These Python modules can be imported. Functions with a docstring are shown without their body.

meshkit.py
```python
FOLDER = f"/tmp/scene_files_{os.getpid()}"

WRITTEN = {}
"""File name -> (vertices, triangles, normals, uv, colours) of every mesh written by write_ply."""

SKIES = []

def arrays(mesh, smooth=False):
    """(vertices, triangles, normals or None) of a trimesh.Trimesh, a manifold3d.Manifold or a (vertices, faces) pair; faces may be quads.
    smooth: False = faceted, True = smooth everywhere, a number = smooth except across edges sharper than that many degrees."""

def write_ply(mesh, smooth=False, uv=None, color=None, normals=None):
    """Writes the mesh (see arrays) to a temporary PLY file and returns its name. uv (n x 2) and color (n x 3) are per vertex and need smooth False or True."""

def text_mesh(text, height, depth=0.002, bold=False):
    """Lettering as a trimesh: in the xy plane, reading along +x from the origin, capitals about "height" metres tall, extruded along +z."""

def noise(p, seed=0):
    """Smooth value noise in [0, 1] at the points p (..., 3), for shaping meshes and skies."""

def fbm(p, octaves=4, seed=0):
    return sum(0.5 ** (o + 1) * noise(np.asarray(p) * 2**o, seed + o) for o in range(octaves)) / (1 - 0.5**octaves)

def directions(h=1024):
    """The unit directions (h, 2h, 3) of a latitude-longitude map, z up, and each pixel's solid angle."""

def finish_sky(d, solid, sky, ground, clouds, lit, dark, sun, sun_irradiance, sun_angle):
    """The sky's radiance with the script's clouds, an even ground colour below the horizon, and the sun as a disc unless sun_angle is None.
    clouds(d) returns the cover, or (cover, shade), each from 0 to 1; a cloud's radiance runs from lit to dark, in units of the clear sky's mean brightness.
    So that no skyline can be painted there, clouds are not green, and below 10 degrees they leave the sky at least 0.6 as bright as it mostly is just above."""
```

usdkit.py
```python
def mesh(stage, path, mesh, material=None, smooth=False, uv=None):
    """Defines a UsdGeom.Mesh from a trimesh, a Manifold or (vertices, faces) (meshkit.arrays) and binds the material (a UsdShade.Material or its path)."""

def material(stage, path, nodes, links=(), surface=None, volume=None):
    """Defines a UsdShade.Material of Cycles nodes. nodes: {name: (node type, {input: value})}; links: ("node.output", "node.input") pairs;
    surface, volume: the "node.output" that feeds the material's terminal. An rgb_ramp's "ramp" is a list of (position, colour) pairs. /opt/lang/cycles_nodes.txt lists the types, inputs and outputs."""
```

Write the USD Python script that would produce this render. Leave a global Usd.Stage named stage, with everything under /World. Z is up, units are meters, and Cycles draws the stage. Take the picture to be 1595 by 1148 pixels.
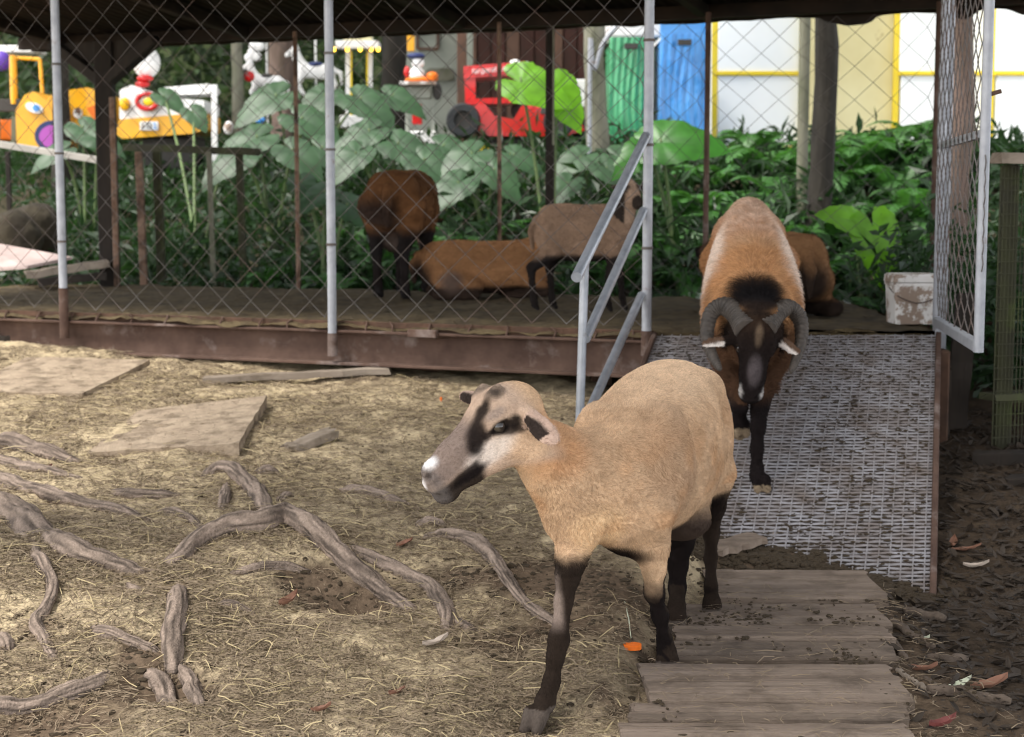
import math, random
import numpy as np
import trimesh
import usdkit, meshkit
from pxr import Usd, UsdGeom, UsdLux, UsdShade, Sdf, Gf, Vt

stage = Usd.Stage.CreateInMemory()
UsdGeom.SetStageUpAxis(stage, UsdGeom.Tokens.z)
UsdGeom.SetStageMetersPerUnit(stage, 1.0)
UsdGeom.Xform.Define(stage, '/World')
UsdGeom.Scope.Define(stage, '/World/Looks')
PI = math.pi

# ---------------------------------------------------------------- camera
CAM_H, PITCH, FPX = 1.25, math.radians(6.02), 2454.0
cam = UsdGeom.Camera.Define(stage, '/World/camera')
cam.AddTranslateOp().Set(Gf.Vec3d(0, 0, CAM_H))
cam.AddRotateXOp().Set(90 - math.degrees(PITCH))
cam.CreateHorizontalApertureAttr(23.4)
cam.CreateVerticalApertureAttr(23.4 * 737 / 1024)
cam.CreateFocalLengthAttr(36.0)
cam.CreateFStopAttr(3.2)
cam.CreateFocusDistanceAttr(4.05)
cam.CreateClippingRangeAttr(Gf.Vec2f(0.05, 2000))
cam.CreateExposureAttr(1.9)

# ---------------------------------------------------------------- sky and sun (bright overcast)
SUN_EL, SUN_AZ = math.radians(58), math.atan2(-0.75, -0.35)      # light from the upper left, a little behind the camera
sun_dir = np.array([math.sin(SUN_AZ) * math.cos(SUN_EL), math.cos(SUN_AZ) * math.cos(SUN_EL), math.sin(SUN_EL)])
usdkit.material(stage, '/World/Looks/sky', {
    'tc': ('texture_coordinate', {}),
    'sky': ('sky_texture', {'sky_type': 'single_scattering', 'sun_disc': False, 'sun_elevation': SUN_EL, 'sun_rotation': SUN_AZ}),
    'n': ('noise_texture', {'scale': 2.2, 'detail': 5.0, 'roughness': 0.55}),
    'r': ('rgb_ramp', {'ramp': [(0.30, (0.72, 0.72, 0.72)), (0.65, (0.97, 0.97, 0.97))]}),
    'bw': ('rgb_to_bw', {}),
    'cc': ('combine_color', {'color_type': 'rgb'}),
    'tint': ('mix_color', {'blend_type': 'multiply', 'fac': 1.0, 'b': (1.14, 1.13, 1.12), 'use_clamp': False}),
    'm': ('mix_color', {'blend_type': 'mix', 'use_clamp': False}),
    'bg': ('background_shader', {'strength': 0.145})},
    [('tc.generated', 'n.vector'), ('n.fac', 'r.fac'), ('r.color', 'm.fac'), ('sky.color', 'bw.color'), ('bw.val', 'cc.r'), ('bw.val', 'cc.g'), ('bw.val', 'cc.b'),
     ('cc.color', 'tint.a'), ('sky.color', 'm.a'), ('tint.result', 'm.b'), ('m.result', 'bg.color')], surface='bg.background')
dome = UsdLux.DomeLight.Define(stage, '/World/sky')
UsdShade.MaterialBindingAPI.Apply(dome.GetPrim()).Bind(UsdShade.Material.Get(stage, '/World/Looks/sky'))
sun = UsdLux.DistantLight.Define(stage, '/World/sun')
sun.CreateIntensityAttr(0.40)
sun.CreateAngleAttr(16.0)
sun.CreateColorAttr(Gf.Vec3f(1.0, 0.95, 0.87))
sun.GetPrim().CreateAttribute('inputs:normalize', Sdf.ValueTypeNames.Bool).Set(True)
zc = sun_dir / np.linalg.norm(sun_dir)
xc = np.cross([0, 0, 1.0], zc); xc /= np.linalg.norm(xc)
yc = np.cross(zc, xc)
sun.AddTransformOp().Set(Gf.Matrix4d(*xc, 0, *yc, 0, *zc, 0, 0, 0, 0, 1))

# ---------------------------------------------------------------- helpers
def V(*a): return np.array(a, float)
def unit(v):
    v = np.asarray(v, float); return v / max(np.linalg.norm(v), 1e-12)
def sstep(a, b, x):
    t = np.clip((np.asarray(x, float) - a) / (b - a), 0, 1); return t * t * (3 - 2 * t)
def ray(px, py):
    u, v = (px - 797.5) / FPX, (574.0 - py) / FPX
    return V(u, math.cos(PITCH) + v * math.sin(PITCH), -math.sin(PITCH) + v * math.cos(PITCH))
def at(px, py, Y):
    """The place at distance Y that was measured at px, py in the photograph."""
    d = ray(px, py); return V(0, 0, CAM_H) + d * (Y / d[1])
def atz(px, py, z):
    d = ray(px, py); return V(0, 0, CAM_H) + d * ((z - CAM_H) / d[2])

def zpen(x, y):
    x, y = np.asarray(x, float), np.asarray(y, float)
    left = np.where(y < 3.7, 0.05 * (y - 3.7), 0.11 * (np.minimum(y, 8.4) - 3.7))
    right = np.where(y < 5.2, 0.0, 0.14 * (np.minimum(y, 8.4) - 5.2))
    s = sstep(0.25, 0.95, x)
    return left * (1 - s) + right * s
HUMPS = []      # (x, y, height, radius): mounds and hollows of the pen
def zg(x, y):
    x, y = np.asarray(x, float), np.asarray(y, float)
    z = zpen(x, y)
    for hx, hy, hh, hr in HUMPS:
        z = z + hh * np.exp(-((x - hx) ** 2 + (y - hy) ** 2) / hr ** 2)
    t = y - 9.35 + 0.409 * (x - 1.84)
    back = 0.42 + 1.14 * sstep(-0.1, 4.6, t)
    w = sstep(-1.2, 0.0, t)
    z = z * (1 - w) + back * w
    return z + 2.5 * sstep(30, 90, y) + 0.6 * sstep(8, 40, np.abs(x))
def gnd(px, py):
    y = 4.5
    lo, hi = 2.5, 14.0
    d = ray(px, py)
    for _ in range(40):
        m = (lo + hi) / 2; p = V(0, 0, CAM_H) + d * (m / d[1])
        if p[2] > zg(p[0], p[1]): lo = m
        else: hi = m
    return V(0, 0, CAM_H) + d * (lo / d[1])

used = {}
def numbered(parent, name):
    k = (parent, name); n = used.get(k, -1) + 1; used[k] = n
    return name if n == 0 else f'{name}_{n:03d}'
def tag(p, label=None, cat=None, group=None, kind=None):
    for k, v in (('label', label), ('category', cat), ('group', group), ('kind', kind)):
        if v: p.SetCustomDataByKey(k, v)
    return p
class Thing:
    def __init__(self, name, label, cat, base=(0, 0, 0), group=None, kind=None):
        self.path = '/World/' + numbered('/World', name); self.base = np.asarray(base, float)
        x = UsdGeom.Xform.Define(stage, self.path); x.AddTranslateOp().Set(Gf.Vec3d(*map(float, self.base)))
        self.prim = tag(x.GetPrim(), label, cat, group, kind)
def build(mb, name, mat, parent=None, smooth=False, label=None, cat=None, group=None, kind=None, colors=None):
    """One Mesh prim. parent: a Thing, or (Thing, path of a part)."""
    if isinstance(mb, MB): v, f = mb.arrays()
    else: v, f = mb
    v = np.asarray(v, float); f = np.asarray(f, int)
    if parent is None: pp, base = '/World', V(0, 0, 0)
    elif isinstance(parent, Thing): pp, base = parent.path, parent.base
    else: pp, base = parent[1], parent[0].base
    path = pp + '/' + numbered(pp, name)
    m = usdkit.mesh(stage, path, (v - base, f), LOOKS[mat] if isinstance(mat, str) else mat, smooth)
    if colors is not None:
        UsdGeom.PrimvarsAPI(m).CreatePrimvar('col', Sdf.ValueTypeNames.Color3fArray, 'vertex').Set(Vt.Vec3fArray.FromNumpy(np.asarray(colors, np.float32)))
    tag(m.GetPrim(), label, cat, group, kind)
    return path
def copy_of(src, name, loc, rotz, label, cat, group=None, scale=1.0):
    path = '/World/' + numbered('/World', name)
    x = UsdGeom.Xform.Define(stage, path)
    x.AddTranslateOp().Set(Gf.Vec3d(*map(float, loc))); x.AddRotateZOp().Set(math.degrees(rotz)); x.AddScaleOp().Set(Gf.Vec3f(scale, scale, scale))
    p = x.GetPrim(); p.GetReferences().AddInternalReference(src); p.SetInstanceable(True)
    return tag(p, label, cat, group)

def frame_of(d, up=(0, 0, 1)):
    d = unit(d); up = np.asarray(up, float)
    if abs(np.dot(d, unit(up))) > 0.98: up = V(0, 1, 0) if abs(d[1]) < 0.9 else V(1, 0, 0)
    s = unit(np.cross(d, up)); return d, s, np.cross(s, d)
def spline(P, n):
    """Catmull-Rom through P (any columns), n points."""
    P = np.asarray(P, float)
    if len(P) < 3: t = np.linspace(0, 1, n)[:, None]; return P[0] * (1 - t) + P[-1] * t
    Q = np.vstack([2 * P[0] - P[1], P, 2 * P[-1] - P[-2]]); out = []
    for u in np.linspace(0, len(P) - 1 - 1e-9, n):
        i = int(u); t = u - i; a, b, c, d = Q[i:i + 4]
        out.append(0.5 * ((2 * b) + (c - a) * t + (2 * a - 5 * b + 4 * c - d) * t * t + (3 * b - a - 3 * c + d) * t ** 3))
    return np.array(out)
class MB:
    def __init__(self): self.v, self.f, self.n = [], [], 0
    def add(self, v, f):
        v = np.asarray(v, float); f = np.asarray(f, int)
        if f.shape[1] == 4: f = np.vstack([f[:, [0, 1, 2]], f[:, [0, 2, 3]]])
        self.v.append(v); self.f.append(f + self.n); self.n += len(v); return self
    def arrays(self): return np.vstack(self.v), np.vstack(self.f)
    def box(self, c, size, R=None, ch=None):
        """Box with chamfered edges; R: rows are the box's axes."""
        h = np.asarray(size, float) / 2; ch = min(h) * 0.18 if ch is None else ch
        pts = []
        for sx in (-1, 1):
            for sy in (-1, 1):
                for sz in (-1, 1):
                    s = V(sx, sy, sz)
                    if ch <= 0: pts.append(s * h); continue
                    for k in range(3):
                        q = s * h; q = q - s * ch; q[k] += s[k] * ch; pts.append(q)
        key = (len(pts),)
        m = trimesh.convex.convex_hull(np.array(pts) + 0.0)
        v = m.vertices
        if R is not None: v = v @ np.asarray(R)
        return self.add(v + np.asarray(c, float), m.faces)
    def beam(self, p0, p1, w, h, up=(0, 0, 1), ch=None):
        """Bar from p0 to p1, w wide (sideways) and h high (along up)."""
        p0, p1 = np.asarray(p0, float), np.asarray(p1, float)
        d, s, u = frame_of(p1 - p0, up)
        return self.box((p0 + p1) / 2, (np.linalg.norm(p1 - p0), w, h), np.array([d, s, u]), ch)
    def tube(self, P, r, n=8, cap=True, ring=None, squash=None):
        P = np.asarray(P, float); m = len(P); r = np.broadcast_to(np.asarray(r, float), (m,))
        T = np.gradient(P, axis=0); T /= np.maximum(np.linalg.norm(T, axis=1, keepdims=True), 1e-9)
        a = V(0, 0, 1) if abs(T[0][2]) < 0.9 else V(1, 0, 0)
        s = unit(np.cross(T[0], a)); th = np.arange(n) / n * 2 * PI; rows = []
        for i in range(m):
            s = unit(s - T[i] * np.dot(s, T[i])); u = np.cross(T[i], s)
            k = 1.0 if ring is None else ring[i][:, None]
            rows.append(P[i] + r[i] * k * (np.cos(th)[:, None] * s + np.sin(th)[:, None] * u))
        v = np.vstack(rows); i = np.arange(m - 1)[:, None] * n; j = np.arange(n)[None]; k = (j + 1) % n
        f = np.stack([i + j, i + k, i + n + k, i + n + j], -1).reshape(-1, 4)
        f = np.vstack([f[:, [0, 1, 2]], f[:, [0, 2, 3]]])
        if cap:
            c0, c1 = len(v), len(v) + 1; v = np.vstack([v, P[0], P[-1]]); j = np.arange(n); k = (j + 1) % n; o = (m - 1) * n
            f = np.vstack([f, np.stack([k, j, np.full(n, c0)], 1), np.stack([o + j, o + k, np.full(n, c1)], 1)])
        return self.add(v, f)
    def ball(self, c, r, sub=2, R=None):
        m = trimesh.creation.icosphere(sub); v = m.vertices * np.asarray(r, float)
        if R is not None: v = v @ np.asarray(R)
        return self.add(v + np.asarray(c, float), m.faces)
    def prism(self, poly, c, ax, ay, depth):
        """A polygon (n x 2) in the plane through c spanned by ax, ay, extruded by depth along ax x ay."""
        from shapely.geometry import Polygon
        pg = Polygon(poly); pg = pg if pg.is_valid else pg.buffer(0)
        if pg.geom_type != 'Polygon': pg = max(pg.geoms, key=lambda g: g.area)
        m = trimesh.creation.extrude_polygon(pg, depth, engine='earcut')
        ax, ay = unit(ax), unit(ay); az = np.cross(ax, ay)
        return self.add(np.asarray(c, float) + m.vertices[:, :1] * ax + m.vertices[:, 1:2] * ay + m.vertices[:, 2:] * az, m.faces)
    def mesh(self, m, c, ax, ay, s=1.0):
        ax, ay = unit(ax), unit(ay); az = np.cross(ax, ay); v = m.vertices * s
        return self.add(np.asarray(c, float) + v[:, :1] * ax + v[:, 1:2] * ay + v[:, 2:] * az, m.faces)
def rounded(poly, r):
    from shapely.geometry import Polygon
    p = Polygon(poly).buffer(-r).buffer(r, quad_segs=5); return np.array(p.exterior.coords)[:-1]
def plank(p0, p1, w, t, up=(0, 0, 1), seed=0, rag=0.01, seg=8, warp=0.004, cracks=0, side=1.0):
    """A weathered plank: lengthwise strips with sunk cracks, ragged ends, slightly warped."""
    rg = np.random.default_rng(seed); p0, p1 = np.asarray(p0, float), np.asarray(p1, float)
    d, s, u = frame_of(p1 - p0, up); L = np.linalg.norm(p1 - p0); prof = [(-.5, -.5), (-.5, .36), (-.46, .5)]
    for c in sorted(rg.uniform(-.38, .38, cracks)):
        if c - prof[-1][0] > .1: prof += [(c - .022, .5), (c, -.05), (c + .022, .5)]
    if cracks == 0: prof += [(-.15, .53), (.15, .47)]
    prof += [(.46, .5), (.5, .36), (.5, -.5)]; rows = []
    wob = rg.normal(0, warp, (seg + 1,)); sw = rg.normal(0, warp * side, (seg + 1,))
    for i in range(seg + 1):
        fade = math.sin(PI * min(1, i / seg * 1.6 + .12)) if cracks else 1
        for a, b in prof:
            x = L * i / seg
            if i in (0, seg): x += rg.uniform(-rag, rag)
            if b == -.05: b = .5 - .55 * max(0, fade)
            rows.append(p0 + d * x + s * (a * w + sw[i] + rg.normal(0, warp * .15)) + u * (b * t + wob[i] * .5 + (rg.normal(0, warp * .2) if b > .4 else 0)))
    v = np.array(rows); n = len(prof); f = []
    for i in range(seg):
        for j in range(n):
            k = (j + 1) % n; f.append((i * n + j, i * n + k, (i + 1) * n + k, (i + 1) * n + j))
    f = np.array(f); f = np.vstack([f[:, [0, 2, 1]], f[:, [0, 3, 2]]])
    for o, rev in ((0, False), (seg * n, True)):
        e = np.array([(o, o + j, o + j + 1) for j in range(1, n - 1)]); f = np.vstack([f, e[:, ::-1] if rev else e])
    return v, f

# ---------------------------------------------------------------- materials
LOOKS = {}
def look(name, c1, c2=None, scale=6, rough=0.8, bump=0.0, bscale=None, metallic=0.0, spec=0.3, c3=None, s3=2.0, t3=(0.5, 0.62), stretch=(1, 1, 1), detail=5, coat=0.0, rand=0.0):
    """Two tones mixed by noise, an optional third in patches, optional relief."""
    c2 = c2 or tuple(0.7 * c for c in c1)
    N = {'geo': ('geometry', {}), 'map': ('mapping', {'scale': stretch}),
         'n': ('noise_texture', {'scale': scale, 'detail': detail, 'roughness': 0.6}),
         'r': ('rgb_ramp', {'ramp': [(0.32, c1), (0.68, c2)]}),
         'p': ('principled_bsdf', {'roughness': rough, 'metallic': metallic, 'specular_ior_level': spec, 'coat_weight': coat})}
    Lk = [('geo.position', 'map.vector'), ('map.vector', 'n.vector'), ('n.fac', 'r.fac')]
    out = 'r.color'
    if c3:
        N['n3'] = ('noise_texture', {'scale': s3, 'detail': 6.0, 'roughness': 0.65}); N['r3'] = ('rgb_ramp', {'ramp': [(t3[0], (0, 0, 0)), (t3[1], (1, 1, 1))]})
        N['m3'] = ('mix_color', {'blend_type': 'mix', 'b': c3})
        Lk += [('geo.position', 'n3.vector'), ('n3.fac', 'r3.fac'), ('r3.color', 'm3.fac'), (out, 'm3.a')]; out = 'm3.result'
    if rand:
        N['oi'] = ('object_info', {}); N['mr'] = ('map_range', {'to_min': 1 - rand, 'to_max': 1 + rand}); N['cc'] = ('combine_color', {}); N['mm'] = ('mix_color', {'blend_type': 'multiply', 'fac': 1.0, 'use_clamp': False})
        N['oi'] = ('geometry', {})
        Lk += [('oi.random_per_island', 'mr.value'), ('mr.result', 'cc.r'), ('mr.result', 'cc.g'), ('mr.result', 'cc.b'), (out, 'mm.a'), ('cc.color', 'mm.b')]; out = 'mm.result'
    Lk.append((out, 'p.base_color'))
    if bump:
        N['nb'] = ('noise_texture', {'scale': bscale or scale * 4, 'detail': 6.0, 'roughness': 0.65}); N['b'] = ('bump', {'strength': 1.0, 'distance': bump})
        Lk += [('map.vector', 'nb.vector'), ('nb.fac', 'b.height'), ('b.normal', 'p.normal')]
    LOOKS[name] = usdkit.material(stage, '/World/Looks/' + name, N, Lk, surface='p.BSDF'); return LOOKS[name]
def vlook(name, rough=0.85, nscale=120, namp=0.25, bump=0.0, bscale=200, stretch=(1, 1, 1), spec=0.2, sheen=0.0):
    """Base colour from the mesh's own 'col' primvar with fine grain."""
    N = {'at': ('attribute', {'attribute': 'col'}), 'geo': ('geometry', {}), 'map': ('mapping', {'scale': stretch}),
         'n': ('noise_texture', {'scale': nscale, 'detail': 4.0, 'roughness': 0.6}),
         'mr': ('map_range', {'from_min': 0.25, 'from_max': 0.75, 'to_min': 1 - namp, 'to_max': 1 + namp}), 'cc': ('combine_color', {}),
         'm': ('mix_color', {'blend_type': 'multiply', 'fac': 1.0, 'use_clamp': False}),
         'p': ('principled_bsdf', {'roughness': rough, 'specular_ior_level': spec, 'sheen_weight': sheen})}
    Lk = [('geo.position', 'map.vector'), ('map.vector', 'n.vector'), ('n.fac', 'mr.value'), ('mr.result', 'cc.r'), ('mr.result', 'cc.g'), ('mr.result', 'cc.b'), ('at.color', 'm.a'), ('cc.color', 'm.b'), ('m.result', 'p.base_color')]
    if bump:
        N['nb'] = ('noise_texture', {'scale': bscale, 'detail': 4.0}); N['b'] = ('bump', {'strength': 1.0, 'distance': bump})
        Lk += [('map.vector', 'nb.vector'), ('nb.fac', 'b.height'), ('b.normal', 'p.normal')]
    LOOKS[name] = usdkit.material(stage, '/World/Looks/' + name, N, Lk, surface='p.BSDF')
def leaf_look(name, ramp, rough=0.45, trans=0.35, island=True, tl=1.3):
    N = {'g': ('geometry', {}), 'o': ('object_info', {}), 'r': ('rgb_ramp', {'ramp': ramp}), 'n': ('noise_texture', {'scale': 9.0, 'detail': 3.0}),
         'mr': ('map_range', {'from_min': 0.3, 'from_max': 0.7, 'to_min': 0.75, 'to_max': 1.25}), 'cc': ('combine_color', {}), 'm': ('mix_color', {'blend_type': 'multiply', 'fac': 1.0, 'use_clamp': False}),
         'p': ('principled_bsdf', {'roughness': rough, 'specular_ior_level': 0.5}), 'lt': ('mix_color', {'blend_type': 'multiply', 'fac': 1.0, 'b': (tl, tl * 1.05, tl * .6), 'use_clamp': False}),
         't': ('translucent_bsdf', {}), 'mix': ('mix_closure', {'fac': trans})}
    Lk = [('g.random_per_island' if island else 'o.random', 'r.fac'), ('g.position', 'n.vector'), ('n.fac', 'mr.value'), ('mr.result', 'cc.r'), ('mr.result', 'cc.g'), ('mr.result', 'cc.b'), ('r.color', 'm.a'), ('cc.color', 'm.b'),
          ('m.result', 'p.base_color'), ('m.result', 'lt.a'), ('lt.result', 't.color'), ('p.BSDF', 'mix.closure1'), ('t.BSDF', 'mix.closure2')]
    LOOKS[name] = usdkit.material(stage, '/World/Looks/' + name, N, Lk, surface='mix.closure')
def island_look(name, ramp, rough=0.8, spec=0.3, trans=0.0):
    N = {'g': ('geometry', {}), 'r': ('rgb_ramp', {'ramp': ramp}), 'p': ('principled_bsdf', {'roughness': rough, 'specular_ior_level': spec})}
    LOOKS[name] = usdkit.material(stage, '/World/Looks/' + name, N, [('g.random_per_island', 'r.fac'), ('r.color', 'p.base_color')], surface='p.BSDF')

vlook('soil', rough=0.95, nscale=45, namp=0.35, bump=0.006, bscale=70, spec=0.1)
vlook('coat', rough=0.85, nscale=160, namp=0.22, bump=0.0015, bscale=260, spec=0.05)
vlook('bark_skin', rough=0.88, nscale=90, namp=0.3, bump=0.006, bscale=160, spec=0.15)
look('rust', (0.05, 0.027, 0.019), (0.10, 0.06, 0.044), 7, 0.85, 0.004, 40, c3=(0.19, 0.15, 0.135), s3=5, t3=(0.55, 0.72))
look('rust_dark', (0.045, 0.026, 0.018), (0.09, 0.048, 0.03), 9, 0.9, 0.003, 50)
look('rust_orange', (0.12, 0.06, 0.035), (0.22, 0.15, 0.11), 9, 0.85, 0.003, 60, c3=(0.04, 0.024, 0.016), s3=7, t3=(0.5, 0.65))
look('galvanised', (0.33, 0.34, 0.37), (0.24, 0.25, 0.275), 14, 0.5, 0.0006, 90, metallic=0.35, spec=0.5, c3=(0.16, 0.10, 0.07), s3=9, t3=(0.62, 0.74))
look('pipe_steel', (0.36, 0.38, 0.42), (0.24, 0.26, 0.29), 12, 0.38, metallic=0.6, spec=0.5, c3=(0.15, 0.13, 0.11), s3=16, t3=(0.62, 0.75))
look('wire', (0.13, 0.122, 0.118), (0.065, 0.052, 0.045), 5, 0.6, metallic=0.3, c3=(0.10, 0.06, 0.045), s3=3, t3=(0.5, 0.7))
look('wire_dark', (0.10, 0.09, 0.085), (0.055, 0.045, 0.04), 5, 0.7, metallic=0.2)
look('dark_wood', (0.013, 0.010, 0.008), (0.026, 0.019, 0.014), 8, 0.85, 0.004, 60, stretch=(1, 1, 0.15))
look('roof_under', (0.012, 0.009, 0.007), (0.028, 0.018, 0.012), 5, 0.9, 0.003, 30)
look('mossy_wood', (0.028, 0.026, 0.018), (0.042, 0.044, 0.02), 7, 0.9, 0.005, 50, c3=(0.055, 0.068, 0.022), s3=5, t3=(0.55, 0.7))
look('grey_wood', (0.26, 0.215, 0.17), (0.17, 0.135, 0.105), 6, 0.85, 0.004, 60, stretch=(0.35, 1, 1), c3=(0.11, 0.085, 0.06), s3=6, t3=(0.52, 0.7))
look('plank_wood', (0.235, 0.182, 0.142), (0.135, 0.10, 0.076), 9, 0.85, 0.010, 40, stretch=(0.09, 1.8, 1.8), c3=(0.085, 0.062, 0.044), s3=7, t3=(0.48, 0.72))
look('plank_wood_dark', (0.19, 0.146, 0.112), (0.105, 0.078, 0.058), 9, 0.88, 0.010, 40, stretch=(0.09, 1.8, 1.8), c3=(0.055, 0.04, 0.03), s3=7, t3=(0.48, 0.72))
look('ply', (0.36, 0.285, 0.205), (0.25, 0.19, 0.135), 14, 0.9, 0.006, 90, c3=(0.11, 0.08, 0.052), s3=9, t3=(0.48, 0.68))
look('dung_floor', (0.058, 0.04, 0.02), (0.105, 0.078, 0.039), 14, 0.95, 0.012, 30, c3=(0.042, 0.029, 0.016), s3=6, t3=(0.5, 0.65))
look('ramp_back', (0.05, 0.038, 0.032), (0.095, 0.072, 0.06), 11, 0.9, 0.006, 40)
look('ramp_wire', (0.30, 0.29, 0.305), (0.20, 0.185, 0.188), 14, 0.55, 0.001, 200, metallic=0.1, spec=0.4, c3=(0.14, 0.108, 0.09), s3=7, t3=(0.42, 0.75))
look('root_bark', (0.19, 0.15, 0.125), (0.065, 0.048, 0.04), 48, 0.85, 0.016, 130, c3=(0.26, 0.215, 0.18), s3=14, t3=(0.52, 0.72))
look('bark_dark', (0.014, 0.012, 0.010), (0.032, 0.028, 0.022), 9, 0.95, 0.01, 40, stretch=(1, 1, 0.3))
look('bark_brown', (0.17, 0.12, 0.10), (0.10, 0.072, 0.055), 12, 0.95, 0.01, 40, stretch=(1, 1, 0.25))
look('bark_pale', (0.20, 0.19, 0.15), (0.11, 0.115, 0.075), 8, 0.95, 0.01, 40, stretch=(1, 1, 0.3))
look('stick', (0.12, 0.09, 0.068), (0.065, 0.048, 0.036), 20, 0.9, 0.004, 80)
look('horn', (0.062, 0.05, 0.042), (0.022, 0.018, 0.015), 25, 0.55, 0.002, 150)
look('black_skin', (0.012, 0.011, 0.011), (0.02, 0.018, 0.017), 40, 0.4)
look('eye', (0.008, 0.006, 0.005), (0.012, 0.009, 0.007), 10, 0.06, spec=0.8)
look('white_dirty', (0.70, 0.68, 0.66), (0.58, 0.55, 0.53), 8, 0.5, 0.001, 60, c3=(0.27, 0.20, 0.155), s3=11, t3=(0.5, 0.56))
look('white_panel', (0.86, 0.88, 0.88), (0.83, 0.86, 0.87), 3, 0.5)
look('yellow_paint', (0.75, 0.58, 0.02), (0.68, 0.50, 0.02), 4, 0.4, coat=0.2)
look('cream_panel', (0.68, 0.62, 0.36), (0.60, 0.53, 0.28), 2, 0.6, c3=(0.20, 0.13, 0.06), s3=2.6, t3=(0.66, 0.74))
look('green_plastic', (0.05, 0.30, 0.13), (0.07, 0.36, 0.17), 3, 0.3, 0.03, 4, coat=0.5)
look('blue_plastic', (0.04, 0.23, 0.62), (0.07, 0.30, 0.68), 3, 0.3, 0.03, 4, coat=0.5)
look('white_paint', (0.78, 0.78, 0.77), (0.70, 0.69, 0.67), 5, 0.4)
look('red_paint', (0.52, 0.015, 0.015), (0.44, 0.012, 0.012), 4, 0.3, coat=0.4)
look('black_rubber', (0.014, 0.015, 0.017), (0.028, 0.03, 0.032), 6, 0.5)
look('orange_ride', (0.72, 0.38, 0.01), (0.66, 0.30, 0.01), 4, 0.35, coat=0.3)
look('orange_paint', (0.70, 0.17, 0.015), (0.62, 0.13, 0.01), 4, 0.4)
look('purple_paint', (0.42, 0.10, 0.42), (0.34, 0.07, 0.36), 5, 0.45)
look('violet_paint', (0.13, 0.06, 0.40), (0.10, 0.05, 0.33), 5, 0.45)
look('navy_paint', (0.02, 0.03, 0.10), (0.03, 0.045, 0.13), 5, 0.45)
look('dark_grey', (0.04, 0.038, 0.036), (0.06, 0.055, 0.05), 6, 0.7)
look('brown_paint', (0.13, 0.07, 0.045), (0.09, 0.05, 0.035), 5, 0.7)
look('grey_wall', (0.33, 0.35, 0.30), (0.25, 0.27, 0.23), 3, 0.85, 0.003, 20)
look('maroon_wall', (0.06, 0.022, 0.016), (0.035, 0.018, 0.013), 4, 0.85)
look('pink_board', (0.42, 0.33, 0.31), (0.30, 0.23, 0.21), 4, 0.8)
look('stone_moss', (0.022, 0.017, 0.012), (0.042, 0.034, 0.02), 6, 0.95, 0.02, 12)
look('carrot', (0.75, 0.16, 0.015), (0.62, 0.12, 0.01), 20, 0.5)
look('leaf_brown', (0.19, 0.09, 0.057), (0.12, 0.06, 0.038), 14, 0.7)
look('leaf_pale', (0.36, 0.30, 0.25), (0.27, 0.22, 0.18), 14, 0.7)
look('leaf_greenish', (0.50, 0.52, 0.42), (0.40, 0.42, 0.30), 14, 0.7)
look('leaf_red', (0.15, 0.04, 0.035), (0.10, 0.035, 0.03), 14, 0.7)
look('paving', (0.34, 0.32, 0.29), (0.25, 0.235, 0.21), 3, 0.9, 0.003, 30)
LOOKS['bulb'] = usdkit.material(stage, '/World/Looks/bulb', {'e': ('emission', {'color': (1.0, 0.55, 0.05), 'strength': 1.6})}, surface='e.emission')
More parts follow.
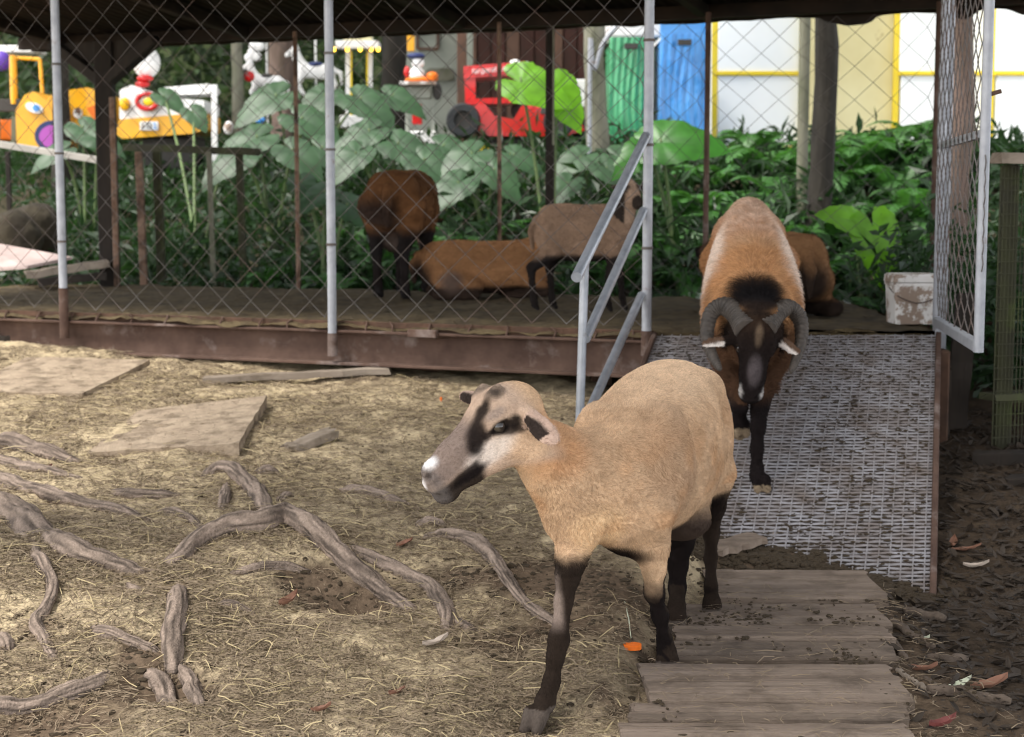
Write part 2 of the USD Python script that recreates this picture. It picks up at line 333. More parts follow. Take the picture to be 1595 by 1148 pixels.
island_look('straw', [(0.0, (0.18, 0.135, 0.088)), (0.2, (0.32, 0.253, 0.160)), (0.5, (0.46, 0.378, 0.242)), (0.8, (0.60, 0.51, 0.345)), (0.92, (0.70, 0.61, 0.43)), (0.97, (0.64, 0.52, 0.2)), (1.0, (0.24, 0.22, 0.10))], 0.7)
island_look('straw_pale', [(0.0, (0.34, 0.27, 0.15)), (0.5, (0.52, 0.43, 0.26)), (0.85, (0.68, 0.59, 0.41)), (1.0, (0.62, 0.50, 0.15))], 0.65)
island_look('straw_dirty', [(0.0, (0.05, 0.036, 0.018)), (0.6, (0.12, 0.09, 0.045)), (1.0, (0.24, 0.185, 0.10))], 0.8)
island_look('litter', [(0.0, (0.03, 0.021, 0.014)), (0.4, (0.065, 0.042, 0.029)), (0.7, (0.12, 0.08, 0.056)), (0.88, (0.24, 0.17, 0.125)), (0.96, (0.33, 0.27, 0.21)), (1.0, (0.16, 0.16, 0.07))], 0.7)
island_look('dung', [(0.0, (0.04, 0.028, 0.016)), (0.6, (0.085, 0.06, 0.034)), (1.0, (0.15, 0.11, 0.06))], 0.95)
leaf_look('taro', [(0.0, (0.03, 0.075, 0.028)), (0.5, (0.06, 0.118, 0.052)), (1.0, (0.115, 0.175, 0.10))], 0.5, 0.25, island=True)
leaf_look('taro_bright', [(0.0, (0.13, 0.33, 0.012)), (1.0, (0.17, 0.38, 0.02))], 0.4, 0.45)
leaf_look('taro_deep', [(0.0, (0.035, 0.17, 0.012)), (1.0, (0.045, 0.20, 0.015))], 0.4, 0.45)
leaf_look('fern', [(0.0, (0.05, 0.15, 0.03)), (0.6, (0.09, 0.22, 0.06)), (1.0, (0.20, 0.30, 0.16))], 0.45, 0.3)
leaf_look('under', [(0.0, (0.018, 0.045, 0.014)), (0.35, (0.05, 0.13, 0.035)), (0.7, (0.105, 0.24, 0.06)), (1.0, (0.22, 0.33, 0.16))], 0.45, 0.3)
leaf_look('far_leaf', [(0.0, (0.035, 0.065, 0.022)), (0.5, (0.07, 0.115, 0.04)), (1.0, (0.13, 0.17, 0.075))], 0.5, 0.3)
LOOKS['stem'] = look('stem', (0.10, 0.15, 0.05), (0.07, 0.10, 0.04), 8, 0.6)
# ================================================================ the ground
DARK = [(545, 925, .17, 1.0), (470, 905, .10, .8), (255, 1055, .13, 1.0), (330, 1075, .08, .6), (215, 1020, .08, .7), (30, 850, .10, .9), (40, 1130, .22, 1.0), (60, 985, .09, .7), (860, 905, .16, 1.0), (935, 925, .18, 1.0), (1010, 1000, .13, .8), (870, 985, .12, .8), (770, 1010, .14, .8), (960, 1090, .16, .7), (720, 905, .09, .6), (600, 700, .2, .3), (780, 640, .25, .6), (600, 1130, .16, .5), (330, 850, .06, .5), (400, 800, .06, .6), (120, 820, .08, .6), (560, 600, .3, .5), (1150, 850, .2, .9)]
DARKW = [(*gnd(px, py)[:2], r, s_) for px, py, r, s_ in DARK]
for k, dep in ((0, -.085), (1, -.03), (2, -.075), (5, -.04), (6, -.05)): HUMPS.append((DARKW[k][0], DARKW[k][1], dep, DARKW[k][2] * .85))
_g = gnd(440, 860); HUMPS.append((_g[0], _g[1], .05, .28)); _g = gnd(80, 880); HUMPS.append((_g[0], _g[1], .07, .36)); _g = gnd(235, 960); HUMPS.append((_g[0], _g[1], .05, .2))
HUMPS += [ (.84, 5.42, .012, .2), (1.4, 5.15, -.045, .3), (-.1, 4.9, .03, .3), (.12, 4.45, .025, .18), (-1.25, 3.85, -.04, .2), (-.55, 4.15, .03, .25)]
P0, P1, P2 = V(.615, 7.0, 0), V(-.844, 7.6, 0), V(-2.30, 8.19, 0)          # feet of the front fence posts
PD = unit(P2 - P0); PN = V(-PD[1], PD[0], 0); PN = PN if PN[1] > 0 else -PN     # along the platform to the left, and towards its back
PZ = 0.68                                                                      # platform floor
def fine(x, y):
    p = np.stack([np.asarray(x), np.asarray(y), np.zeros_like(np.asarray(x))], -1)
    return (meshkit.fbm(p * 3.1, 3, 5) - .5) * .05 + (meshkit.fbm(p * 13, 3, 9) - .5) * .028
def axis(a, b, step, far):
    lo, hi = list(np.arange(a, b + step / 2, step)), []
    s, x = step, lo[-1]
    while x < far: s *= 1.16; x += s; hi.append(x)
    s, x, low = step, lo[0], []
    while x > -far: s *= 1.16; x -= s; low.append(x)
    return np.array(low[::-1] + lo + hi)
gx = axis(-2.6, 2.7, .024, 150)
gy = axis(3.3, 8.4, .024, 150); gy = gy[gy > -30]
X, Y = np.meshgrid(gx, gy); nearpen = sstep(3.2, 2.4, np.abs(X - .1)) * sstep(9.2, 8.4, Y)
Z = zg(X, Y) + fine(X, Y) * nearpen
Z = Z + (meshkit.fbm(np.stack([X, Y, 0 * X], -1) * .35, 3, 3) - .5) * .25 * sstep(9.5, 12, Y)
FEET = [at(833, 1143, 3.72), at(1040, 1062, 4.12), at(1053, 1003, 4.52)]
for h_ in FEET: w_ = np.exp(-((X - h_[0]) ** 2 + (Y - h_[1] + .02) ** 2) / .085 ** 2); w_ = np.minimum(1, w_ * 1.6); Z = Z * (1 - w_) + (h_[2] - .004) * w_
LE = [(1128, 880), (1085, 930), (1050, 985), (1012, 1035), (990, 1090), (968, 1148), (940, 1215)]; RE = [(1362, 880), (1366, 930), (1385, 985), (1398, 1035), (1408, 1090), (1415, 1125), (1440, 1215)]
def on_walk(x, y, m=0.0):
    """Whether the plan point lies under the plank path (m: margin in metres)."""
    ys_ = [atz(a_, b_, .02)[1] for a_, b_ in LE][::-1]; xl = np.interp(y, ys_, [atz(a_, b_, .02)[0] for a_, b_ in LE][::-1]); xr = np.interp(y, ys_, [atz(a_, b_, .02)[0] for a_, b_ in RE][::-1])
    return sstep(xl - .10 - m, xl - .0 - m, x) * sstep(xr + .10 + m, xr + m, x) * sstep(5.32, 5.18, y)
w_ = on_walk(X, Y); Z = Z * (1 - w_) + (-.008 + .35 * fine(X, Y)) * w_
def ground_z(x, y):
    from scipy.ndimage import map_coordinates
    i = np.interp(y, gy, np.arange(len(gy))); j = np.interp(x, gx, np.arange(len(gx)))
    return map_coordinates(Z, [np.atleast_1d(i), np.atleast_1d(j)], order=1)
def straw_amount(x, y):
    """1 where straw covers the soil, 0 on bare soil."""
    p = np.stack([x, y, 0 * x], -1)
    a = .95 + (meshkit.fbm(p * 1.7, 4, 21) - .5) * .9
    a = a * (1 - sstep(.55, .95, x)) + .12 * sstep(.55, .95, x)
    for hx, hy, r, s in DARKW:
        a = a - s * np.exp(-((x - hx) ** 2 + (y - hy) ** 2) / r ** 2)
    a = a * (1 - .45 * sstep(6.6, 7.4, y + .409 * (x - .6)))
    return np.clip(a, 0, 1)
sa = straw_amount(X, Y); nn = meshkit.fbm(np.stack([X, Y, 0 * X], -1) * 22, 3, 31)[..., None]
straw_c, dirt_c, black_c = V(.385, .31, .20), V(.10, .071, .048), V(.055, .042, .032)
base = dirt_c * (.65 + .7 * nn); base = base * (1 - sstep(.95, 1.35, X)[..., None] * .55) 
col = base + (straw_c * (.7 + .6 * nn) - base) * sstep(.25, .8, sa + (nn[..., 0] - .5) * .6)[..., None]
bank = sstep(9.0, 9.8, Y + .409 * (X - 1.84))[..., None]
col = col * (1 - bank) + V(.055, .048, .03) * bank
plat = sstep(15.2, 16, Y + .3 * X)[..., None]; col = col * (1 - plat) + V(.19, .18, .155) * plat
v = np.stack([X, Y, Z], -1).reshape(-1, 3); nxx = len(gx)
i, j = np.meshgrid(np.arange(len(gy) - 1), np.arange(nxx - 1), indexing='ij'); q = (i * nxx + j).ravel()
F4 = np.stack([q, q + 1, q + nxx + 1, q + nxx], 1)
build((v, np.vstack([F4[:, [0, 1, 2]], F4[:, [0, 2, 3]]])), 'ground', 'soil', smooth=True, kind='structure', label='ground of straw over brown soil rising to a planted bank', cat='ground', colors=col.reshape(-1, 3))

# ================================================================ raised platform of the animal house
def along(s, n, z): return V(P0[0], P0[1], 0) + PD * s + PN * n + V(0, 0, z)      # s metres to the left of the right front post, n metres back
XR = 1.90                                                                            # right end of the platform
pl = Thing('goat_platform', 'long raised animal platform with dung covered floor and rusty steel front beam', 'platform', along(0, 0, 0))
DEP = 2.42
def slab(poly, z0, z1):
    from shapely.geometry import Polygon
    m = trimesh.creation.extrude_polygon(Polygon(poly), z1 - z0, engine='earcut'); m.apply_translation((0, 0, z0)); return m
fr0 = along(0, 0, 0)[:2]; far = along(5.2, 0, 0)[:2]; farb = along(5.2, DEP, 0)[:2]
backr = along(0, DEP, 0)[:2] + (-PD[:2]) * (XR - along(0, DEP, 0)[0]) / abs(PD[0])
front_right = V(XR, 6.99)
poly = np.array([far, fr0 + PD[:2] * -.03, [P0[0] + .04, 6.99], front_right, backr, farb])
m = slab(poly, PZ - .055, PZ - .012); mb = MB().add(m.vertices, m.faces); build(mb, 'floor_deck', 'rust_dark', pl)
# the dung and soil that cover the floor: an uneven sheet with a ragged front lip
from shapely.geometry import Polygon, Point
rgs = np.random.default_rng(3); S, N_ = np.meshgrid(np.linspace(-1.45, 5.2, 190), np.linspace(-.03, DEP, 60))
W = fr0[None, None] + PD[:2] * S[..., None] + PN[:2] * N_[..., None]
pw = np.stack([W[..., 0], W[..., 1], 0 * S], -1)
zt = PZ + (meshkit.fbm(pw * 4, 3, 2) - .5) * .035 + (meshkit.fbm(pw * 22, 3, 4) - .5) * .022
W[..., 1] = np.where(S < 0, np.maximum(W[..., 1], 6.985), W[..., 1]); W[..., 0] = np.minimum(W[..., 0], XR)
lip = (N_ < .0) & (S > -.02); zt[lip] -= .02 + .02 * meshkit.noise(pw[lip] * 12)
W[lip] += PN[:2] * ((meshkit.noise(pw[lip] * 9, 3) - .6) * .05)[..., None]
zt[0][S[0] <= -.02] -= .02
v = np.stack([W[..., 0], W[..., 1], zt], -1).reshape(-1, 3); a, b = S.shape
i, j = np.meshgrid(np.arange(a - 1), np.arange(b - 1), indexing='ij'); q = (i * b + j).ravel()
build((v, np.stack([q, q + b, q + b + 1, q + 1], 1)[:, [0, 3, 2, 1]][:, ::-1]), 'dung_layer', 'dung_floor', pl, smooth=True)
L0, L1 = -.02, 5.2
mb = MB(); mb.beam(along(L0, .015, .558), along(L1, .015, .558), .012, .15, ch=.002); build(mb, 'beam_web', 'rust_orange' if False else 'rust', pl)
mb = MB(); mb.beam(along(L0, -.012, .478), along(L1, -.012, .478), .075, .014, ch=.003); build(mb, 'beam_flange', 'rust', pl)
mb = MB(); mb.beam(along(L0, -.008, .634), along(L1, -.008, .634), .07, .012, ch=.003); build(mb, 'beam_flange', 'rust', pl)
mb = MB(); mb.beam(along(L0, -.004, .668), along(L1, -.004, .668), .012, .028, ch=.002); build(mb, 'edge_angle', 'rust_dark', pl)
rg = np.random.default_rng(11)
for k in range(26):                                       # stubs of bar welded between the angle and the beam
    s = .1 + k * .19 + rg.uniform(-.04, .04); mb = MB()
    mb.tube([along(s, -.035, .638), along(s + rg.uniform(-.01, .01), -.022, .664), along(s + rg.uniform(-.02, .02), -.016, .684)], .005, 6); build(mb, 'edge_stub', 'rust', pl)
mb = MB(); mb.beam(along(1.02, -.055, .6385), along(1.17, -.05, .6385), .03, .035); build(mb, 'clamp', 'rust', pl)
for s in (-1.2, .35, 1.75, 3.1, 4.5):
    for n in (.35, DEP - .15):
        mb = MB(); p = along(s, n, 0); mb.beam((p[0], p[1], zpen(p[0], p[1]) - .2), (p[0], p[1], .61), .1, .1, up=(0, 1, 0)); build(mb, 'leg', 'rust_dark', pl)
mb = MB(); mb.beam(along(L0, DEP - .02, .6), along(L1, DEP - .02, .6), .05, .1); build(mb, 'back_beam', 'rust_dark', pl)
mb = MB(); mb.beam(V(XR - .03, 6.99, .575), V(XR - .03, backr[1], .575), .06, .08); build(mb, 'side_beam', 'rust_dark', pl)
mb = MB(); mb.beam(V(P0[0] + .02, 6.975, .635), V(XR, 6.975, .635), .014, .045); build(mb, 'ramp_ledge', 'rust_dark', pl)
for k, (y, zc_) in enumerate(((7.15, .3), (7.75, .3), (8.35, .34))):
    mb = MB(); mb.add(*plank((XR + .012, y - .29, zc_ + .01 * k), (XR + .012, y + .29, zc_), .46, .03, up=(1, 0, 0), seed=k)); build(mb, 'side_board', 'dark_wood', pl)

# ================================================================ ramp
rp = Thing('ramp', 'steep woven steel mesh ramp leading up to the platform, dirt caked', 'ramp', (0.9, 6.2, .3))
RD = unit(V(-.268, -1, -.404)); RL = 2.0 * math.sqrt(1 + .268 ** 2 + .404 ** 2); RTL = V(.645, 6.968, .665); RW = 1.235; RX = V(1, 0, 0); RNrm = unit(np.cross(RX, -RD) * -1); RNrm = RNrm if RNrm[2] > 0 else -RNrm
def rpt(a, t, n=0): return RTL + RX * a + RD * t + RNrm * n
mb = MB(); v = np.array([rpt(0, 0, -.016), rpt(RW, 0, -.016), rpt(RW, RL, -.016), rpt(0, RL, -.016)]); v2 = v - RNrm * .012
mb.add(np.vstack([v, v2]), [(0, 3, 2, 1), (4, 5, 6, 7), (0, 1, 5, 4), (1, 2, 6, 5), (2, 3, 7, 6), (3, 0, 4, 7)]); build(mb, 'backing_sheet', 'ramp_back', rp)
NV, NH = 30, int(RL / .0235); pv = RW / NV; rg = np.random.default_rng(5)
mb = MB()
for k in range(NV):
    a = (k + .5) * pv; t = np.linspace(0, RL, NH * 2 // 4); jit = meshkit.noise(np.stack([t * 3, 0 * t + k, 0 * t], -1), 8) * .006
    mb.tube([rpt(a + jj, tt, .001) for tt, jj in zip(t, jit)], .0030, 5)
build(mb, 'lengthwise_bars', 'ramp_wire', rp, kind='stuff')
mb = MB()
for r in range(NH):
    t = (r + .5) * RL / NH; nseg = NV * 4; a = np.linspace(0, RW, nseg + 1)
    n = .0012 * np.tanh(2.2 * np.cos((a / pv - .5) * PI)) * (1 if r % 2 else -1)
    dip = (meshkit.noise(np.stack([a * 3, 0 * a + t * 4, 0 * a], -1), 4) - .5) * .012
    sx = np.sin(a * 5 + r) * .0015; hw, th = .0060, .0014; rows = []
    for aa, nn_, dd, ss in zip(a, n, dip, sx):
        for e, hgt in ((-hw, -th), (-hw * .7, th), (hw * .7, th), (hw, -th)): rows.append(rpt(aa, t + e + ss, nn_ + hgt + dd * .35))
    v = np.array(rows); f = []
    for k in range(nseg):
        for j in range(4): f.append((k * 4 + j, k * 4 + (j + 1) % 4, k * 4 + 4 + (j + 1) % 4, k * 4 + 4 + j))
    mb.add(v, np.array(f)[:, ::-1])
build(mb, 'woven_bars', 'ramp_wire', rp, kind='stuff')
for a in (-.012, RW + .012):
    mb = MB(); mb.beam(rpt(a, 0, -.02), rpt(a, RL, -.02), .022, .075, up=RNrm, ch=.004); build(mb, 'side_rail', 'rust', rp)
for t in (.12, 1.0, 1.75):
    mb = MB(); mb.beam(rpt(0, t, -.055), rpt(RW, t, -.055), .05, .05, up=RNrm); build(mb, 'cross_bearer', 'rust_dark', rp)
mb = MB(); rg = np.random.default_rng(8); n = 0
while n < 1900:                                              # dirt trodden into the weave
    a, t = rg.uniform(0.02, RW - .02), RL * rg.beta(1.2, 1.0)
    if meshkit.fbm(V(a * 3.2, t * 2.4, 1), 3, 6) + .10 * (t / RL) < .50 + rg.uniform(-.04, .13): continue
    n += 1; r = rg.uniform(.002, .0075); 
    mb.ball(rpt(a, t, .004), (r * rg.uniform(.8, 2.2), r, r * .5), 0, np.array([unit(V(rg.normal(), rg.normal(), 0)), V(0, 0, 0), RNrm]) if False else None)
build(mb, 'trodden_dirt', 'dung', rp, kind='stuff')

# ================================================================ chain link fences
def chain(a, b, z0, z1, w=.084, h=.078, r=.0021, seed=0, sides=4, wob=.012, skip=None):
    """Woven wire between the plan points a and b: every wire a zigzag that hooks its neighbours."""
    a, b = np.asarray(a, float)[:2], np.asarray(b, float)[:2]; L = np.linalg.norm(b - a); d = (b - a) / L; nrm = V(-d[1], d[0]); mb = MB()
    K = int((z1 - z0) / h)
    for i in range(int(L / w) + 1):
        k = np.arange(K + 1); s = i * w + (w / 2) * np.where((k + i) % 2, -1, 1); z = z0 + k * h; off = np.where((k + i) % 2, -1, 1) * r * .8
        q = np.stack([s * 2.3, z * 2.3, 0 * s + seed], -1); ds = (meshkit.noise(q, 1) - .5) * wob * 2; dz = (meshkit.noise(q, 2) - .5) * wob * 2; dn = (meshkit.noise(q * .8, 3) - .5) * wob * 2.5
        s = np.clip(s + ds, 0.01, L - .01)
        P = np.stack([a[0] + d[0] * s + nrm[0] * (dn + off), a[1] + d[1] * s + nrm[1] * (dn + off), z + dz], 1)
        if skip is not None:
            keep = [not skip(ss, zz) for ss, zz in zip(s, z)]
            P = P[np.array(keep)]
            if len(P) < 3: continue
        mb.tube(P, r, sides)
    return mb
fn = Thing('chain_link_fence', 'front chain link fence of galvanised posts along the platform edge', 'fence', along(0, 0, PZ))
P3 = V(*(along(4.72, 0, 0)))
posts = [(P0, .575, 'post'), (P1, .515, 'post'), (P2, .55, 'post'), (P3, .6, 'post')]
TOPZ = 2.62
for k, (p, zb, nm) in enumerate(posts):
    q = V(p[0], p[1], 0) - PN * .052; rr = .0215
    mb = MB(); mb.tube([q + V(0, 0, zb), q + V(0, 0, zb + .3), q + V(0, 0, TOPZ)], rr, 16)
    pt = build(mb, nm, 'galvanised', fn, smooth=40)
    mb = MB(); mb.tube([q + V(0, 0, zb + .0), q + V(0, 0, zb + .11 + .05 * (k == 2) * 3)], rr + .0025, 14); build(mb, 'rust_sleeve', 'rust', (fn, pt))
    if k < 3:
        for z in (1.05, 1.5, 1.95):
            mb = MB(); mb.tube([q + V(0, 0, z - .006) , q + V(0, 0, z + .006)], rr + .004, 12); build(mb, 'tie_wire', 'wire', (fn, pt))
for k, (p, q) in enumerate(((P0, P1), (P1, P2), (P2, P3))):
    mb = chain(p - PN * .03, q - PN * .03, .70, TOPZ - .02, seed=k); build(mb, 'chain_mesh', 'wire', fn)
mb = MB(); mb.beam(V(*P0[:2], TOPZ) - PN * .05, V(*P3[:2], TOPZ) - PN * .05, .04, .04); build(mb, 'top_rail', 'galvanised', fn)
fb = Thing('chain_link_fence', 'back chain link fence of thin rusty posts behind the sheep', 'fence', along(0, DEP, PZ))
bs = lambda s: along(s, DEP + .03, 0)
def back_s(px):      # where along the back line the photograph's column px falls
    u = (px - 797.5) / FPX; o = along(0, DEP + .03, 0); return (u * o[1] - o[0]) / (PD[0] - u * PD[1])
for px, r in ((1098, .017), (778, .014), (465, .015), (1452, .02)):
    p = bs(back_s(px)); mb = MB(); mb.tube([p + V(0, 0, .5), p + V(0, 0, 1.4), p + V(0, 0, 2.36)], r, 10); build(mb, 'post', 'rust_orange' if px in (465, 778) else 'rust', fb, smooth=40)
ends = [back_s(1452), back_s(1098), back_s(778), back_s(465), 5.2]
for k in range(4):
    build(chain(bs(ends[k]), bs(ends[k + 1]), .70, 2.34, w=.105, h=.095, r=.002, seed=20 + k, wob=.016), 'chain_mesh', 'wire_dark', fb)

# ================================================================ roof over the platform
rf = Thing('animal_shelter', 'low dark shelter roof on rusty and timber posts over the platform', 'shelter', along(1.5, 1.2, PZ))
RZ = 2.355
def rooftop(n): return RZ + .02 + (DEP + .45 - n) * .10
s0, s1 = -1.62, 5.6
for k, s in enumerate(np.arange(s0, s1, .8)):                # corrugated sheets, one beside the other
    e = min(s + .82, s1); uu = np.linspace(s, e, 44); nn2 = np.array([-.75, .5, 1.7, DEP + .5]); rows = []
    for n in nn2:
        for u in uu: rows.append(along(u, n, rooftop(n) + .05 + .011 * math.sin(u * 2 * PI / .076) + .004 * (k % 2)))
    v = np.array(rows); nb = len(uu); i, j = np.meshgrid(np.arange(3), np.arange(nb - 1), indexing='ij'); q = (i * nb + j).ravel(); f = np.stack([q, q + 1, q + nb + 1, q + nb], 1)
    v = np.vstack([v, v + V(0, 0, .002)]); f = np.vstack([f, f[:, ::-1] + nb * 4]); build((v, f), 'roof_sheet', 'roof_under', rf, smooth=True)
for k, n in enumerate((-.55, .35, 1.25, DEP + .25)):
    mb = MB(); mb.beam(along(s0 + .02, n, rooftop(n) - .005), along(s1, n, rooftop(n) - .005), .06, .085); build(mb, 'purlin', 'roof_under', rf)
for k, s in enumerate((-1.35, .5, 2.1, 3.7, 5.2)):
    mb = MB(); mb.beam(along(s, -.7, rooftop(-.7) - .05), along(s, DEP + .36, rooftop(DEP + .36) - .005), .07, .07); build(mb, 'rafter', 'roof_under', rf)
# back fascia with a rotten, ragged lower edge
rg = np.random.default_rng(17); top, bot = [], []
for s in np.linspace(s0, s1, 240):
    z = RZ - .0 - .022 * meshkit.fbm(V(s * 6, 0, 0), 4, 3) 
    if s < .1: z -= .035 * max(0, meshkit.noise(V(s * 9, 0, 0), 12) - .6) / .4 * 1.6
    bot.append((s, z)); top.append((s, RZ + .17))
pp = [(s, z) for s, z in bot] + top[::-1]
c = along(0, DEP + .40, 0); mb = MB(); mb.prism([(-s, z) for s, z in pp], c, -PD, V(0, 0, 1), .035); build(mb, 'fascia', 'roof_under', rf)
rear_n = DEP + .12
def backpost(px, w, wx, mat, n=rear_n, z1=2.33, z0=.45, name='post', up=(0, 1, 0), top=None):
    o = along(0, n, 0); u = (px - 797.5) / FPX; s = (u * o[1] - o[0]) / (PD[0] - u * PD[1]); p = along(s, n, 0); mb = MB()
    mb.beam(p + V(0, 0, z0), (p + V(0, 0, z1)) if top is None else top, w, wx, up=up, ch=.006); return build(mb, name, mat, rf), s
backpost(172, .12, .11, 'dark_wood', n=DEP - .18); backpost(182, .035, .035, 'rust_orange', n=DEP - .27, z1=1.95, name='steel_angle')
backpost(856, .055, .055, 'dark_wood', n=DEP + .15); backpost(861, .012, .02, 'bark_pale', n=DEP + .09, z0=1.6, name='batten')
o_ = DEP - .18; u_ = (172 - 797.5) / FPX; o = along(0, o_, 0); s_ = (u_ * o[1] - o[0]) / (PD[0] - u_ * PD[1])
for sg in (-1, 1):
    mb = MB(); mb.beam(along(s_, o_, 2.05), along(s_ + sg * .42, o_, 2.33), .07, .10, up=PN); build(mb, 'brace', 'dark_wood', rf)
    mb = MB(); mb.prism([(0, 0), (.34 * sg, 0), (.02 * sg, -.16), (0, -.2)][::sg], along(s_ - sg * -.06, o_, 2.33), PD, V(0, 0, 1), .05); build(mb, 'bracket', 'dark_wood', rf)
for k in (-1.4,):
    p = along(k, -.3, 0)

# ================================================================ gate, standing open towards the camera
gt = Thing('wire_gate', 'open steel frame gate with chain link mesh beside the ramp', 'gate', (1.9, 6.98, .7))
G0, G1 = V(1.875, 6.94, 0), V(1.695, 5.70, 0); GB, GT = .728, 2.5
gm = lambda t, z: V(*(G0 + (G1 - G0) * t)[:2], z)
def gbar(p, q, r, name): mb = MB(); mb.tube([p, (p + q) / 2, q], r, 14); build(mb, name, 'galvanised', gt, smooth=40)
gbar(gm(0, GB - .02), gm(0, GT), .0185, 'hinge_stile'); gbar(gm(1, GB - .02), gm(1, GT), .0185, 'free_stile')
mb = MB(); mb.beam(gm(0.012, GB), gm(.985, GB), .034, .04); build(mb, 'bottom_rail', 'galvanised', gt)
mb = MB(); mb.beam(gm(.012, 1.497), gm(.985, 1.497), .026, .03); build(mb, 'mid_rail', 'galvanised', gt)
mb = MB(); mb.beam(gm(.012, GT), gm(.985, GT), .034, .04); build(mb, 'top_rail', 'galvanised', gt)
build(chain(gm(.01, 0), gm(.99, 0), GB + .02, GT - .02, w=.062, h=.062, r=.0023, seed=50, wob=.02), 'chain_mesh', 'wire', gt)
mb = MB()
for k in range(7):
    z = 1.0 + k * .06; mb.tube(spline([gm(1.012, z), gm(1.035, z + .03), gm(1.012, z + .06)], 7), .0025, 5)
build(mb, 'lacing_wire', 'wire', gt)
mb = MB(); mb.tube([gm(1.0, 1.63), gm(1.0, 1.635) + V(.05, -.01, .01)], .008, 8); build(mb, 'latch', 'rust', gt)
mb = MB(); mb.beam(V(1.905, 7.0, .5), V(1.905, 7.0, 2.45), .05, .05, up=(0, 1, 0)); build(mb, 'gate_post', 'galvanised', gt)
for z in (.95, 2.1):
    mb = MB(); mb.beam(V(1.875, 6.945, z), V(1.905, 6.99, z), .03, .03); build(mb, 'hinge', 'rust', gt)

# ================================================================ loose pipe handrail on the ramp's left side
hr = Thing('handrail', 'handrail of loose galvanised pipes sloping down the left side of the ramp', 'handrail', (.3, 5.9, .3))
def pipe(p, q, r, name, open_end=False):
    mb = MB(); mb.tube([p, p + (q - p) * .5, q], r, 18, cap=not open_end)
    if open_end:
        d = unit(q - p); mb.tube([q, q - d * .25], r * .86, 18, cap=True)
        _, s, u = frame_of(d); th = np.arange(18) / 18 * 2 * PI; ring = np.cos(th)[:, None] * s + np.sin(th)[:, None] * u
        v = np.vstack([q + ring * r, q + ring * r * .86]); k = np.arange(18); mb.add(v, np.stack([k, (k + 1) % 18, 18 + (k + 1) % 18, 18 + k], 1))
    build(mb, name, 'pipe_steel', hr, smooth=50)
pipe(at(1006, 212, 6.93), at(898, 432, 5.72), .0205, 'upper_rail', True)
pipe(at(1002, 328, 6.93), at(912, 528, 5.92), .0185, 'middle_rail')
pipe(at(999, 460, 6.93), at(918, 640, 6.02), .0185, 'lower_rail')
pp_ = at(909, 420, 5.88); pb = V(pp_[0] - .02, pp_[1], float(ground_z(pp_[0], pp_[1])[0]) - .08)
pipe(pp_ + V(.004, 0, .02), pb, .0165, 'rail_post')
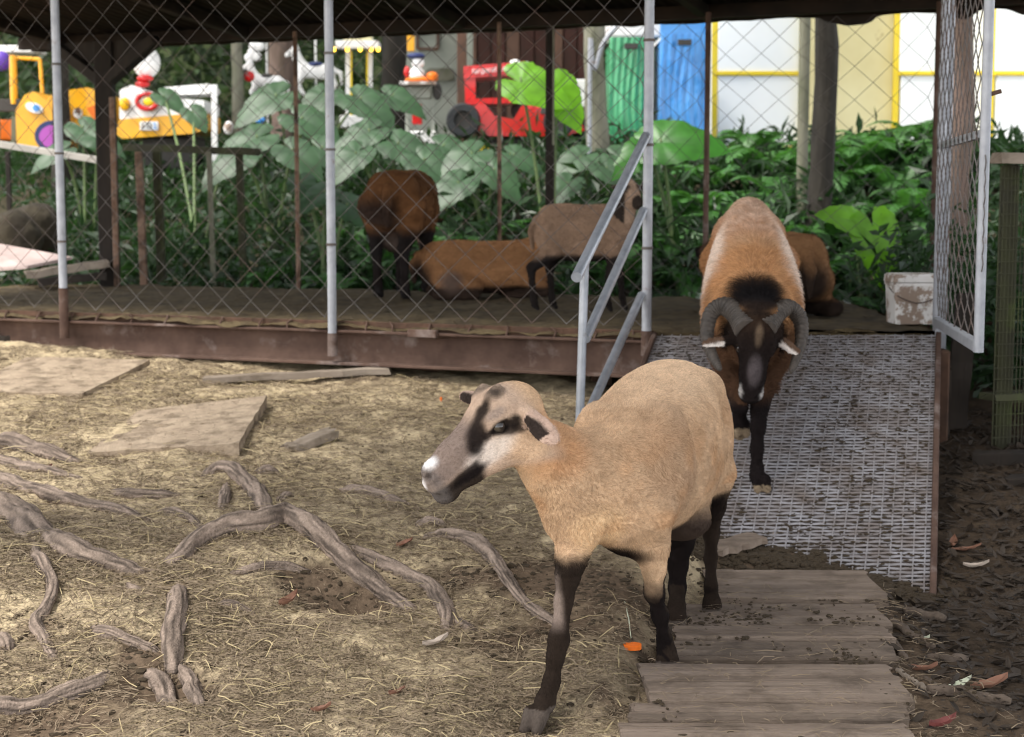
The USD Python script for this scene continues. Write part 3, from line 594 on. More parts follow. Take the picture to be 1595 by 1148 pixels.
# ================================================================ animals: one continuous skin each, from a blended distance field
class Field:
    def __init__(self, lo, hi, h):
        self.h = h; self.lo = np.asarray(lo, float); self.n = np.ceil((np.asarray(hi) - self.lo) / h).astype(int) + 1
        self.D = np.full(self.n, 1.0, np.float32)
        self.ax = [(self.lo[k] + np.arange(self.n[k]) * h).astype(np.float32) for k in range(3)]
    def put(self, fn, lo, hi, k=.02, cut=False):
        m = k + 2 * self.h; a = np.clip(((np.asarray(lo) - m - self.lo) / self.h).astype(int), 0, self.n); b = np.clip(np.ceil((np.asarray(hi) + m - self.lo) / self.h).astype(int) + 1, 0, self.n)
        if np.any(b <= a): return
        sl = tuple(slice(a[i], b[i]) for i in range(3))
        P = np.stack(np.meshgrid(*[self.ax[i][sl[i]] for i in range(3)], indexing='ij'), -1)
        d = fn(P).astype(np.float32); A = self.D[sl]
        if cut:
            t = np.clip(.5 - .5 * (A + d) / k, 0, 1); self.D[sl] = A * (1 - t) + (-d) * t + k * t * (1 - t)
        else:
            t = np.clip(.5 + .5 * (A - d) / k, 0, 1); self.D[sl] = A * (1 - t) + d * t - k * t * (1 - t)
    def cone(self, a, b, ra, rb, k=.02, cut=False):
        a, b = np.asarray(a, float), np.asarray(b, float); r = max(ra, rb); ab = b - a; L2 = max(ab @ ab, 1e-9)
        def fn(P):
            t = np.clip(((P - a) @ ab) / L2, 0, 1); return np.linalg.norm(P - a - t[..., None] * ab, axis=-1) - (ra + (rb - ra) * t)
        self.put(fn, np.minimum(a, b) - r, np.maximum(a, b) + r, k, cut)
    def chain(self, P, R, k=.02):
        for i in range(len(P) - 1): self.cone(P[i], P[i + 1], R[i], R[i + 1], k)
    def ell(self, c, r, R=None, k=.02, cut=False):
        c, r = np.asarray(c, float), np.asarray(r, float); R = np.eye(3) if R is None else np.asarray(R, float); ext = np.sqrt(((R * r[:, None]) ** 2).sum(0))
        def fn(P):
            q = (P - c) @ R.T; k0 = np.linalg.norm(q / r, axis=-1); k1 = np.linalg.norm(q / (r * r), axis=-1); return k0 * (k0 - 1) / np.maximum(k1, 1e-6)
        self.put(fn, c - ext, c + ext, k, cut)
    def loft(self, o, d, prof, k=.03, sq=2.0):
        """Trunk along the horizontal direction d from o. prof rows: s, half width, top z, bottom z, sideways shift."""
        d = unit(V(d[0], d[1], 0)); sd = V(-d[1], d[0], 0); pr = np.asarray(prof, float); ss = np.linspace(pr[0, 0], pr[-1, 0], 160)
        from scipy.interpolate import PchipInterpolator as PC
        W, T, B, C = (PC(pr[:, 0], pr[:, i])(ss) for i in (1, 2, 3, 4))
        pts = [np.asarray(o, float)[:2] + d[:2] * s_ for s_ in (pr[0, 0], pr[-1, 0])]; mw = W.max() + abs(C).max(); lo = np.minimum(*pts) - mw; hi = np.maximum(*pts) + mw
        def fn(P):
            q = P - np.array([o[0], o[1], 0.]); s = q @ d; y = q @ sd; w = np.interp(s, ss, W); t = np.interp(s, ss, T); b = np.interp(s, ss, B); c = np.interp(s, ss, C)
            hz = np.maximum((t - b) / 2, .004); w = np.maximum(w, .004); e = np.maximum(np.maximum(pr[0, 0] - s, s - pr[-1, 0]), 0)
            a1 = np.abs((y - c) / w); a2 = np.abs((P[..., 2] - (t + b) / 2) / hz); rr = (a1 ** sq + a2 ** sq) ** (1 / sq)
            return (rr - 1) * np.minimum(w, hz) * .85 + e
        self.put(fn, (lo[0], lo[1], B.min()), (hi[0], hi[1], T.max()), k)
    def surface(self):
        """Naive surface nets."""
        D = self.D; S = D < 0; nx, ny, nz = D.shape; c = np.zeros((nx - 1, ny - 1, nz - 1), np.int8); offs = [(i, j, k) for i in (0, 1) for j in (0, 1) for k in (0, 1)]
        for i, j, k in offs: c += S[i:nx - 1 + i, j:ny - 1 + j, k:nz - 1 + k]
        act = np.argwhere((c > 0) & (c < 8)); idx = np.full(c.shape, -1, np.int64); idx[tuple(act.T)] = np.arange(len(act))
        val = np.stack([D[act[:, 0] + i, act[:, 1] + j, act[:, 2] + k] for i, j, k in offs], 1); acc = np.zeros((len(act), 3)); cnt = np.zeros(len(act))
        for p in range(8):
            for q in range(p + 1, 8):
                a, b = np.array(offs[p]), np.array(offs[q])
                if np.abs(a - b).sum() != 1: continue
                va, vb = val[:, p], val[:, q]; m = (va < 0) != (vb < 0); t = np.where(m, va / np.where(m, va - vb, 1), 0); acc += m[:, None] * (a + t[:, None] * (b - a)); cnt += m
        v = self.lo + (act + acc / cnt[:, None]) * self.h; F = []
        for ax in range(3):
            o1, o2 = [(1, 2), (2, 0), (0, 1)][ax]; A = S.take(range(S.shape[ax] - 1), ax); Bq = S.take(range(1, S.shape[ax]), ax); e = np.argwhere(A != Bq); e = e[(e[:, o1] > 0) & (e[:, o2] > 0) & (e[:, o1] < D.shape[o1] - 1) & (e[:, o2] < D.shape[o2] - 1)]
            if not len(e): continue
            flip = A[tuple(e.T)]; q = []
            for da, db in ((-1, -1), (0, -1), (0, 0), (-1, 0)):
                g = e.copy(); g[:, o1] += da; g[:, o2] += db; q.append(idx[tuple(g.T)])
            q = np.stack(q, 1); q = np.where(flip[:, None], q, q[:, ::-1]); F.append(q)
        f = np.vstack(F); f = f[(f >= 0).all(1)]
        m = trimesh.Trimesh(v, np.vstack([f[:, [0, 1, 2]], f[:, [0, 2, 3]]]), process=False)
        parts = trimesh.graph.connected_components(m.edges, nodes=np.arange(len(v)))
        if len(parts) > 1:
            big = max(parts, key=len); keep = np.zeros(len(v), bool); keep[big] = True; m.update_faces(keep[m.faces].all(1)); m.remove_unreferenced_vertices()
        from scipy.sparse import coo_matrix
        E = np.vstack([m.edges, m.edges[:, ::-1]]); W = coo_matrix((np.ones(len(E)), (E[:, 0], E[:, 1])), shape=(len(m.vertices),) * 2).tocsr(); W.data[:] = 1; dg = np.maximum(np.asarray(W.sum(1)), 1); x = np.array(m.vertices)
        for k in range(6): x = x + .5 * (W @ x / dg - x); x = x - .52 * (W @ x / dg - x)
        return trimesh.Trimesh(x, m.faces, process=False)

def blend(c, col, w): w = np.clip(w, 0, 1)[:, None]; return c * (1 - w) + np.asarray(col, float) * w
def blob(p, c, r, soft=.5):
    d = np.linalg.norm((p - np.asarray(c, float)) / np.asarray(r, float), axis=1); return 1 - sstep(1 - soft, 1 + soft * .4, d)
def hoof(F, p, d, s=1.0, up=V(0, 0, 1)):
    """Cloven hoof standing at p, pointing along d (plan)."""
    d = unit(V(d[0], d[1], 0)); sd = V(-d[1], d[0], 0)
    for e in (-1, 1):
        F.chain([p + sd * e * .014 * s + V(0, 0, .045 * s) - d * .008 * s, p + sd * e * .0155 * s + d * .022 * s + V(0, 0, .014 * s)], [.018 * s, .0125 * s], .006)
FUR = dict(n=0)
fur_mats = {}
vlook('fur', rough=0.85, nscale=30, namp=0.1, spec=0.08)
def fur(thing, m, col, count, length, flow, seed, skip=None, width=.0009, lift=.35):
    """Short hairs lying along the coat."""
    rg = np.random.default_rng(seed); tri = m.triangles; A = m.area_faces; w = A / A.sum(); fi = rg.choice(len(A), count, p=w); r1, r2 = np.sqrt(rg.random(count)), rg.random(count)
    bc = np.stack([1 - r1, r1 * (1 - r2), r1 * r2], 1); P = (tri[fi] * bc[..., None]).sum(1); C = (col[m.faces[fi]] * bc[..., None]).sum(1); N = (m.vertex_normals[m.faces[fi]] * bc[..., None]).sum(1); N /= np.linalg.norm(N, axis=1, keepdims=True)
    L = length(P) if callable(length) else np.full(count, length); L = L * rg.uniform(.6, 1.25, count)
    if skip is not None:
        k = ~skip(P); P, C, N, L = P[k], C[k], N[k], L[k]
    Fl = flow(P) + rg.normal(0, .22, P.shape) + 1.3 * np.stack([meshkit.noise(P * 16, s_) - .5 for s_ in (81, 82, 83)], 1); Fl -= N * (Fl * N).sum(1, keepdims=True); Fl /= np.maximum(np.linalg.norm(Fl, axis=1, keepdims=True), 1e-6)
    lf = (lift * rg.uniform(.5, 1.5, len(P)))[:, None]; L = L[:, None]; d0 = Fl * (1 - lf) + N * lf * 1.3; d1 = Fl + N * lf * .25
    pts = np.stack([P - N * .001, P + d0 * L * .5, P + d0 * L * .5 + d1 * L * .5], 1).reshape(-1, 3) - thing.base
    C = C * rg.uniform(.72, 1.32, (len(C), 1)) * (.80 + .40 * meshkit.fbm(P * 55, 2, 71))[:, None]; path = thing.path + '/' + numbered(thing.path, 'hair')
    c = UsdGeom.BasisCurves.Define(stage, path); c.CreateTypeAttr('linear'); c.CreateWrapAttr('nonperiodic')
    c.CreateCurveVertexCountsAttr(Vt.IntArray.FromNumpy(np.full(len(P), 3, np.int32))); c.CreatePointsAttr(Vt.Vec3fArray.FromNumpy(pts.astype(np.float32)))
    c.CreateWidthsAttr(Vt.FloatArray.FromNumpy(np.tile(np.array([width, width * .8, width * .25], np.float32), len(P)))); c.SetWidthsInterpolation('vertex')
    UsdGeom.PrimvarsAPI(c).CreatePrimvar('col', Sdf.ValueTypeNames.Color3fArray, 'vertex').Set(Vt.Vec3fArray.FromNumpy(np.repeat(C, 3, 0).astype(np.float32)))
    UsdShade.MaterialBindingAPI.Apply(c.GetPrim()).Bind(LOOKS['fur']); tag(c.GetPrim(), kind='stuff')

# ---------------------------------------------------------------- the tan ewe in front
def front_ewe():
    T = Thing('sheep', 'tan ewe with black legs standing in front on the plank path, head turned left', 'sheep', (.33, 4.3, 0))
    F = Field((-.36, 3.5, -.03), (.86, 5.0, .9), .0062)
    dR = unit(V(-.32, -.945, 0)); o = V(.555, 4.86, 0)                      # axis from the rump towards the chest
    prof = [(0, .03, .64, .50, 0), (.03, .085, .695, .44, 0), (.09, .125, .738, .385, 0), (.18, .152, .775, .345, 0), (.28, .168, .79, .325, 0), (.42, .178, .785, .322, 0), (.56, .174, .768, .33, 0), (.68, .158, .748, .342, 0), (.78, .130, .722, .350, .0), (.87, .102, .685, .352, 0), (.94, .072, .64, .375, 0), (.985, .04, .58, .42, 0), (1.0, .02, .55, .47, 0)]
    F.loft(o, dR, prof, .03, 2.25)
    # shoulder and haunch masses
    sh = o + dR * .76; L = V(-dR[1], dR[0], 0) * -1                      # L: the viewer's right
    L = V(.93, -.36, 0)
    F.ell(sh + L * .10 + V(0, 0, .56), (.10, .055, .15), np.array([dR, L, (0, 0, 1)]), .05)
    F.ell(sh - L * .10 + V(0, 0, .56), (.10, .055, .15), np.array([dR, L, (0, 0, 1)]), .05)
    F.ell(o + dR * .13 + L * .085 + V(0, 0, .53), (.10, .065, .16), np.array([dR, L, (0, 0, 1)]), .05)
    F.ell(o + dR * .13 - L * .085 + V(0, 0, .53), (.10, .065, .16), np.array([dR, L, (0, 0, 1)]), .05)
    for e in (-1, 1):
        F.ell(o + dR * .15 + L * e * .085 + V(0, 0, .705), (.045, .030, .030), np.array([dR, L, (0, 0, 1)]), .05)        # hip bones
        F.ell(o + dR * .235 + L * e * .205 + V(0, 0, .60), (.060, .040, .085), np.array([dR, L, (0, 0, 1)]), .07, cut=True)   # hollow flank
        F.ell(o + dR * .80 + L * e * .115 + V(0, 0, .50), (.035, .03, .05), np.array([dR, L, (0, 0, 1)]), .04)          # point of the shoulder
        F.cone(o + dR * .66 + L * e * .165 + V(0, 0, .70), o + dR * .60 + L * e * .20 + V(0, 0, .50), .018, .018, .05, cut=True)   # fold behind the shoulder
    # neck
    nk = [at(985, 730, 4.12), at(915, 742, 4.0), at(866, 716, 3.92), at(826, 684, 3.885)]
    F.chain(nk, [.128, .108, .076, .067], .05)
    F.cone(at(892, 800, 3.94), at(858, 735, 3.91), .080, .055, .06)
    # head
    poll, nose = at(794, 645, 3.875), at(664, 742, 3.755); hs = 1.12; f_ell, f_cone = F.ell, F.cone
    f = unit(nose - poll); u = unit(V(0, 0, 1) - f * f[2]); l = np.cross(u, f); u = unit(u - .10 * l); l = np.cross(u, f)
    H = lambda a, b, c: poll + (f * a * .99 + l * b + u * c) * hs
    def h_ell(c, r, R, k, cut=False): F.ell(c, V(*r) * hs, R, k, cut)
    def h_cone(p_, q_, a_, b_, k, cut=False): F.cone(p_, q_, a_ * hs, b_ * hs, k, cut)
    R = np.array([f, l, u])
    h_ell(H(.0, 0, .0), (.080, .066, .070), R, .03); h_ell(H(.03, 0, .022), (.060, .052, .045), R, .03)
    h_cone(H(.05, 0, .008), H(.165, 0, -.006), .056, .040, .03); h_cone(H(.165, 0, -.006), H(.215, 0, -.014), .040, .037, .02)
    h_ell(H(.222, 0, -.022), (.034, .037, .041), R, .02)
    h_cone(H(.03, 0, -.058), H(.15, 0, -.046), .046, .030, .03); h_cone(H(.15, 0, -.046), H(.222, 0, -.046), .030, .024, .02)
    h_ell(H(.222, 0, -.058), (.030, .026, .022), R, .012)
    for e in (-1, 1):
        h_ell(H(.028, e * .040, -.032), (.050, .026, .046), R, .02)
        h_cone(H(.012, e * .047, .040), H(.078, e * .044, .030), .014, .012, .018)       # brow
        h_ell(H(.058, e * .066, .010), (.024, .014, .017), R, .012, cut=True)             # eye socket
        h_cone(H(.040, e * .061, .022), H(.080, e * .055, .020), .0075, .006, .008)       # upper lid
        h_cone(H(.042, e * .061, -.006), H(.078, e * .056, -.003), .006, .005, .008)      # lower lid
        h_cone(H(.030, e * .030, .060), H(.012, e * .034, .070), .020, .015, .012)        # horn bud
        h_cone(H(.252, e * .012, .0), H(.236, e * .026, .008), .007, .006, .006, cut=True)  # nostril
        h_cone(H(.26, e * .012, -.046), H(.165, e * .040, -.042), .0035, .004, .006, cut=True)  # mouth
    h_cone(H(.258, 0, -.022), H(.250, 0, -.036), .003, .003, .005, cut=True)
    # ears: thin leaves that droop back and down
    def ear(e, root, dirs, s=1.0):
        a = unit(dirs); n = unit(np.cross(a, f if e > 0 else -f)); sd = np.cross(n, a)
        F.ell(root + a * .046 * s, (.054 * s, .026 * s, .0095), np.array([a, sd, n]), .010)
        F.ell(root + a * .048 * s + n * .011 * 1, (.044 * s, .017 * s, .008), np.array([a, sd, n]), .006, cut=True)
        F.cone(root - a * .01, root + a * .012, .020, .017, .012)
    ear(1, at(826, 648, 3.80), at(857, 682, 3.735) - at(826, 648, 3.80), 1.18); ear(-1, at(752, 625, 3.92), at(716, 613, 3.985) - at(752, 625, 3.92), .9)
    # legs (elbow, knee, fetlock, hoof)
    def leg(pts, rad, k=.02): F.chain([np.asarray(p) for p in pts], rad, k)
    A = at(905, 810, 3.93); leg([A, at(890, 868, 3.89), at(884, 900, 3.86), at(878, 936, 3.83), at(870, 998, 3.795), at(865, 1024, 3.785), at(859, 1062, 3.775), at(849, 1094, 3.76), at(841, 1115, 3.74)], [.070, .037, .027, .0195, .0225, .0185, .0175, .0225, .0185], .022)
    hoof(F, at(833, 1143, 3.72), (-.45, -.9), 1.08)
    B = at(1005, 800, 4.02); leg([B, at(1016, 850, 4.05), at(1019, 885, 4.06), at(1019, 922, 4.07), at(1028, 957, 4.11), at(1035, 995, 4.14), at(1039, 1020, 4.14), at(1040, 1045, 4.125)], [.080, .040, .027, .0215, .0175, .0148, .0215, .0175], .03)
    hoof(F, at(1040, 1062, 4.12), (-.1, -1), 1.08)
    C = at(1062, 790, 4.62); leg([C, at(1058, 845, 4.60), at(1056, 880, 4.63), at(1055, 915, 4.64), at(1054, 945, 4.59), at(1054, 965, 4.56), at(1053, 988, 4.53)], [.085, .040, .027, .023, .022, .0265, .021], .022)
    hoof(F, at(1053, 1003, 4.52), (-.3, -1), 1.05)
    Dp = at(1108, 740, 4.68); leg([Dp, at(1110, 790, 4.71), at(1108, 830, 4.76), at(1107, 870, 4.75), at(1107, 912, 4.70), at(1109, 943, 4.69), at(1108, 966, 4.67)], [.075, .034, .0215, .0165, .0165, .0255, .020], .022)
    hoof(F, at(1108, 979, 4.66), (.0, -1))
    F.ell(at(1060, 808, 4.42), (.085, .10, .06), None, .03)               # udder
    F.ell(at(985, 830, 4.12), (.06, .10, .05), None, .05)
    F.chain([at(1128, 670, 4.86), at(1133, 740, 4.86), at(1130, 800, 4.84)], [.035, .036, .018], .02)      # tail
    m = F.surface(); p = m.vertices; s = (p - o) @ dR; hz = p[:, 2]; nz = m.vertex_normals[:, 2]
    big = meshkit.fbm(p * 7, 3, 3)[:, None]; sm = meshkit.fbm(p * 26, 3, 5)[:, None]
    tan = V(.49, .332, .208); c = tan * (.80 + .25 * big + .22 * (sm - .5) * 2)
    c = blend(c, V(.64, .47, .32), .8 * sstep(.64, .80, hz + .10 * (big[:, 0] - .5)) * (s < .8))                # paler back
    c = blend(c, V(.33, .215, .135), .75 * blob(p, sh + L * .12 + V(0, -.02, .58), (.16, .16, .16)) * (.5 + sm[:, 0]))   # greyer shoulder
    c = blend(c, V(.42, .20, .085), .55 * blob(p, at(870, 690, 3.83), (.12, .12, .10)))
    c = blend(c, V(.56, .38, .22), .9 * blob(p, at(930, 825, 3.9), (.09, .09, .08)))                              # pale chest
    blk = V(.0042, .003, .003)
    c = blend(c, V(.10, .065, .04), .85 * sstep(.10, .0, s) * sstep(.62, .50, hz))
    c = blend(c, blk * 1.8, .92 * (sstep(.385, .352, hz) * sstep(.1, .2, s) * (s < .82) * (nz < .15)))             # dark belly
    c = blend(c, V(.05, .035, .028), .9 * blob(p, at(1060, 812, 4.38), (.13, .13, .07)))
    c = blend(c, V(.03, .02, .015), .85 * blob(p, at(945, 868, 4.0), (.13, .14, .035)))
    mot = meshkit.fbm(p * V(11, 11, 16), 4, 41); c = blend(c, V(.33, .215, .13), .5 * sstep(.46, .66, mot) * sstep(.80, .62, hz) * sstep(-.5, 0, nz) * (hz > .40)); c = blend(c, V(.42, .22, .10), .45 * sstep(.5, .62, meshkit.fbm(p * 6, 3, 44)) * sstep(.72, .5, hz) * (hz > .42))
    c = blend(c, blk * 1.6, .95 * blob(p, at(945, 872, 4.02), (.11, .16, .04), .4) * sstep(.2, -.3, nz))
    # legs: black below, tan fading above
    def legmask(q, zf, zs): return zf
    d1 = blob(p, at(905, 860, 3.87), (.05, .1, .1))
    for q0, q1, zt, zb_, rad in ((at(886, 885, 3.87), at(833, 1143, 3.72), .395, .35, .075), (at(1016, 865, 4.05), at(1040, 1062, 4.12), .31, .215, .075), (at(1056, 850, 4.6), at(1053, 1003, 4.52), .36, .30, .10), (at(1111, 790, 4.7), at(1108, 979, 4.66), .41, .37, .10)):
        t = np.clip(((p - q0) @ (q1 - q0)) / ((q1 - q0) @ (q1 - q0)), 0, 1); near = np.linalg.norm((p - q0 - t[:, None] * (q1 - q0))[:, :], axis=1) < rad
        c = blend(c, blk * (1.0 + .8 * sm), .97 * near * sstep(zt, zb_, hz + .05 * (sm[:, 0] - .5)))
    fr = (np.linalg.norm(p[:, :2] - at(872, 930, 3.84)[:2], axis=1) < .07) & (hz < .42)
    lite = fr * sstep(.0, -.022, (p - at(874, 930, 3.84)) @ V(1, .35, 0)) * sstep(.19, .24, hz) * sstep(.44, .40, hz)
    c = blend(c, V(.24, .185, .155), .85 * lite)
    hofs = hz < .045
    c = blend(c, V(.075, .06, .05), .9 * ((hz < .026) | ((hz < .145) & (np.linalg.norm(p[:, :2] - at(1108, 979, 4.66)[:2], axis=1) < .06) & (hz < at(1108, 979, 4.66)[2] + .028))))
    # face
    q = (p - poll) @ R.T / hs; hd = (q[:, 0] > -.07) & (np.linalg.norm(p - H(.08, 0, 0), axis=1) < .26); a, b, g = q.T
    hw = hd * sstep(-.055, .0, a) * sstep(.25, .20, np.linalg.norm(p - H(.11, 0, -.02), axis=1)) * sstep(-.115, -.085, g - .35 * np.minimum(a - .05, 0))
    c = blend(c, V(.40, .295, .225), .9 * hw)
    c = blend(c, V(.165, .125, .108), .9 * hw * sstep(.065, .125, a) * sstep(-.045, -.015, g) * sstep(.27, .24, a))    # grey brown nose
    c = blend(c, V(.55, .475, .42), .95 * hw * blob(q, (.105, .055, -.030), (.075, .05, .032)))                         # pale cheek
    c = blend(c, V(.52, .36, .235), .75 * hw * blob(q, (.015, .06, -.062), (.060, .06, .05)))
    def seg(a0, b0, r, soft=.5):
        a0, b0 = V(*a0), V(*b0); t = np.clip(((q - a0) @ (b0 - a0)) / ((b0 - a0) @ (b0 - a0)), 0, 1); return 1 - sstep(r * (1 - soft), r * (1 + soft), np.linalg.norm(q - a0 - t[:, None] * (b0 - a0), axis=1) + .012 * (sm[:, 0] - .5))
    c = blend(c, blk * 1.5, .95 * hw * np.maximum(np.maximum(seg((.128, .040, .000), (.096, .036, .030), .020), seg((.096, .036, .030), (.066, .036, .052), .018)), seg((.066, .036, .052), (.045, .032, .064), .012)))
    c = blend(c, blk * 2, .9 * hw * np.maximum(seg((.058, .062, -.002), (.020, .064, -.022), .010), seg((.058, .062, .01), (.095, .046, .006), .008)))
    c = blend(c, blk * 1.5, .9 * hw * np.maximum(blob(q, (.092, -.036, .034), (.045, .022, .024)), blob(q, (.045, -.040, .05), (.05, .02, .022))))
    c = blend(c, V(.26, .20, .165), .9 * hw * blob(q, (.052, .058, .038), (.028, .02, .012)))                         # pale brow
    c = blend(c, blk * 1.2, .95 * hw * np.maximum(blob(q, (.058, .060, .008), (.032, .03, .0165), .35), blob(q, (.026, .064, .0), (.022, .02, .018))))
    c = blend(c, V(.035, .028, .024), .95 * hw * blob(q, (.020, .034, .070), (.026, .024, .018)))
    c = blend(c, V(.05, .042, .038), .9 * hw * blob(q, (.02, -.034, .068), (.03, .026, .02)))
    c = blend(c, blk * 1.4, .95 * hw * sstep(-.022, -.034, g + .08 * (a - .19)) * sstep(.12, .145, a))                # mouth and chin
    c = blend(c, blk * 1.4, .95 * hw * blob(q, (.165, .036, -.048), (.055, .03, .013)))
    c = blend(c, V(.085, .075, .072), .7 * hw * sstep(.215, .238, a))
    c = blend(c, V(.66, .64, .64), .95 * hw * blob(q, (.222, .006, .022), (.020, .026, .018), .6))                     # white nose patch
    c = blend(c, V(.60, .58, .58), .9 * hw * blob(q, (.258, -.006, -.010), (.010, .016, .018), .6))
    c = blend(c, blk, .9 * hw * blob(q, (.250, .018, .003), (.014, .012, .009), .4))
    # ears: dark inside, pale rim
    for root, tip in ((at(826, 648, 3.80), at(857, 682, 3.735)), (at(752, 625, 3.92), at(716, 613, 3.985))):
        t = ((p - root) @ (tip - root)) / ((tip - root) @ (tip - root)); near = (np.linalg.norm(p - root - np.clip(t, 0, 1)[:, None] * (tip - root), axis=1) < .034) & (t > .0) & (t < 1.3)
        c = blend(c, V(.42, .30, .24), .9 * near)
        ea = unit(tip - root); ev = unit(V(0, 0, 1) - ea * ea[2]); c = blend(c, blk * 2, .95 * near * sstep(.1, .4, -m.vertex_normals[:, 1]) * sstep(.013, .007, (p - root) @ ev) * (t > .05) * (t < .93))
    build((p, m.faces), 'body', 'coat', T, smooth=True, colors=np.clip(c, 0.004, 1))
    for e in (-1, 1):
        mb = MB(); mb.ball(H(.060, e * .0505, .0085), .0165 * hs, 3); build(mb, 'eye', 'eye', T, smooth=True)
    axis_flow = np.array(-dR)
    def flow(P):
        fl = np.tile(axis_flow + V(0, 0, -.55), (len(P), 1)); fl[(P[:, 2] < .36)] = (0, 0, -1)
        hdm = np.linalg.norm(P - H(.08, 0, 0), axis=1) < .19; fl[hdm] = -f - u * .2; return fl
    def length(P):
        L = np.full(len(P), .011); L[np.linalg.norm(P - H(.10, 0, 0), axis=1) < .20] = .005; L[P[:, 2] < .33] = .005; return L
    fur(T, m, c, 140000, length, flow, 4, skip=lambda P: (P[:, 2] < .05) | (np.linalg.norm((P - H(.24, 0, -.03)), axis=1) < .035) | (np.linalg.norm(P - H(.060, .0505, .0085), axis=1) < .021), width=.0010, lift=.2)
front_ewe()

# ---------------------------------------------------------------- the ram coming down the ramp
def ram():
    T = Thing('ram', 'brown ram with curled ridged horns and black face walking down the mesh ramp', 'ram', (.95, 6.3, .4))
    F = Field((.5, 5.45, .12), (1.4, 7.25, 1.36), .0085)
    dR = unit(V(-.105, -.92, 0)); o = V(1.055, 7.08, 0); L = V(dR[1], -dR[0], 0) * -1
    sd = V(-dR[1], dR[0], 0)
    prof = [(0, .03, 1.17, 1.0, 0), (.03, .08, 1.235, .92, 0), (.10, .112, 1.268, .84, 0), (.2, .132, 1.258, .79, 0), (.34, .158, 1.215, .74, 0), (.5, .182, 1.145, .68, 0), (.64, .19, 1.075, .625, 0), (.76, .175, 1.01, .575, 0), (.86, .15, .955, .54, 0), (.94, .12, .90, .53, 0), (1.0, .07, .84, .57, 0), (1.03, .02, .78, .63, 0)]
    F.loft(o, dR, prof, .03, 2.15)
    for e in (-1, 1):
        F.ell(o + dR * .78 + sd * e * .115 + V(0, 0, .76), (.11, .06, .16), np.array([dR, sd, (0, 0, 1)]), .05)
        F.ell(o + dR * .16 + sd * e * .10 + V(0, 0, .98), (.12, .07, .19), np.array([dR, sd, (0, 0, 1)]), .05)
    F.chain([V(.955, 6.32, .84), V(.935, 6.10, .835), V(.925, 5.95, .80)], [.155, .125, .10], .05)
    F.cone(V(.94, 6.15, .70), V(.925, 5.98, .72), .12, .09, .06)
    poll, nose = at(1178, 520, 5.90), at(1169, 622, 5.775)
    f = unit(nose - poll); u = unit(V(0, -1, .25) - f * (V(0, -1, .25) @ f)); l = np.cross(u, f); R = np.array([f, l, u])
    H = lambda a, b, c: poll + f * a + l * b + u * c
    F.ell(H(.0, 0, -.01), (.085, .075, .075), R, .03); F.cone(H(.04, 0, .005), H(.17, 0, .0), .064, .045, .03); F.ell(H(.02, 0, .03), (.06, .05, .04), R, .03)
    F.cone(H(.17, 0, .0), H(.232, 0, -.004), .045, .040, .02); F.ell(H(.24, 0, -.008), (.032, .040, .036), R, .02); F.cone(H(.04, 0, -.05), H(.2, 0, -.042), .05, .028, .03); F.ell(H(.245, 0, -.035), (.022, .026, .02), R, .015)
    for e in (-1, 1):
        F.ell(H(.075, e * .066, .015), (.024, .013, .018), R, .012, cut=True); F.cone(H(.05, e * .058, .035), H(.085, e * .055, .036), .016, .012, .02)
        F.cone(H(.262, e * .014, .014), H(.245, e * .030, .014), .008, .006, .006, cut=True)
    ears = []
    for e, root, tip in ((-1, at(1131, 531, 5.90), at(1096, 536, 5.88)), (1, at(1214, 530, 5.90), at(1243, 550, 5.87))):
        a = unit(tip - root); n = unit(V(0, -1, .5) - a * (V(0, -1, .5) @ a)); s2 = np.cross(n, a); Lq = np.linalg.norm(tip - root)
        F.ell(root + a * Lq * .5, (Lq * .62, .022, .010), np.array([a, s2, n]), .012); F.cone(root - a * .03, root + a * .01, .02, .016, .015); ears.append((root, tip, s2))
    rampz = lambda x, y: .68 - .404 * (7.0 - y) if y < 7 else PZ
    def leg(pts, rad, k=.025): F.chain([np.asarray(q) for q in pts], rad, k)
    leg([V(1.0, 6.2, .68), V(.965, 6.05, .53), V(.925, 5.87, .415), V(.918, 5.84, .33), V(.918, 5.835, .255), V(.916, 5.81, .225)], [.085, .045, .025, .0205, .0195, .0255]); hoof(F, at(1186, 769, 5.785) + V(0, 0, .004), (0, -1), 1.1); F.cone(V(.916, 5.81, .235), at(1186, 760, 5.79), .026, .02, .01)
    leg([V(.87, 6.2, .68), V(.865, 6.08, .555), V(.862, 5.93, .485), V(.874, 5.99, .415), V(.876, 6.01, .37)], [.085, .045, .027, .022, .027]); hoof(F, at(1154, 681, 5.99), (0, -1), 1.1); F.cone(V(.876, 6.01, .37), at(1154, 672, 5.995), .028, .02, .01)
    for e, yo in ((-1, .06), (1, -.10)):
        x = 1.03 + e * .10; y = 6.93 + yo; zz = rampz(x, y - .02)
        leg([V(x, y - .05, .98), V(x, y - .10, .90), V(x, y + .06, zz + .27), V(x, y + .04, zz + .09), V(x, y + .02, zz + .05)], [.10, .065, .030, .024, .027]); hoof(F, V(x, y, zz), (0, -1), 1.1)
    F.chain([V(1.06, 7.10, 1.10), V(1.065, 7.14, .98), V(1.065, 7.13, .85)], [.03, .03, .015], .02)
    m = F.surface(); p = m.vertices; s = (p - o) @ dR; y = (p - o) @ sd; z = p[:, 2]; big = meshkit.fbm(p * 8, 3, 3)[:, None]; sm = meshkit.fbm(p * 28, 3, 5)[:, None]
    c = V(.33, .165, .075) * (.6 + .5 * big + .4 * (sm - .2)); blk = V(.004, .0034, .0038)
    top = np.interp(s, [r[0] for r in prof], [r[2] for r in prof]) - z
    streak = meshkit.fbm(p * V(40, 40, 12), 3, 8)
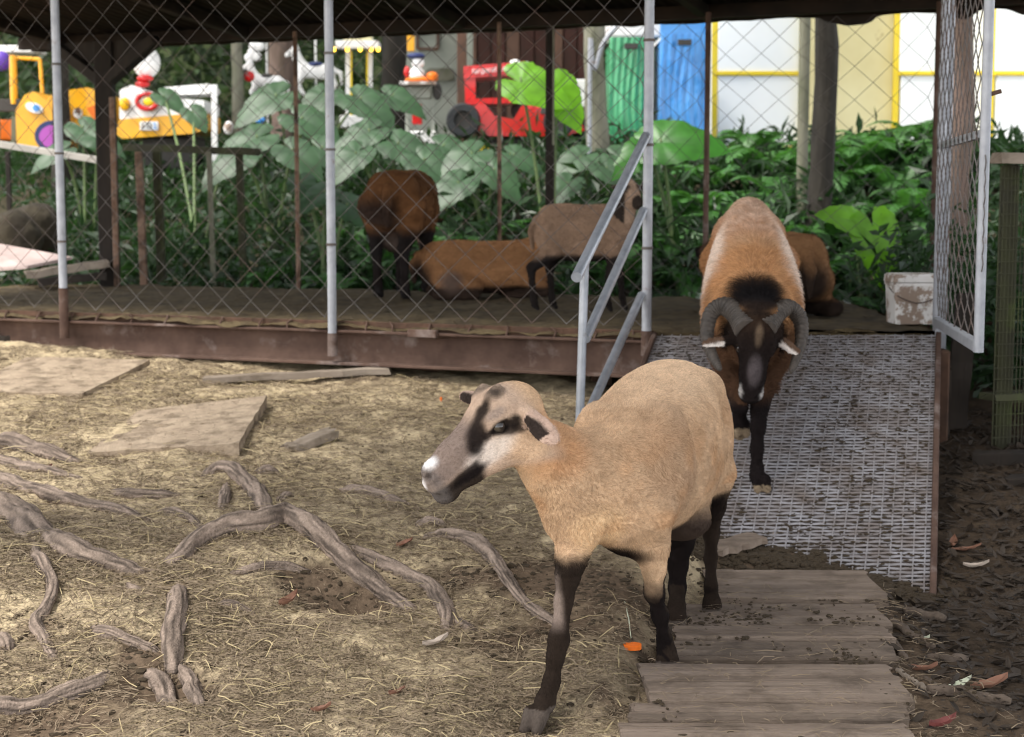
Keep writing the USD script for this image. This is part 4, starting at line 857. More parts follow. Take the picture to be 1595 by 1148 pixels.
    c = blend(c, V(.62, .46, .36), np.clip(.1 + 1.1 * streak, 0, 1) * .9 * sstep(.20, .02, top) * sstep(.70, .35, s)); c = blend(c, V(.50, .33, .20), .6 * sstep(.12, .02, top) * sstep(.5, .62, s) * streak * 1.6)                        # pale rump and loin
    for e in (-1, 1): c = blend(c, V(.66, .55, .47), .9 * sstep(.065, .02, np.abs(np.abs(y) - .150)) * sstep(.30, .42, s) * sstep(.86, .66, s) * np.clip(.6 + streak, 0, 1) * (y * e > 0))
    c = blend(c, V(.45, .22, .09), .6 * sstep(.10, .03, top) * sstep(.6, .7, s))
    c = blend(c, V(.10, .06, .035), .7 * sstep(.70, .6, z - .35 * (.9 - s) * 0) * (s > .5))
    c = blend(c, blk * 1.2, .97 * blob(p, V(.93, 6.02, .90), (.105, .16, .075), .35))                                             # dark nape
    c = blend(c, blk * 1.5, .97 * blob(p, V(.925, 5.94, .875), (.10, .12, .07), .35)); c = blend(c, V(.06, .03, .018), .85 * sstep(6.30, 6.12, p[:, 1]) * sstep(.84, .72, z))
    q = (p - poll) @ R.T; a, b, g = q.T; hd = (np.linalg.norm(p - H(.10, 0, 0), axis=1) < .23) & (a > -.09); hw = hd * sstep(-.09, -.05, a)
    c = blend(c, blk * 1.3, .95 * hw * (1 - .9 * sstep(-.035, -.06, g) * (a > -.0)))
    c = blend(c, V(.15, .105, .07), .9 * hw * blob(q, (.035, 0, .06), (.05, .018, .04)) * (.3 + sm[:, 0]))                       # tuft
    c = blend(c, V(.085, .07, .072), .7 * hw * blob(q, (.17, 0, .045), (.07, .03, .03)))
    c = blend(c, V(.45, .42, .40), .85 * hw * blob(q, (.235, .036, -.005), (.03, .012, .022))); c = blend(c, V(.45, .42, .40), .85 * hw * blob(q, (.235, -.036, -.005), (.03, .012, .022)))
    c = blend(c, V(.33, .2, .1), .8 * np.maximum(blob(q, (.068, .066, .005), (.014, .02, .008)), blob(q, (.068, -.066, .005), (.014, .02, .008))))
    for root, tip, s2 in ears:
        t = ((p - root) @ (tip - root)) / ((tip - root) @ (tip - root)); w = np.linalg.norm(p - root - np.clip(t, 0, 1)[:, None] * (tip - root), axis=1); near = (w < .03) & (t > .15) & (t < 1.5)
        c = blend(c, V(.10, .06, .04), .9 * near); c = blend(c, V(.62, .56, .52), .95 * near * sstep(.003, .009, np.abs((p - root) @ s2) * np.sign((p - root) @ s2 * -np.sign(s2[2]))))
    lg = (z < .56) & (p[:, 1] < 6.3); rz = .68 - .404 * (7.0 - p[:, 1])
    c = blend(c, blk * (1 + sm), .96 * lg * sstep(.55, .47, z) * (p[:, 1] < 6.16) * (np.linalg.norm(p - H(.1, 0, 0), axis=1) > .19))
    c = blend(c, blk * 1.5, .95 * (p[:, 1] > 6.6) * sstep(.84, .76, z))
    for hp in (at(1186, 769, 5.785), at(1154, 681, 5.99)): c = blend(c, V(.20, .15, .10), .9 * (np.linalg.norm(p[:, :2] - hp[:2], axis=1) < .07) * (z < hp[2] + .036))
    build((p, m.faces), 'body', 'coat', T, smooth=True, colors=np.clip(c, .004, 1))
    for e in (-1, 1):
        mb = MB(); mb.ball(H(.075, e * .0545, .014), .0165, 3); build(mb, 'eye', 'eye', T, smooth=True)
    for e in (-1, 1):
        xs = [(1163, 512, 5.86), (1150, 490, 5.93), (1128, 476, 5.98), (1108, 487, 5.99), (1101, 516, 5.96), (1106, 545, 5.90), (1116, 566, 5.83), (1122, 576, 5.79)] if e < 0 else [(1190, 512, 5.86), (1205, 492, 5.93), (1226, 479, 5.98), (1245, 494, 5.99), (1249, 522, 5.96), (1243, 550, 5.90), (1236, 570, 5.84), (1232, 580, 5.80)]
        P = spline([at(*k) for k in xs], 240); t = np.linspace(0, 1, 240); rr = (.037 * (1 - t) ** .75 + .006) * (1 + .13 * np.abs(np.sin((t ** .85) * 30 * PI)) ** .8 - .06)
        th = np.arange(20) / 20 * 2 * PI; ring = [1 + .10 * np.cos(2 * th + .6) + .05 * np.cos(3 * th) for _ in t]
        mb = MB(); mb.tube(P, rr, 20, ring=ring); build(mb, 'horn', 'horn', T, smooth=60)
    def flow(P):
        fl = np.tile(np.array(-dR) * .9 + V(0, 0, -.3), (len(P), 1)); yy = ((P - o) @ sd); ssx = (P - o) @ dR; fl += sd * (yy * 6)[:, None] * .8
        fl[P[:, 2] < .52] = (0, 0, -1); hdm = np.linalg.norm(P - H(.1, 0, 0), axis=1) < .2; fl[hdm] = -f; return fl
    def length(P):
        Lh = np.full(len(P), .022); ssx = (P - o) @ dR; Lh += .026 * sstep(.45, .75, ssx); Lh[(np.linalg.norm(P - H(.1, 0, 0), axis=1) < .2) | (P[:, 1] < 5.93)] = .008; Lh[P[:, 2] < .52] = .008; return Lh
    fur(T, m, c, 75000, length, flow, 6, skip=lambda P: (np.linalg.norm((P - H(.25, 0, 0)), axis=1) < .035), width=.0015, lift=.35)
ram()

# ---------------------------------------------------------------- the four sheep on the platform
def sheep_local(h, o):
    """A sheep of the flock in its own frame (x forward, z up, shoulder 0.72 m high); o: pose options. Returns the mesh, colours and points of the head."""
    F = Field((-.75, -.42, -.03), (.85, .42, 1.12), h); lying = o.get('lying'); dz = -.30 if lying else 0.0; fat = o.get('fat', 1.0)
    prof = [(0, .02, .60, .46, 0), (.03, .085, .675, .42, 0), (.10, .13, .715, .38, 0), (.25, .165, .725, .345, 0), (.42, .175, .715, .335, 0), (.58, .16, .72, .35, 0), (.70, .125, .715, .37, 0), (.78, .085, .66, .40, 0), (.82, .02, .58, .47, 0)]
    prof = [(s, w * fat, t + dz, max(b + dz, .015) if lying else b, c) for s, w, t, b, c in prof]
    F.loft((-.40, 0), (1, 0), prof, .03, 2.1)
    for e in (-1, 1): F.ell((.27, e * .09, .53 + dz), (.09, .05, .14), None, .05); F.ell((-.28, e * .085, .55 + dz), (.11, .06, .15), None, .05)
    nd = o['neck']                                              # neck end relative to the shoulder, head direction
    n0 = V(.30, 0, .60 + dz); n1 = n0 + V(*nd)
    F.chain([n0, (n0 + n1) / 2, n1], [.125, .095, .075], .05)
    f = unit(V(*o['face'])); u = unit(V(0, 0, 1) - f * f[2]) if abs(f[2]) < .95 else unit(V(1, 0, 0) - f * f[0]); l = np.cross(u, f); R = np.array([f, l, u]); poll = n1 + f * .02 + u * .015; hs = o.get('head', 1.0)
    H = lambda a, b, c: poll + (f * a + l * b + u * c) * hs
    F.ell(H(0, 0, 0), V(.075, .06, .062) * hs, R, .02); F.cone(H(.05, 0, 0), H(.18, 0, -.018), .052 * hs, .036 * hs, .03); F.ell(H(.20, 0, -.02), V(.034, .034, .034) * hs, R, .02); F.cone(H(.03, 0, -.05), H(.17, 0, -.045), .04 * hs, .024 * hs, .03)
    for e in (-1, 1): F.ell(H(-.015, e * .095, .012), V(.022, .055, .012) * hs, R, .015); F.cone(H(.055, e * .04, .03), H(.075, e * .04, .026), .016 * hs, .014 * hs, .015)
    if not lying:
        st = o.get('stride', (.03, -.03, .04, -.04))
        for e, x0, dx in ((1, .27, st[0]), (-1, .27, st[1])): F.chain([V(x0, e * .085, .50), V(x0 - .01, e * .085, .38), V(x0 + dx * .6, e * .085, .24), V(x0 + dx, e * .085, .09), V(x0 + dx + .01, e * .085, .05)], [.075, .045, .029, .020, .025], .03); hoof(F, V(x0 + dx + .015, e * .085, 0), (1, 0))
        for e, x0, dx in ((1, -.30, st[2]), (-1, -.30, st[3])): F.chain([V(x0, e * .095, .52), V(x0 + .06, e * .095, .42), V(x0 - .06 + dx, e * .09, .29), V(x0 - .04 + dx, e * .088, .09), V(x0 - .03 + dx, e * .088, .05)], [.10, .068, .030, .021, .026], .03); hoof(F, V(x0 - .02 + dx, e * .088, 0), (1, 0))
        if o.get('udder'): F.ell((-.20, 0, .335), (.10, .09, .075), None, .03)
    else:
        for e in (-1, 1):
            F.chain([V(.28, e * .10, .17), V(.36, e * .15, .06), V(.20, e * .17, .035), V(.14, e * .17, .03)], [.07, .04, .026, .026], .03)
            F.chain([V(-.25, e * .11, .18), V(-.10, e * .17, .08), V(-.30, e * .20, .045), V(-.14, e * .215, .03), V(-.08, e * .215, .03)], [.10, .07, .034, .026, .026], .03)
        if o.get('udder'): F.ell((-.22, -.17, .11), (.09, .07, .08), None, .03)
    F.chain([V(-.40, 0, .62 + dz), V(-.44, 0, .54 + dz), V(-.435, 0, .42 + dz)], [.03, .028, .014], .02)
    m = F.surface(); p = m.vertices; big = meshkit.fbm(p * 7, 3, o.get('seed', 1))[:, None]; sm = meshkit.fbm(p * 25, 3, 5)[:, None]; z = p[:, 2]; blk = V(.007, .006, .006); nz = m.vertex_normals[:, 2]
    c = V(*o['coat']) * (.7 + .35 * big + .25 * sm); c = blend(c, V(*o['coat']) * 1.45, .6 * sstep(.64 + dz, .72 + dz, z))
    if not lying:
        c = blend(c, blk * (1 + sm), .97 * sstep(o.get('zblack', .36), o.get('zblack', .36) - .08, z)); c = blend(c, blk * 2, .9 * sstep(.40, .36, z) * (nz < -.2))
        if o.get('darkrear'): c = blend(c, blk * 2, .85 * sstep(-.31, -.37, p[:, 0]) * sstep(.62, .50, z) * sstep(-.10, .0, p[:, 1]))
        if o.get('udder'): c = blend(c, V(.10, .07, .055), .9 * blob(p, (-.20, 0, .32), (.12, .11, .07)))
    else:
        c = blend(c, blk * 1.8, .93 * sstep(.11, .07, z)); c = blend(c, blk * 1.5, .93 * blob(p, (-.40, 0, .14), (.13, .2, .17)))
        if o.get('udder'): c = blend(c, V(.11, .075, .06), .95 * blob(p, (-.22, -.20, .12), (.09, .08, .10)))
    q = (p - poll) @ R.T / hs; hw = (np.linalg.norm(p - H(.08, 0, 0), axis=1) < .20 * hs) * sstep(-.05, 0, q[:, 0])
    c = blend(c, V(*o.get('facecol', (.08, .05, .035))), .9 * hw); c = blend(c, blk * 1.5, .93 * hw * np.maximum(sstep(.045, .06, np.abs(q[:, 1])), sstep(.17, .19, q[:, 0])))
    c = blend(c, blk * 1.5, .9 * hw * np.maximum(blob(q, (.06, .04, .03), (.035, .025, .025)), blob(q, (.06, -.04, .03), (.035, .025, .025))))
    return m, np.clip(c, .004, 1), [H(.065, e * .047, .018) for e in (-1, 1)], hs
def place_sheep(name, label, o, loc, rz, scale=1.0, sq=(1, 1, 1), h=.0125, hair=22000, L=.016, group=None):
    m, c, eyes, hs = sheep_local(h, o); Rz = np.array([[math.cos(rz), -math.sin(rz), 0], [math.sin(rz), math.cos(rz), 0], [0, 0, 1]]); loc = np.asarray(loc, float)
    T = Thing(name, label, 'sheep', loc, group=group); m.vertices = (m.vertices * V(*sq)) @ Rz.T * scale + loc
    build((m.vertices, m.faces), 'body', 'coat', T, smooth=True, colors=c)
    for e in eyes: mb = MB(); mb.ball((e * V(*sq)) @ Rz.T * scale + loc, .014 * hs * scale, 2); build(mb, 'eye', 'eye', T, smooth=True)
    back = V(-math.cos(rz), -math.sin(rz), -.4)
    fur(T, m, c, hair, L * scale, lambda P: np.tile(back, (len(P), 1)), 9, width=.002, lift=.3)
pzz = PZ + .004
d_ = unit(V(.14, .99, 0)); place_sheep('sheep', 'dark reddish brown ewe standing with its rear to the camera behind the fence', dict(neck=(.22, 0, -.18), face=(.7, 0, -.7), coat=(.11, .05, .021), udder=True, darkrear=True, seed=4, fat=1.0, zblack=.42, stride=(.03, -.03, .05, -.05)), (at(600, 465, 9.15)[0] + .08, 9.55, pzz), math.atan2(d_[1], d_[0]), 1.04)
place_sheep('sheep', 'reddish tan ewe lying on the platform left of the standing lamb', dict(lying=True, neck=(.20, .0, .16), face=(.8, -.3, .1), coat=(.25, .125, .058), udder=True, seed=7, fat=1.05), (at(752, 460, 9.25)[0], 9.42, pzz), math.radians(8), .93, sq=(1.02, 1, .86))
place_sheep('lamb', 'greyish brown lamb with black legs standing behind the pipe handrail', dict(neck=(.09, -.05, .21), face=(.40, -.82, -.3), coat=(.215, .14, .095), seed=9, zblack=.40, stride=(.06, -.05, .06, -.07), facecol=(.30, .21, .15), head=1.05), (at(908, 485, 8.25)[0], 8.27, pzz), math.radians(-9), .77, sq=(.80, .95, 1), h=.0115)
place_sheep('sheep', 'brown sheep resting on the platform behind the ram, only its rump visible', dict(lying=True, neck=(.15, .05, .05), face=(.8, .5, -.2), coat=(.20, .105, .05), seed=12, fat=1.1), (1.335, 8.02, pzz), math.radians(104), .98)
# ================================================================ boards and planks lying in the pen
def lay(px, py, lift=0.0):
    g = gnd(px, py); g[2] = float(ground_z(g[0], g[1])[0]) + lift; return g
def board(name, label, corners, thick, mat, lifts, seed, wear=.004):
    """A sheet of wood lying on the ground: corners (photograph columns and rows) anticlockwise from the front left."""
    C = [lay(*c, l) for c, l in zip(corners, lifts)]; n = 16; rg = np.random.default_rng(seed); U, W = np.meshgrid(np.linspace(0, 1, n), np.linspace(0, 1, n)); U, W = U[..., None], W[..., None]
    top = (1 - W) * ((1 - U) * C[0] + U * C[1]) + W * ((1 - U) * C[3] + U * C[2]); top[..., 2] += (meshkit.noise(top * 6, seed) - .5) * wear * 2
    e = (U[..., 0] == 0) | (U[..., 0] == 1) | (W[..., 0] == 0) | (W[..., 0] == 1); top[e] += rg.normal(0, .0016, (e.sum(), 3)) * V(1, 1, .3)
    v = np.vstack([top.reshape(-1, 3), (top - V(0, 0, thick)).reshape(-1, 3)]); i, j = np.meshgrid(np.arange(n - 1), np.arange(n - 1), indexing='ij'); q = (i * n + j).ravel(); F1 = np.stack([q, q + 1, q + n + 1, q + n], 1); F2 = F1[:, ::-1] + n * n
    rim = [k for k in range(n)] + [k * n + n - 1 for k in range(1, n)] + [n * n - 1 - k for k in range(1, n)] + [(n - 1 - k) * n for k in range(1, n - 1)]; rim = np.array(rim); nx_ = np.roll(rim, -1)
    mb = MB(); mb.add(v, np.vstack([F1, F2, np.stack([rim, rim + n * n, nx_ + n * n, nx_], 1)])); build(mb, name, mat, None, label=label, cat='board', smooth=30); return C
BA = board('wooden_board', 'weathered plywood sheet half under straw nearest the platform at left', [(-60, 612), (128, 617), (234, 566), (40, 560)], .035, 'ply', (.012, .022, .030, .01), 1)
BB = board('wooden_board', 'large straw strewn plywood sheet with a thick right edge behind the roots', [(135, 706), (372, 708), (416, 634), (215, 642)], .055, 'ply', (.012, .055, .055, .012), 2)
mb = MB(); mb.add(*plank(lay(318, 594, .005), lay(606, 590, .028), .07, .03, seed=4)); build(mb, 'loose_plank', 'grey_wood', None, label='long thin grey plank lying in the straw below the steel beam', cat='plank')
mb = MB(); mb.add(*plank(lay(448, 697, .0), lay(518, 684, .03), .09, .035, seed=6, rag=.02)); build(mb, 'loose_plank', 'grey_wood', None, label='short broken grey wood piece in the straw right of the large sheet', cat='plank')
mb = MB(); mb.add(*plank(lay(228, 542, .012), lay(690, 578, .008), .055, .035, seed=7, rag=.02)); build(mb, 'loose_plank', 'rust_dark', None, label='long dark rusty strip along the foot of the steel beam', cat='plank')
mb = MB(); mb.add(*plank(lay(-30, 530, .01), lay(52, 532, .01), .05, .03, seed=8, rag=.02)); build(mb, 'loose_plank', 'dark_wood', None, label='dark short strip at the left end of the beam foot', cat='plank')
mb = MB(); mb.add(*plank(lay(1112, 856, .005), lay(1178, 845, .02), .10, .025, seed=9, rag=.015)); build(mb, 'loose_plank', 'plank_wood', None, label='small pale board end poking from soil at the foot of the ramp', cat='plank')
# the plank path
bw = Thing('boardwalk', 'path of weathered brown cross planks leading away from the ramp', 'boardwalk', (.75, 4.3, 0))
def edge_x(y0, pts): return float(np.interp(y0, [p[1] for p in pts], [p[0] for p in pts]))
rows = [(886, 931, .010), (938, 972, .004), (975, 993, .010), (997, 1025, .006), (1031, 1091, .012), (1094, 1107, .006), (1109, 1122, .002), (1126, 1158, .010), (1162, 1215, .006)]
for k, (ya, yb, zz) in enumerate(rows):
    ym = (ya + yb) / 2; l0, r0 = edge_x(ym, LE), edge_x(ym, RE); zt_ = .018 + zz; pl0, pr0 = atz(l0, ym, zt_), atz(r0, ym, zt_); w = abs(atz(1200, ya, zt_)[1] - atz(1200, yb, zt_)[1])
    pl0[2] = zt_ - .018; pr0[2] = zt_ - .016
    mb = MB(); dz_ = (.004, .001, .004, 0, .003, .0, .001, .003, 0)[k]; mb.add(*plank(pl0 + V(0, 0, dz_), pr0 + V(0, 0, dz_ - .004), w * .96, .036, seed=60 + k, rag=.008, seg=18, warp=.0018, cracks=4 if w > .12 else 2, side=.4))
    build(mb, 'plank', 'plank_wood_dark' if k in (3, 6) else 'plank_wood', bw, smooth=25)

# ================================================================ tree roots
ROOTS = [
 ('thick smooth grey root entering at the left edge above the others', [(-30, 676, 20), (20, 690, 19), (70, 702, 16), (128, 718, 8)], .55),
 ('thin grey root below the topmost one at the left edge', [(-20, 708, 12), (40, 722, 12), (92, 740, 9), (130, 748, 5)], .4),
 ('long dark root running from the left edge under the short log shaped root', [(-30, 728, 13), (25, 752, 14), (80, 772, 14), (140, 788, 13), (190, 800, 12), (240, 815, 7)], .7),
 ('thickest root slanting down from the left edge to a knotted end', [(-30, 765, 30), (20, 790, 30), (65, 822, 27), (115, 848, 24), (170, 870, 19), (215, 882, 14), (248, 884, 9)], .55),
 ('slender root curving down like a bow beside the left edge', [(6, 795, 12), (35, 832, 13), (60, 868, 12), (82, 912, 12), (72, 948, 11), (58, 968, 12), (72, 998, 11), (90, 1022, 9)], .75),
 ('short log shaped root lying level below the large plywood sheet', [(165, 764, 9), (200, 770, 12), (245, 771, 12), (286, 768, 9)], .6),
 ('hooked root rising beside the corner of the large plywood sheet', [(318, 742, 9), (338, 732, 12), (366, 740, 14), (392, 760, 15), (412, 785, 15), (432, 808, 14)], .9),
 ('thin prop of root under the hooked root', [(352, 748, 9), (350, 778, 10), (344, 803, 7)], .4),
 ('big arched grey root bridging a dark hollow in the middle', [(252, 872, 13), (285, 853, 18), (318, 832, 19), (360, 824, 19), (405, 822, 20), (445, 812, 21), (485, 832, 21), (525, 862, 20), (565, 893, 18), (605, 917, 16), (648, 942, 11)], 1.5),
 ('root bending down to the right of the arched root', [(540, 848, 10), (580, 865, 14), (628, 884, 14), (668, 908, 15), (690, 940, 15), (697, 985, 13)], .85),
 ('root curving from the straw towards the front leg of the tan ewe', [(660, 832, 10), (695, 832, 13), (735, 840, 14), (765, 862, 14), (788, 895, 12), (815, 928, 11), (845, 952, 11), (880, 968, 9)], .75),
 ('half buried root stub above the one nearest the ewe', [(648, 820, 9), (672, 815, 13), (700, 822, 9)], .4),
 ('short root pieces in the straw left of the ewe muzzle', [(522, 757, 9), (560, 762, 13), (600, 774, 10), (640, 785, 5)], .45),
 ('stout upright looking root stump in the lower left', [(282, 898, 15), (276, 930, 19), (270, 970, 21), (268, 1010, 19), (266, 1036, 15)], 1.0),
 ('short dark root pointing at the stout stump from the left', [(142, 972, 10), (165, 984, 13), (205, 994, 13), (248, 1008, 10)], .8),
 ('thick root across the bottom left corner', [(-30, 1094, 19), (30, 1096, 19), (70, 1090, 18), (110, 1078, 17), (145, 1062, 15), (172, 1042, 10)], .8),
 ('knobbly root end below the stout stump', [(232, 1036, 12), (248, 1062, 20), (262, 1090, 18), (268, 1106, 10)], .7),
 ('second knobbly root end right of the first below the stump', [(280, 1028, 10), (294, 1056, 16), (308, 1084, 15), (314, 1100, 9)], .6),
 ('blunt root stub at the left edge beside the bow shaped root', [(-20, 992, 18), (4, 994, 16), (14, 1006, 11)], .8),
 ('thin flat root under the middle of the arched root', [(358, 892, 7), (400, 886, 9), (440, 886, 9), (486, 890, 6)], .6),
 ('thin root ending below the long dark root', [(238, 800, 5), (268, 800, 10), (296, 812, 10), (316, 824, 6)], .5),
 ('small root stub beside the hooked root', [(396, 742, 7), (415, 736, 10), (430, 732, 8)], .5),
 ('small root knob right of the hooked root', [(434, 782, 7), (446, 772, 10), (456, 770, 8)], .5),
 ('buried root lump in the straw left of the stout stump', [(198, 900, 6), (212, 914, 11), (228, 934, 7)], .35),
 ('small root lump right of the stout stump', [(336, 942, 6), (362, 942, 12), (396, 950, 9)], .4),
 ('dark slanting root nub right of the root by the hollow', [(700, 950, 7), (722, 968, 10), (744, 984, 6)], .45),
]
for k, (lab, pts, lift) in enumerate(ROOTS):
    P, r = [], []
    for j, (px, py, rr) in enumerate(pts):
        g = lay(px, py + rr * .45); rad = rr * .86 * g[1] / FPX; e = 1.0 if 0 < j < len(pts) - 1 else .0
        mid = math.sin(PI * j / max(len(pts) - 1, 1)); off = 0 < pts[j][0] < 1590; g[2] += rad * ((-.8 if (j in (0, len(pts) - 1) and off) else -.2) + .7 * lift * mid); P.append(g); r.append(rad)
    n = max(44, len(pts) * 16); S = spline(np.column_stack([P, r]), n); q = S[:, :3]; rg = np.random.default_rng(k); wob = np.stack([meshkit.fbm(q * 11 + s_, 3, k) - .5 for s_ in (0, 7, 13)], 1) * np.minimum(S[:, 3:4] * 1.0, .02)
    th = np.arange(30) / 30 * 2 * PI; ring = []; cols = []; arc = np.concatenate([[0], np.cumsum(np.linalg.norm(np.diff(q, axis=0), axis=1))])
    for i in range(n):
        rp_ = np.stack([np.cos(th) * 1.3 + k * 3, np.sin(th) * 1.3, np.full(30, arc[i] * 6)], 1); rq = np.stack([np.cos(th + i * .03) * 3.2 + k, np.sin(th + i * .03) * 3.2, np.full(30, arc[i] * 5)], 1); rs_ = np.stack([np.cos(th) * 5 + k, np.sin(th) * 5, np.full(30, arc[i] * 40)], 1); ring.append(1 + (meshkit.noise(rp_, 2) - .5) * .34 + (meshkit.noise(rq, 5) - .5) * .36 + .05 * np.abs(np.sin(th * 6 + 3 * meshkit.noise(rp_ * .6, 9))) + (meshkit.noise(rs_, 7) - .5) * .05); st_ = meshkit.fbm(np.stack([np.cos(th) * 7 + k, np.sin(th) * 7, np.full(30, arc[i] * 9)], 1), 3, 11)[:, None]; cr_ = meshkit.noise(np.stack([np.cos(th) * 3 + k, np.sin(th) * 3, np.full(30, arc[i] * 26)], 1), 13)[:, None]; cols.append(V(.165, .127, .102) * (.35 + 1.15 * sstep(.25, .7, st_)) * (.8 + .4 * cr_))
    taper = np.minimum(1, np.minimum(np.arange(n) + 1.2, n - np.arange(n) + .2) / 3.5) ** .6
    mb = MB(); mb.tube(q + wob, np.maximum(S[:, 3], .003) * taper * (.9 + .2 * meshkit.noise(np.column_stack([np.arange(n) * .22, 0 * q[:, 0], 0 * q[:, 0] + k]), 3)), 30, ring=ring); cc_ = np.vstack(cols + [cols[0][:1], cols[-1][:1]]); build(mb, 'tree_root', 'bark_skin', None, smooth=True, label=lab, cat='root', colors=cc_)

# ================================================================ sticks, fallen leaves and other small things
def sticks(lab, pts, r, mat='stick', name='stick'):
    P = np.array([lay(a, b, r * .8) for a, b in pts]); S = spline(P, 14); rg = np.random.default_rng(int(abs(P.sum() * 1e4)) % 9999); S[1:-1] += rg.normal(0, r * .18, (12, 3)); rr = r * .85 * (1 + .07 * rg.normal(size=14)); rr[0] *= .7; rr[-1] *= .6
    mb = MB(); mb.tube(S, rr, 8); build(mb, name, mat, None, smooth=True, label=lab, cat='stick')
sticks('thick dark stick lying in the litter at the lower right', [(1446, 1078), (1490, 1088), (1575, 1100)], .017)
sticks('pale split stick beside the end of the boardwalk', [(1397, 1042), (1425, 1060), (1452, 1082)], .009, 'grey_wood')
sticks('bent dark stick at the bottom right corner of the ramp', [(1410, 948), (1428, 955), (1472, 968)], .016)
sticks('dark stick leaning against the boardwalk end', [(1388, 968), (1418, 992), (1455, 1008)], .014)
sticks('short stick with a round end in the litter', [(1446, 1024), (1475, 1028), (1508, 1022)], .013)
sticks('thin twig above the thick dark stick', [(1440, 1055), (1458, 1063), (1480, 1080)], .008)
sticks('stubby stick pointing along the boardwalk edge', [(1380, 985), (1395, 1005), (1412, 1025)], .012)
sticks('narrow upright straw stem above the orange carrot slice', [(983, 990), (979, 965), (973, 940)], .002, 'leaf_greenish', 'straw_stem')
mb = MB(); c = lay(985, 1001, .012); mb.prism([(.020 * math.cos(a) * 1.25, .020 * math.sin(a)) for a in np.linspace(0, 2 * PI, 18)[:-1]], c - V(0, 0, .006), V(1, 0, 0), V(0, 1, 0), .014); build(mb, 'carrot_slice', 'carrot', None, label='bright orange carrot slice on the ground between the ewe legs', cat='carrot')
mb = MB(); mb.ball(lay(687, 622, .01), V(.006, .004, .011), 1); build(mb, 'carrot_slice', 'carrot', None, label='tiny orange scrap in the straw behind the ewe head', cat='carrot')
def leaf_mesh(c, L, w, ang, curl, seed, tilt=.25):
    rg = np.random.default_rng(seed); n, m_ = 9, 5; t = np.linspace(0, 1, n)[:, None]; s_ = np.linspace(-1, 1, m_)[None]; hw = w * np.sin(PI * t ** .8) ** .8 * .5
    x = (t - .5) * L + 0 * s_; y = s_ * hw; z = curl * L * ((t - .5) ** 2 * 4 * .3) + curl * w * s_ ** 2 * .8 + rg.normal(0, .0012, (n, m_)) + .006
    ca, sa_ = math.cos(ang), math.sin(ang); v = np.stack([x * ca - y * sa_, x * sa_ + y * ca, z + tilt * x], -1).reshape(-1, 3) + c
    i, j = np.meshgrid(np.arange(n - 1), np.arange(m_ - 1), indexing='ij'); q = (i * m_ + j).ravel(); f = np.stack([q, q + 1, q + m_ + 1, q + m_], 1); return np.vstack([v, v - V(0, 0, .0012)]), np.vstack([f[:, ::-1], f + n * m_])
LV = [('orange brown curled leaf in the dark hollow under the arched root', 449, 945, .075, .035, .9, .5, 'leaf_brown'), ('pale folded leaf on straw left of the ewe front hoof', 678, 1010, .075, .03, .4, .4, 'leaf_pale'), ('small red leaf scrap on the uppermost left roots', 74, 728, .035, .022, .3, .4, 'leaf_red'),
      ('pinkish dry leaf in the straw above the curved root', 630, 848, .06, .03, .6, .3, 'leaf_brown'), ('pale grey leaf at the right end of the first boardwalk plank', 1325, 910, .06, .034, -.5, .4, 'leaf_pale'), ('whitish green pointed leaf beside the thick dark stick', 1348, 1082, .08, .03, .5, .3, 'leaf_greenish'),
      ('wide brown leaf at the lower right', 1540, 1078, .10, .045, .1, .4, 'leaf_brown'), ('small whitish leaf right of the boardwalk', 1437, 998, .05, .022, -.9, .5, 'leaf_greenish'), ('dull red leaf at the bottom right', 1468, 1130, .07, .03, .2, .5, 'leaf_red'), ('long tan leaf near the ramp corner', 1505, 862, .10, .03, -.3, .3, 'leaf_brown'),
      ('tan curled leaf right of the ramp foot', 1520, 890, .09, .032, -.6, .4, 'leaf_pale'), ('brown leaf leaning by the ramp side', 1485, 850, .07, .03, 1.2, .5, 'leaf_brown'), ('dark red brown leaf in the middle of the litter', 1440, 1042, .07, .03, -.4, .4, 'leaf_brown'), ('pale leaf on the soil pile at the foot of the ramp', 1207, 838, .045, .03, 1.0, .6, 'leaf_pale'),
      ('small brown leaf near the arched root end', 500, 1118, .05, .024, .2, .4, 'leaf_brown'), ('reddish leaf at the bottom centre straw', 618, 1088, .045, .02, .4, .4, 'leaf_brown')]
LV[5] = (LV[5][0], 1495, 1070) + LV[5][3:]
for k, (lab, px, py, L, w, ang, curl, mat) in enumerate(LV): build(leaf_mesh(lay(px, py, .004), L, w, ang, curl, k), 'fallen_leaf', mat, None, smooth=True, label=lab, cat='leaf')
# the white bucket
bk = Thing('bucket', 'square white plastic bucket with a lid, smeared with brown dirt', 'bucket', (1.83, 7.28, PZ))
bc = V(1.885, 7.42, PZ + .005)
def rsq(h, r=.02): return rounded([(-h, -h), (h, -h), (h, h), (-h, h)], r)
def frustum(z0, z1, h0, h1, rad=.02):
    a, b = rsq(h0, rad), rsq(h1, rad); n = len(a); b = a * (h1 / h0); v = np.vstack([np.column_stack([a, np.full(n, z0)]), np.column_stack([b, np.full(n, z1)]), [[0, 0, z0], [0, 0, z1]]]); k = np.arange(n); k2 = (k + 1) % n
    return v + bc, np.vstack([np.stack([k, k2, n + k2], 1), np.stack([k, n + k2, n + k], 1), np.stack([k2, k, np.full(n, 2 * n)], 1), np.stack([n + k, n + k2, np.full(n, 2 * n + 1)], 1)])
mb = MB(); mb.add(*frustum(0, .185, .098, .106)); build(mb, 'pail', 'white_dirty', bk, smooth=40)
mb = MB(); mb.add(*frustum(.178, .192, .109, .111)); mb.add(*frustum(.195, .226, .113, .110)); mb.add(*frustum(.226, .232, .104, .102)); build(mb, 'lid', 'white_dirty', bk, smooth=40)
mb = MB()
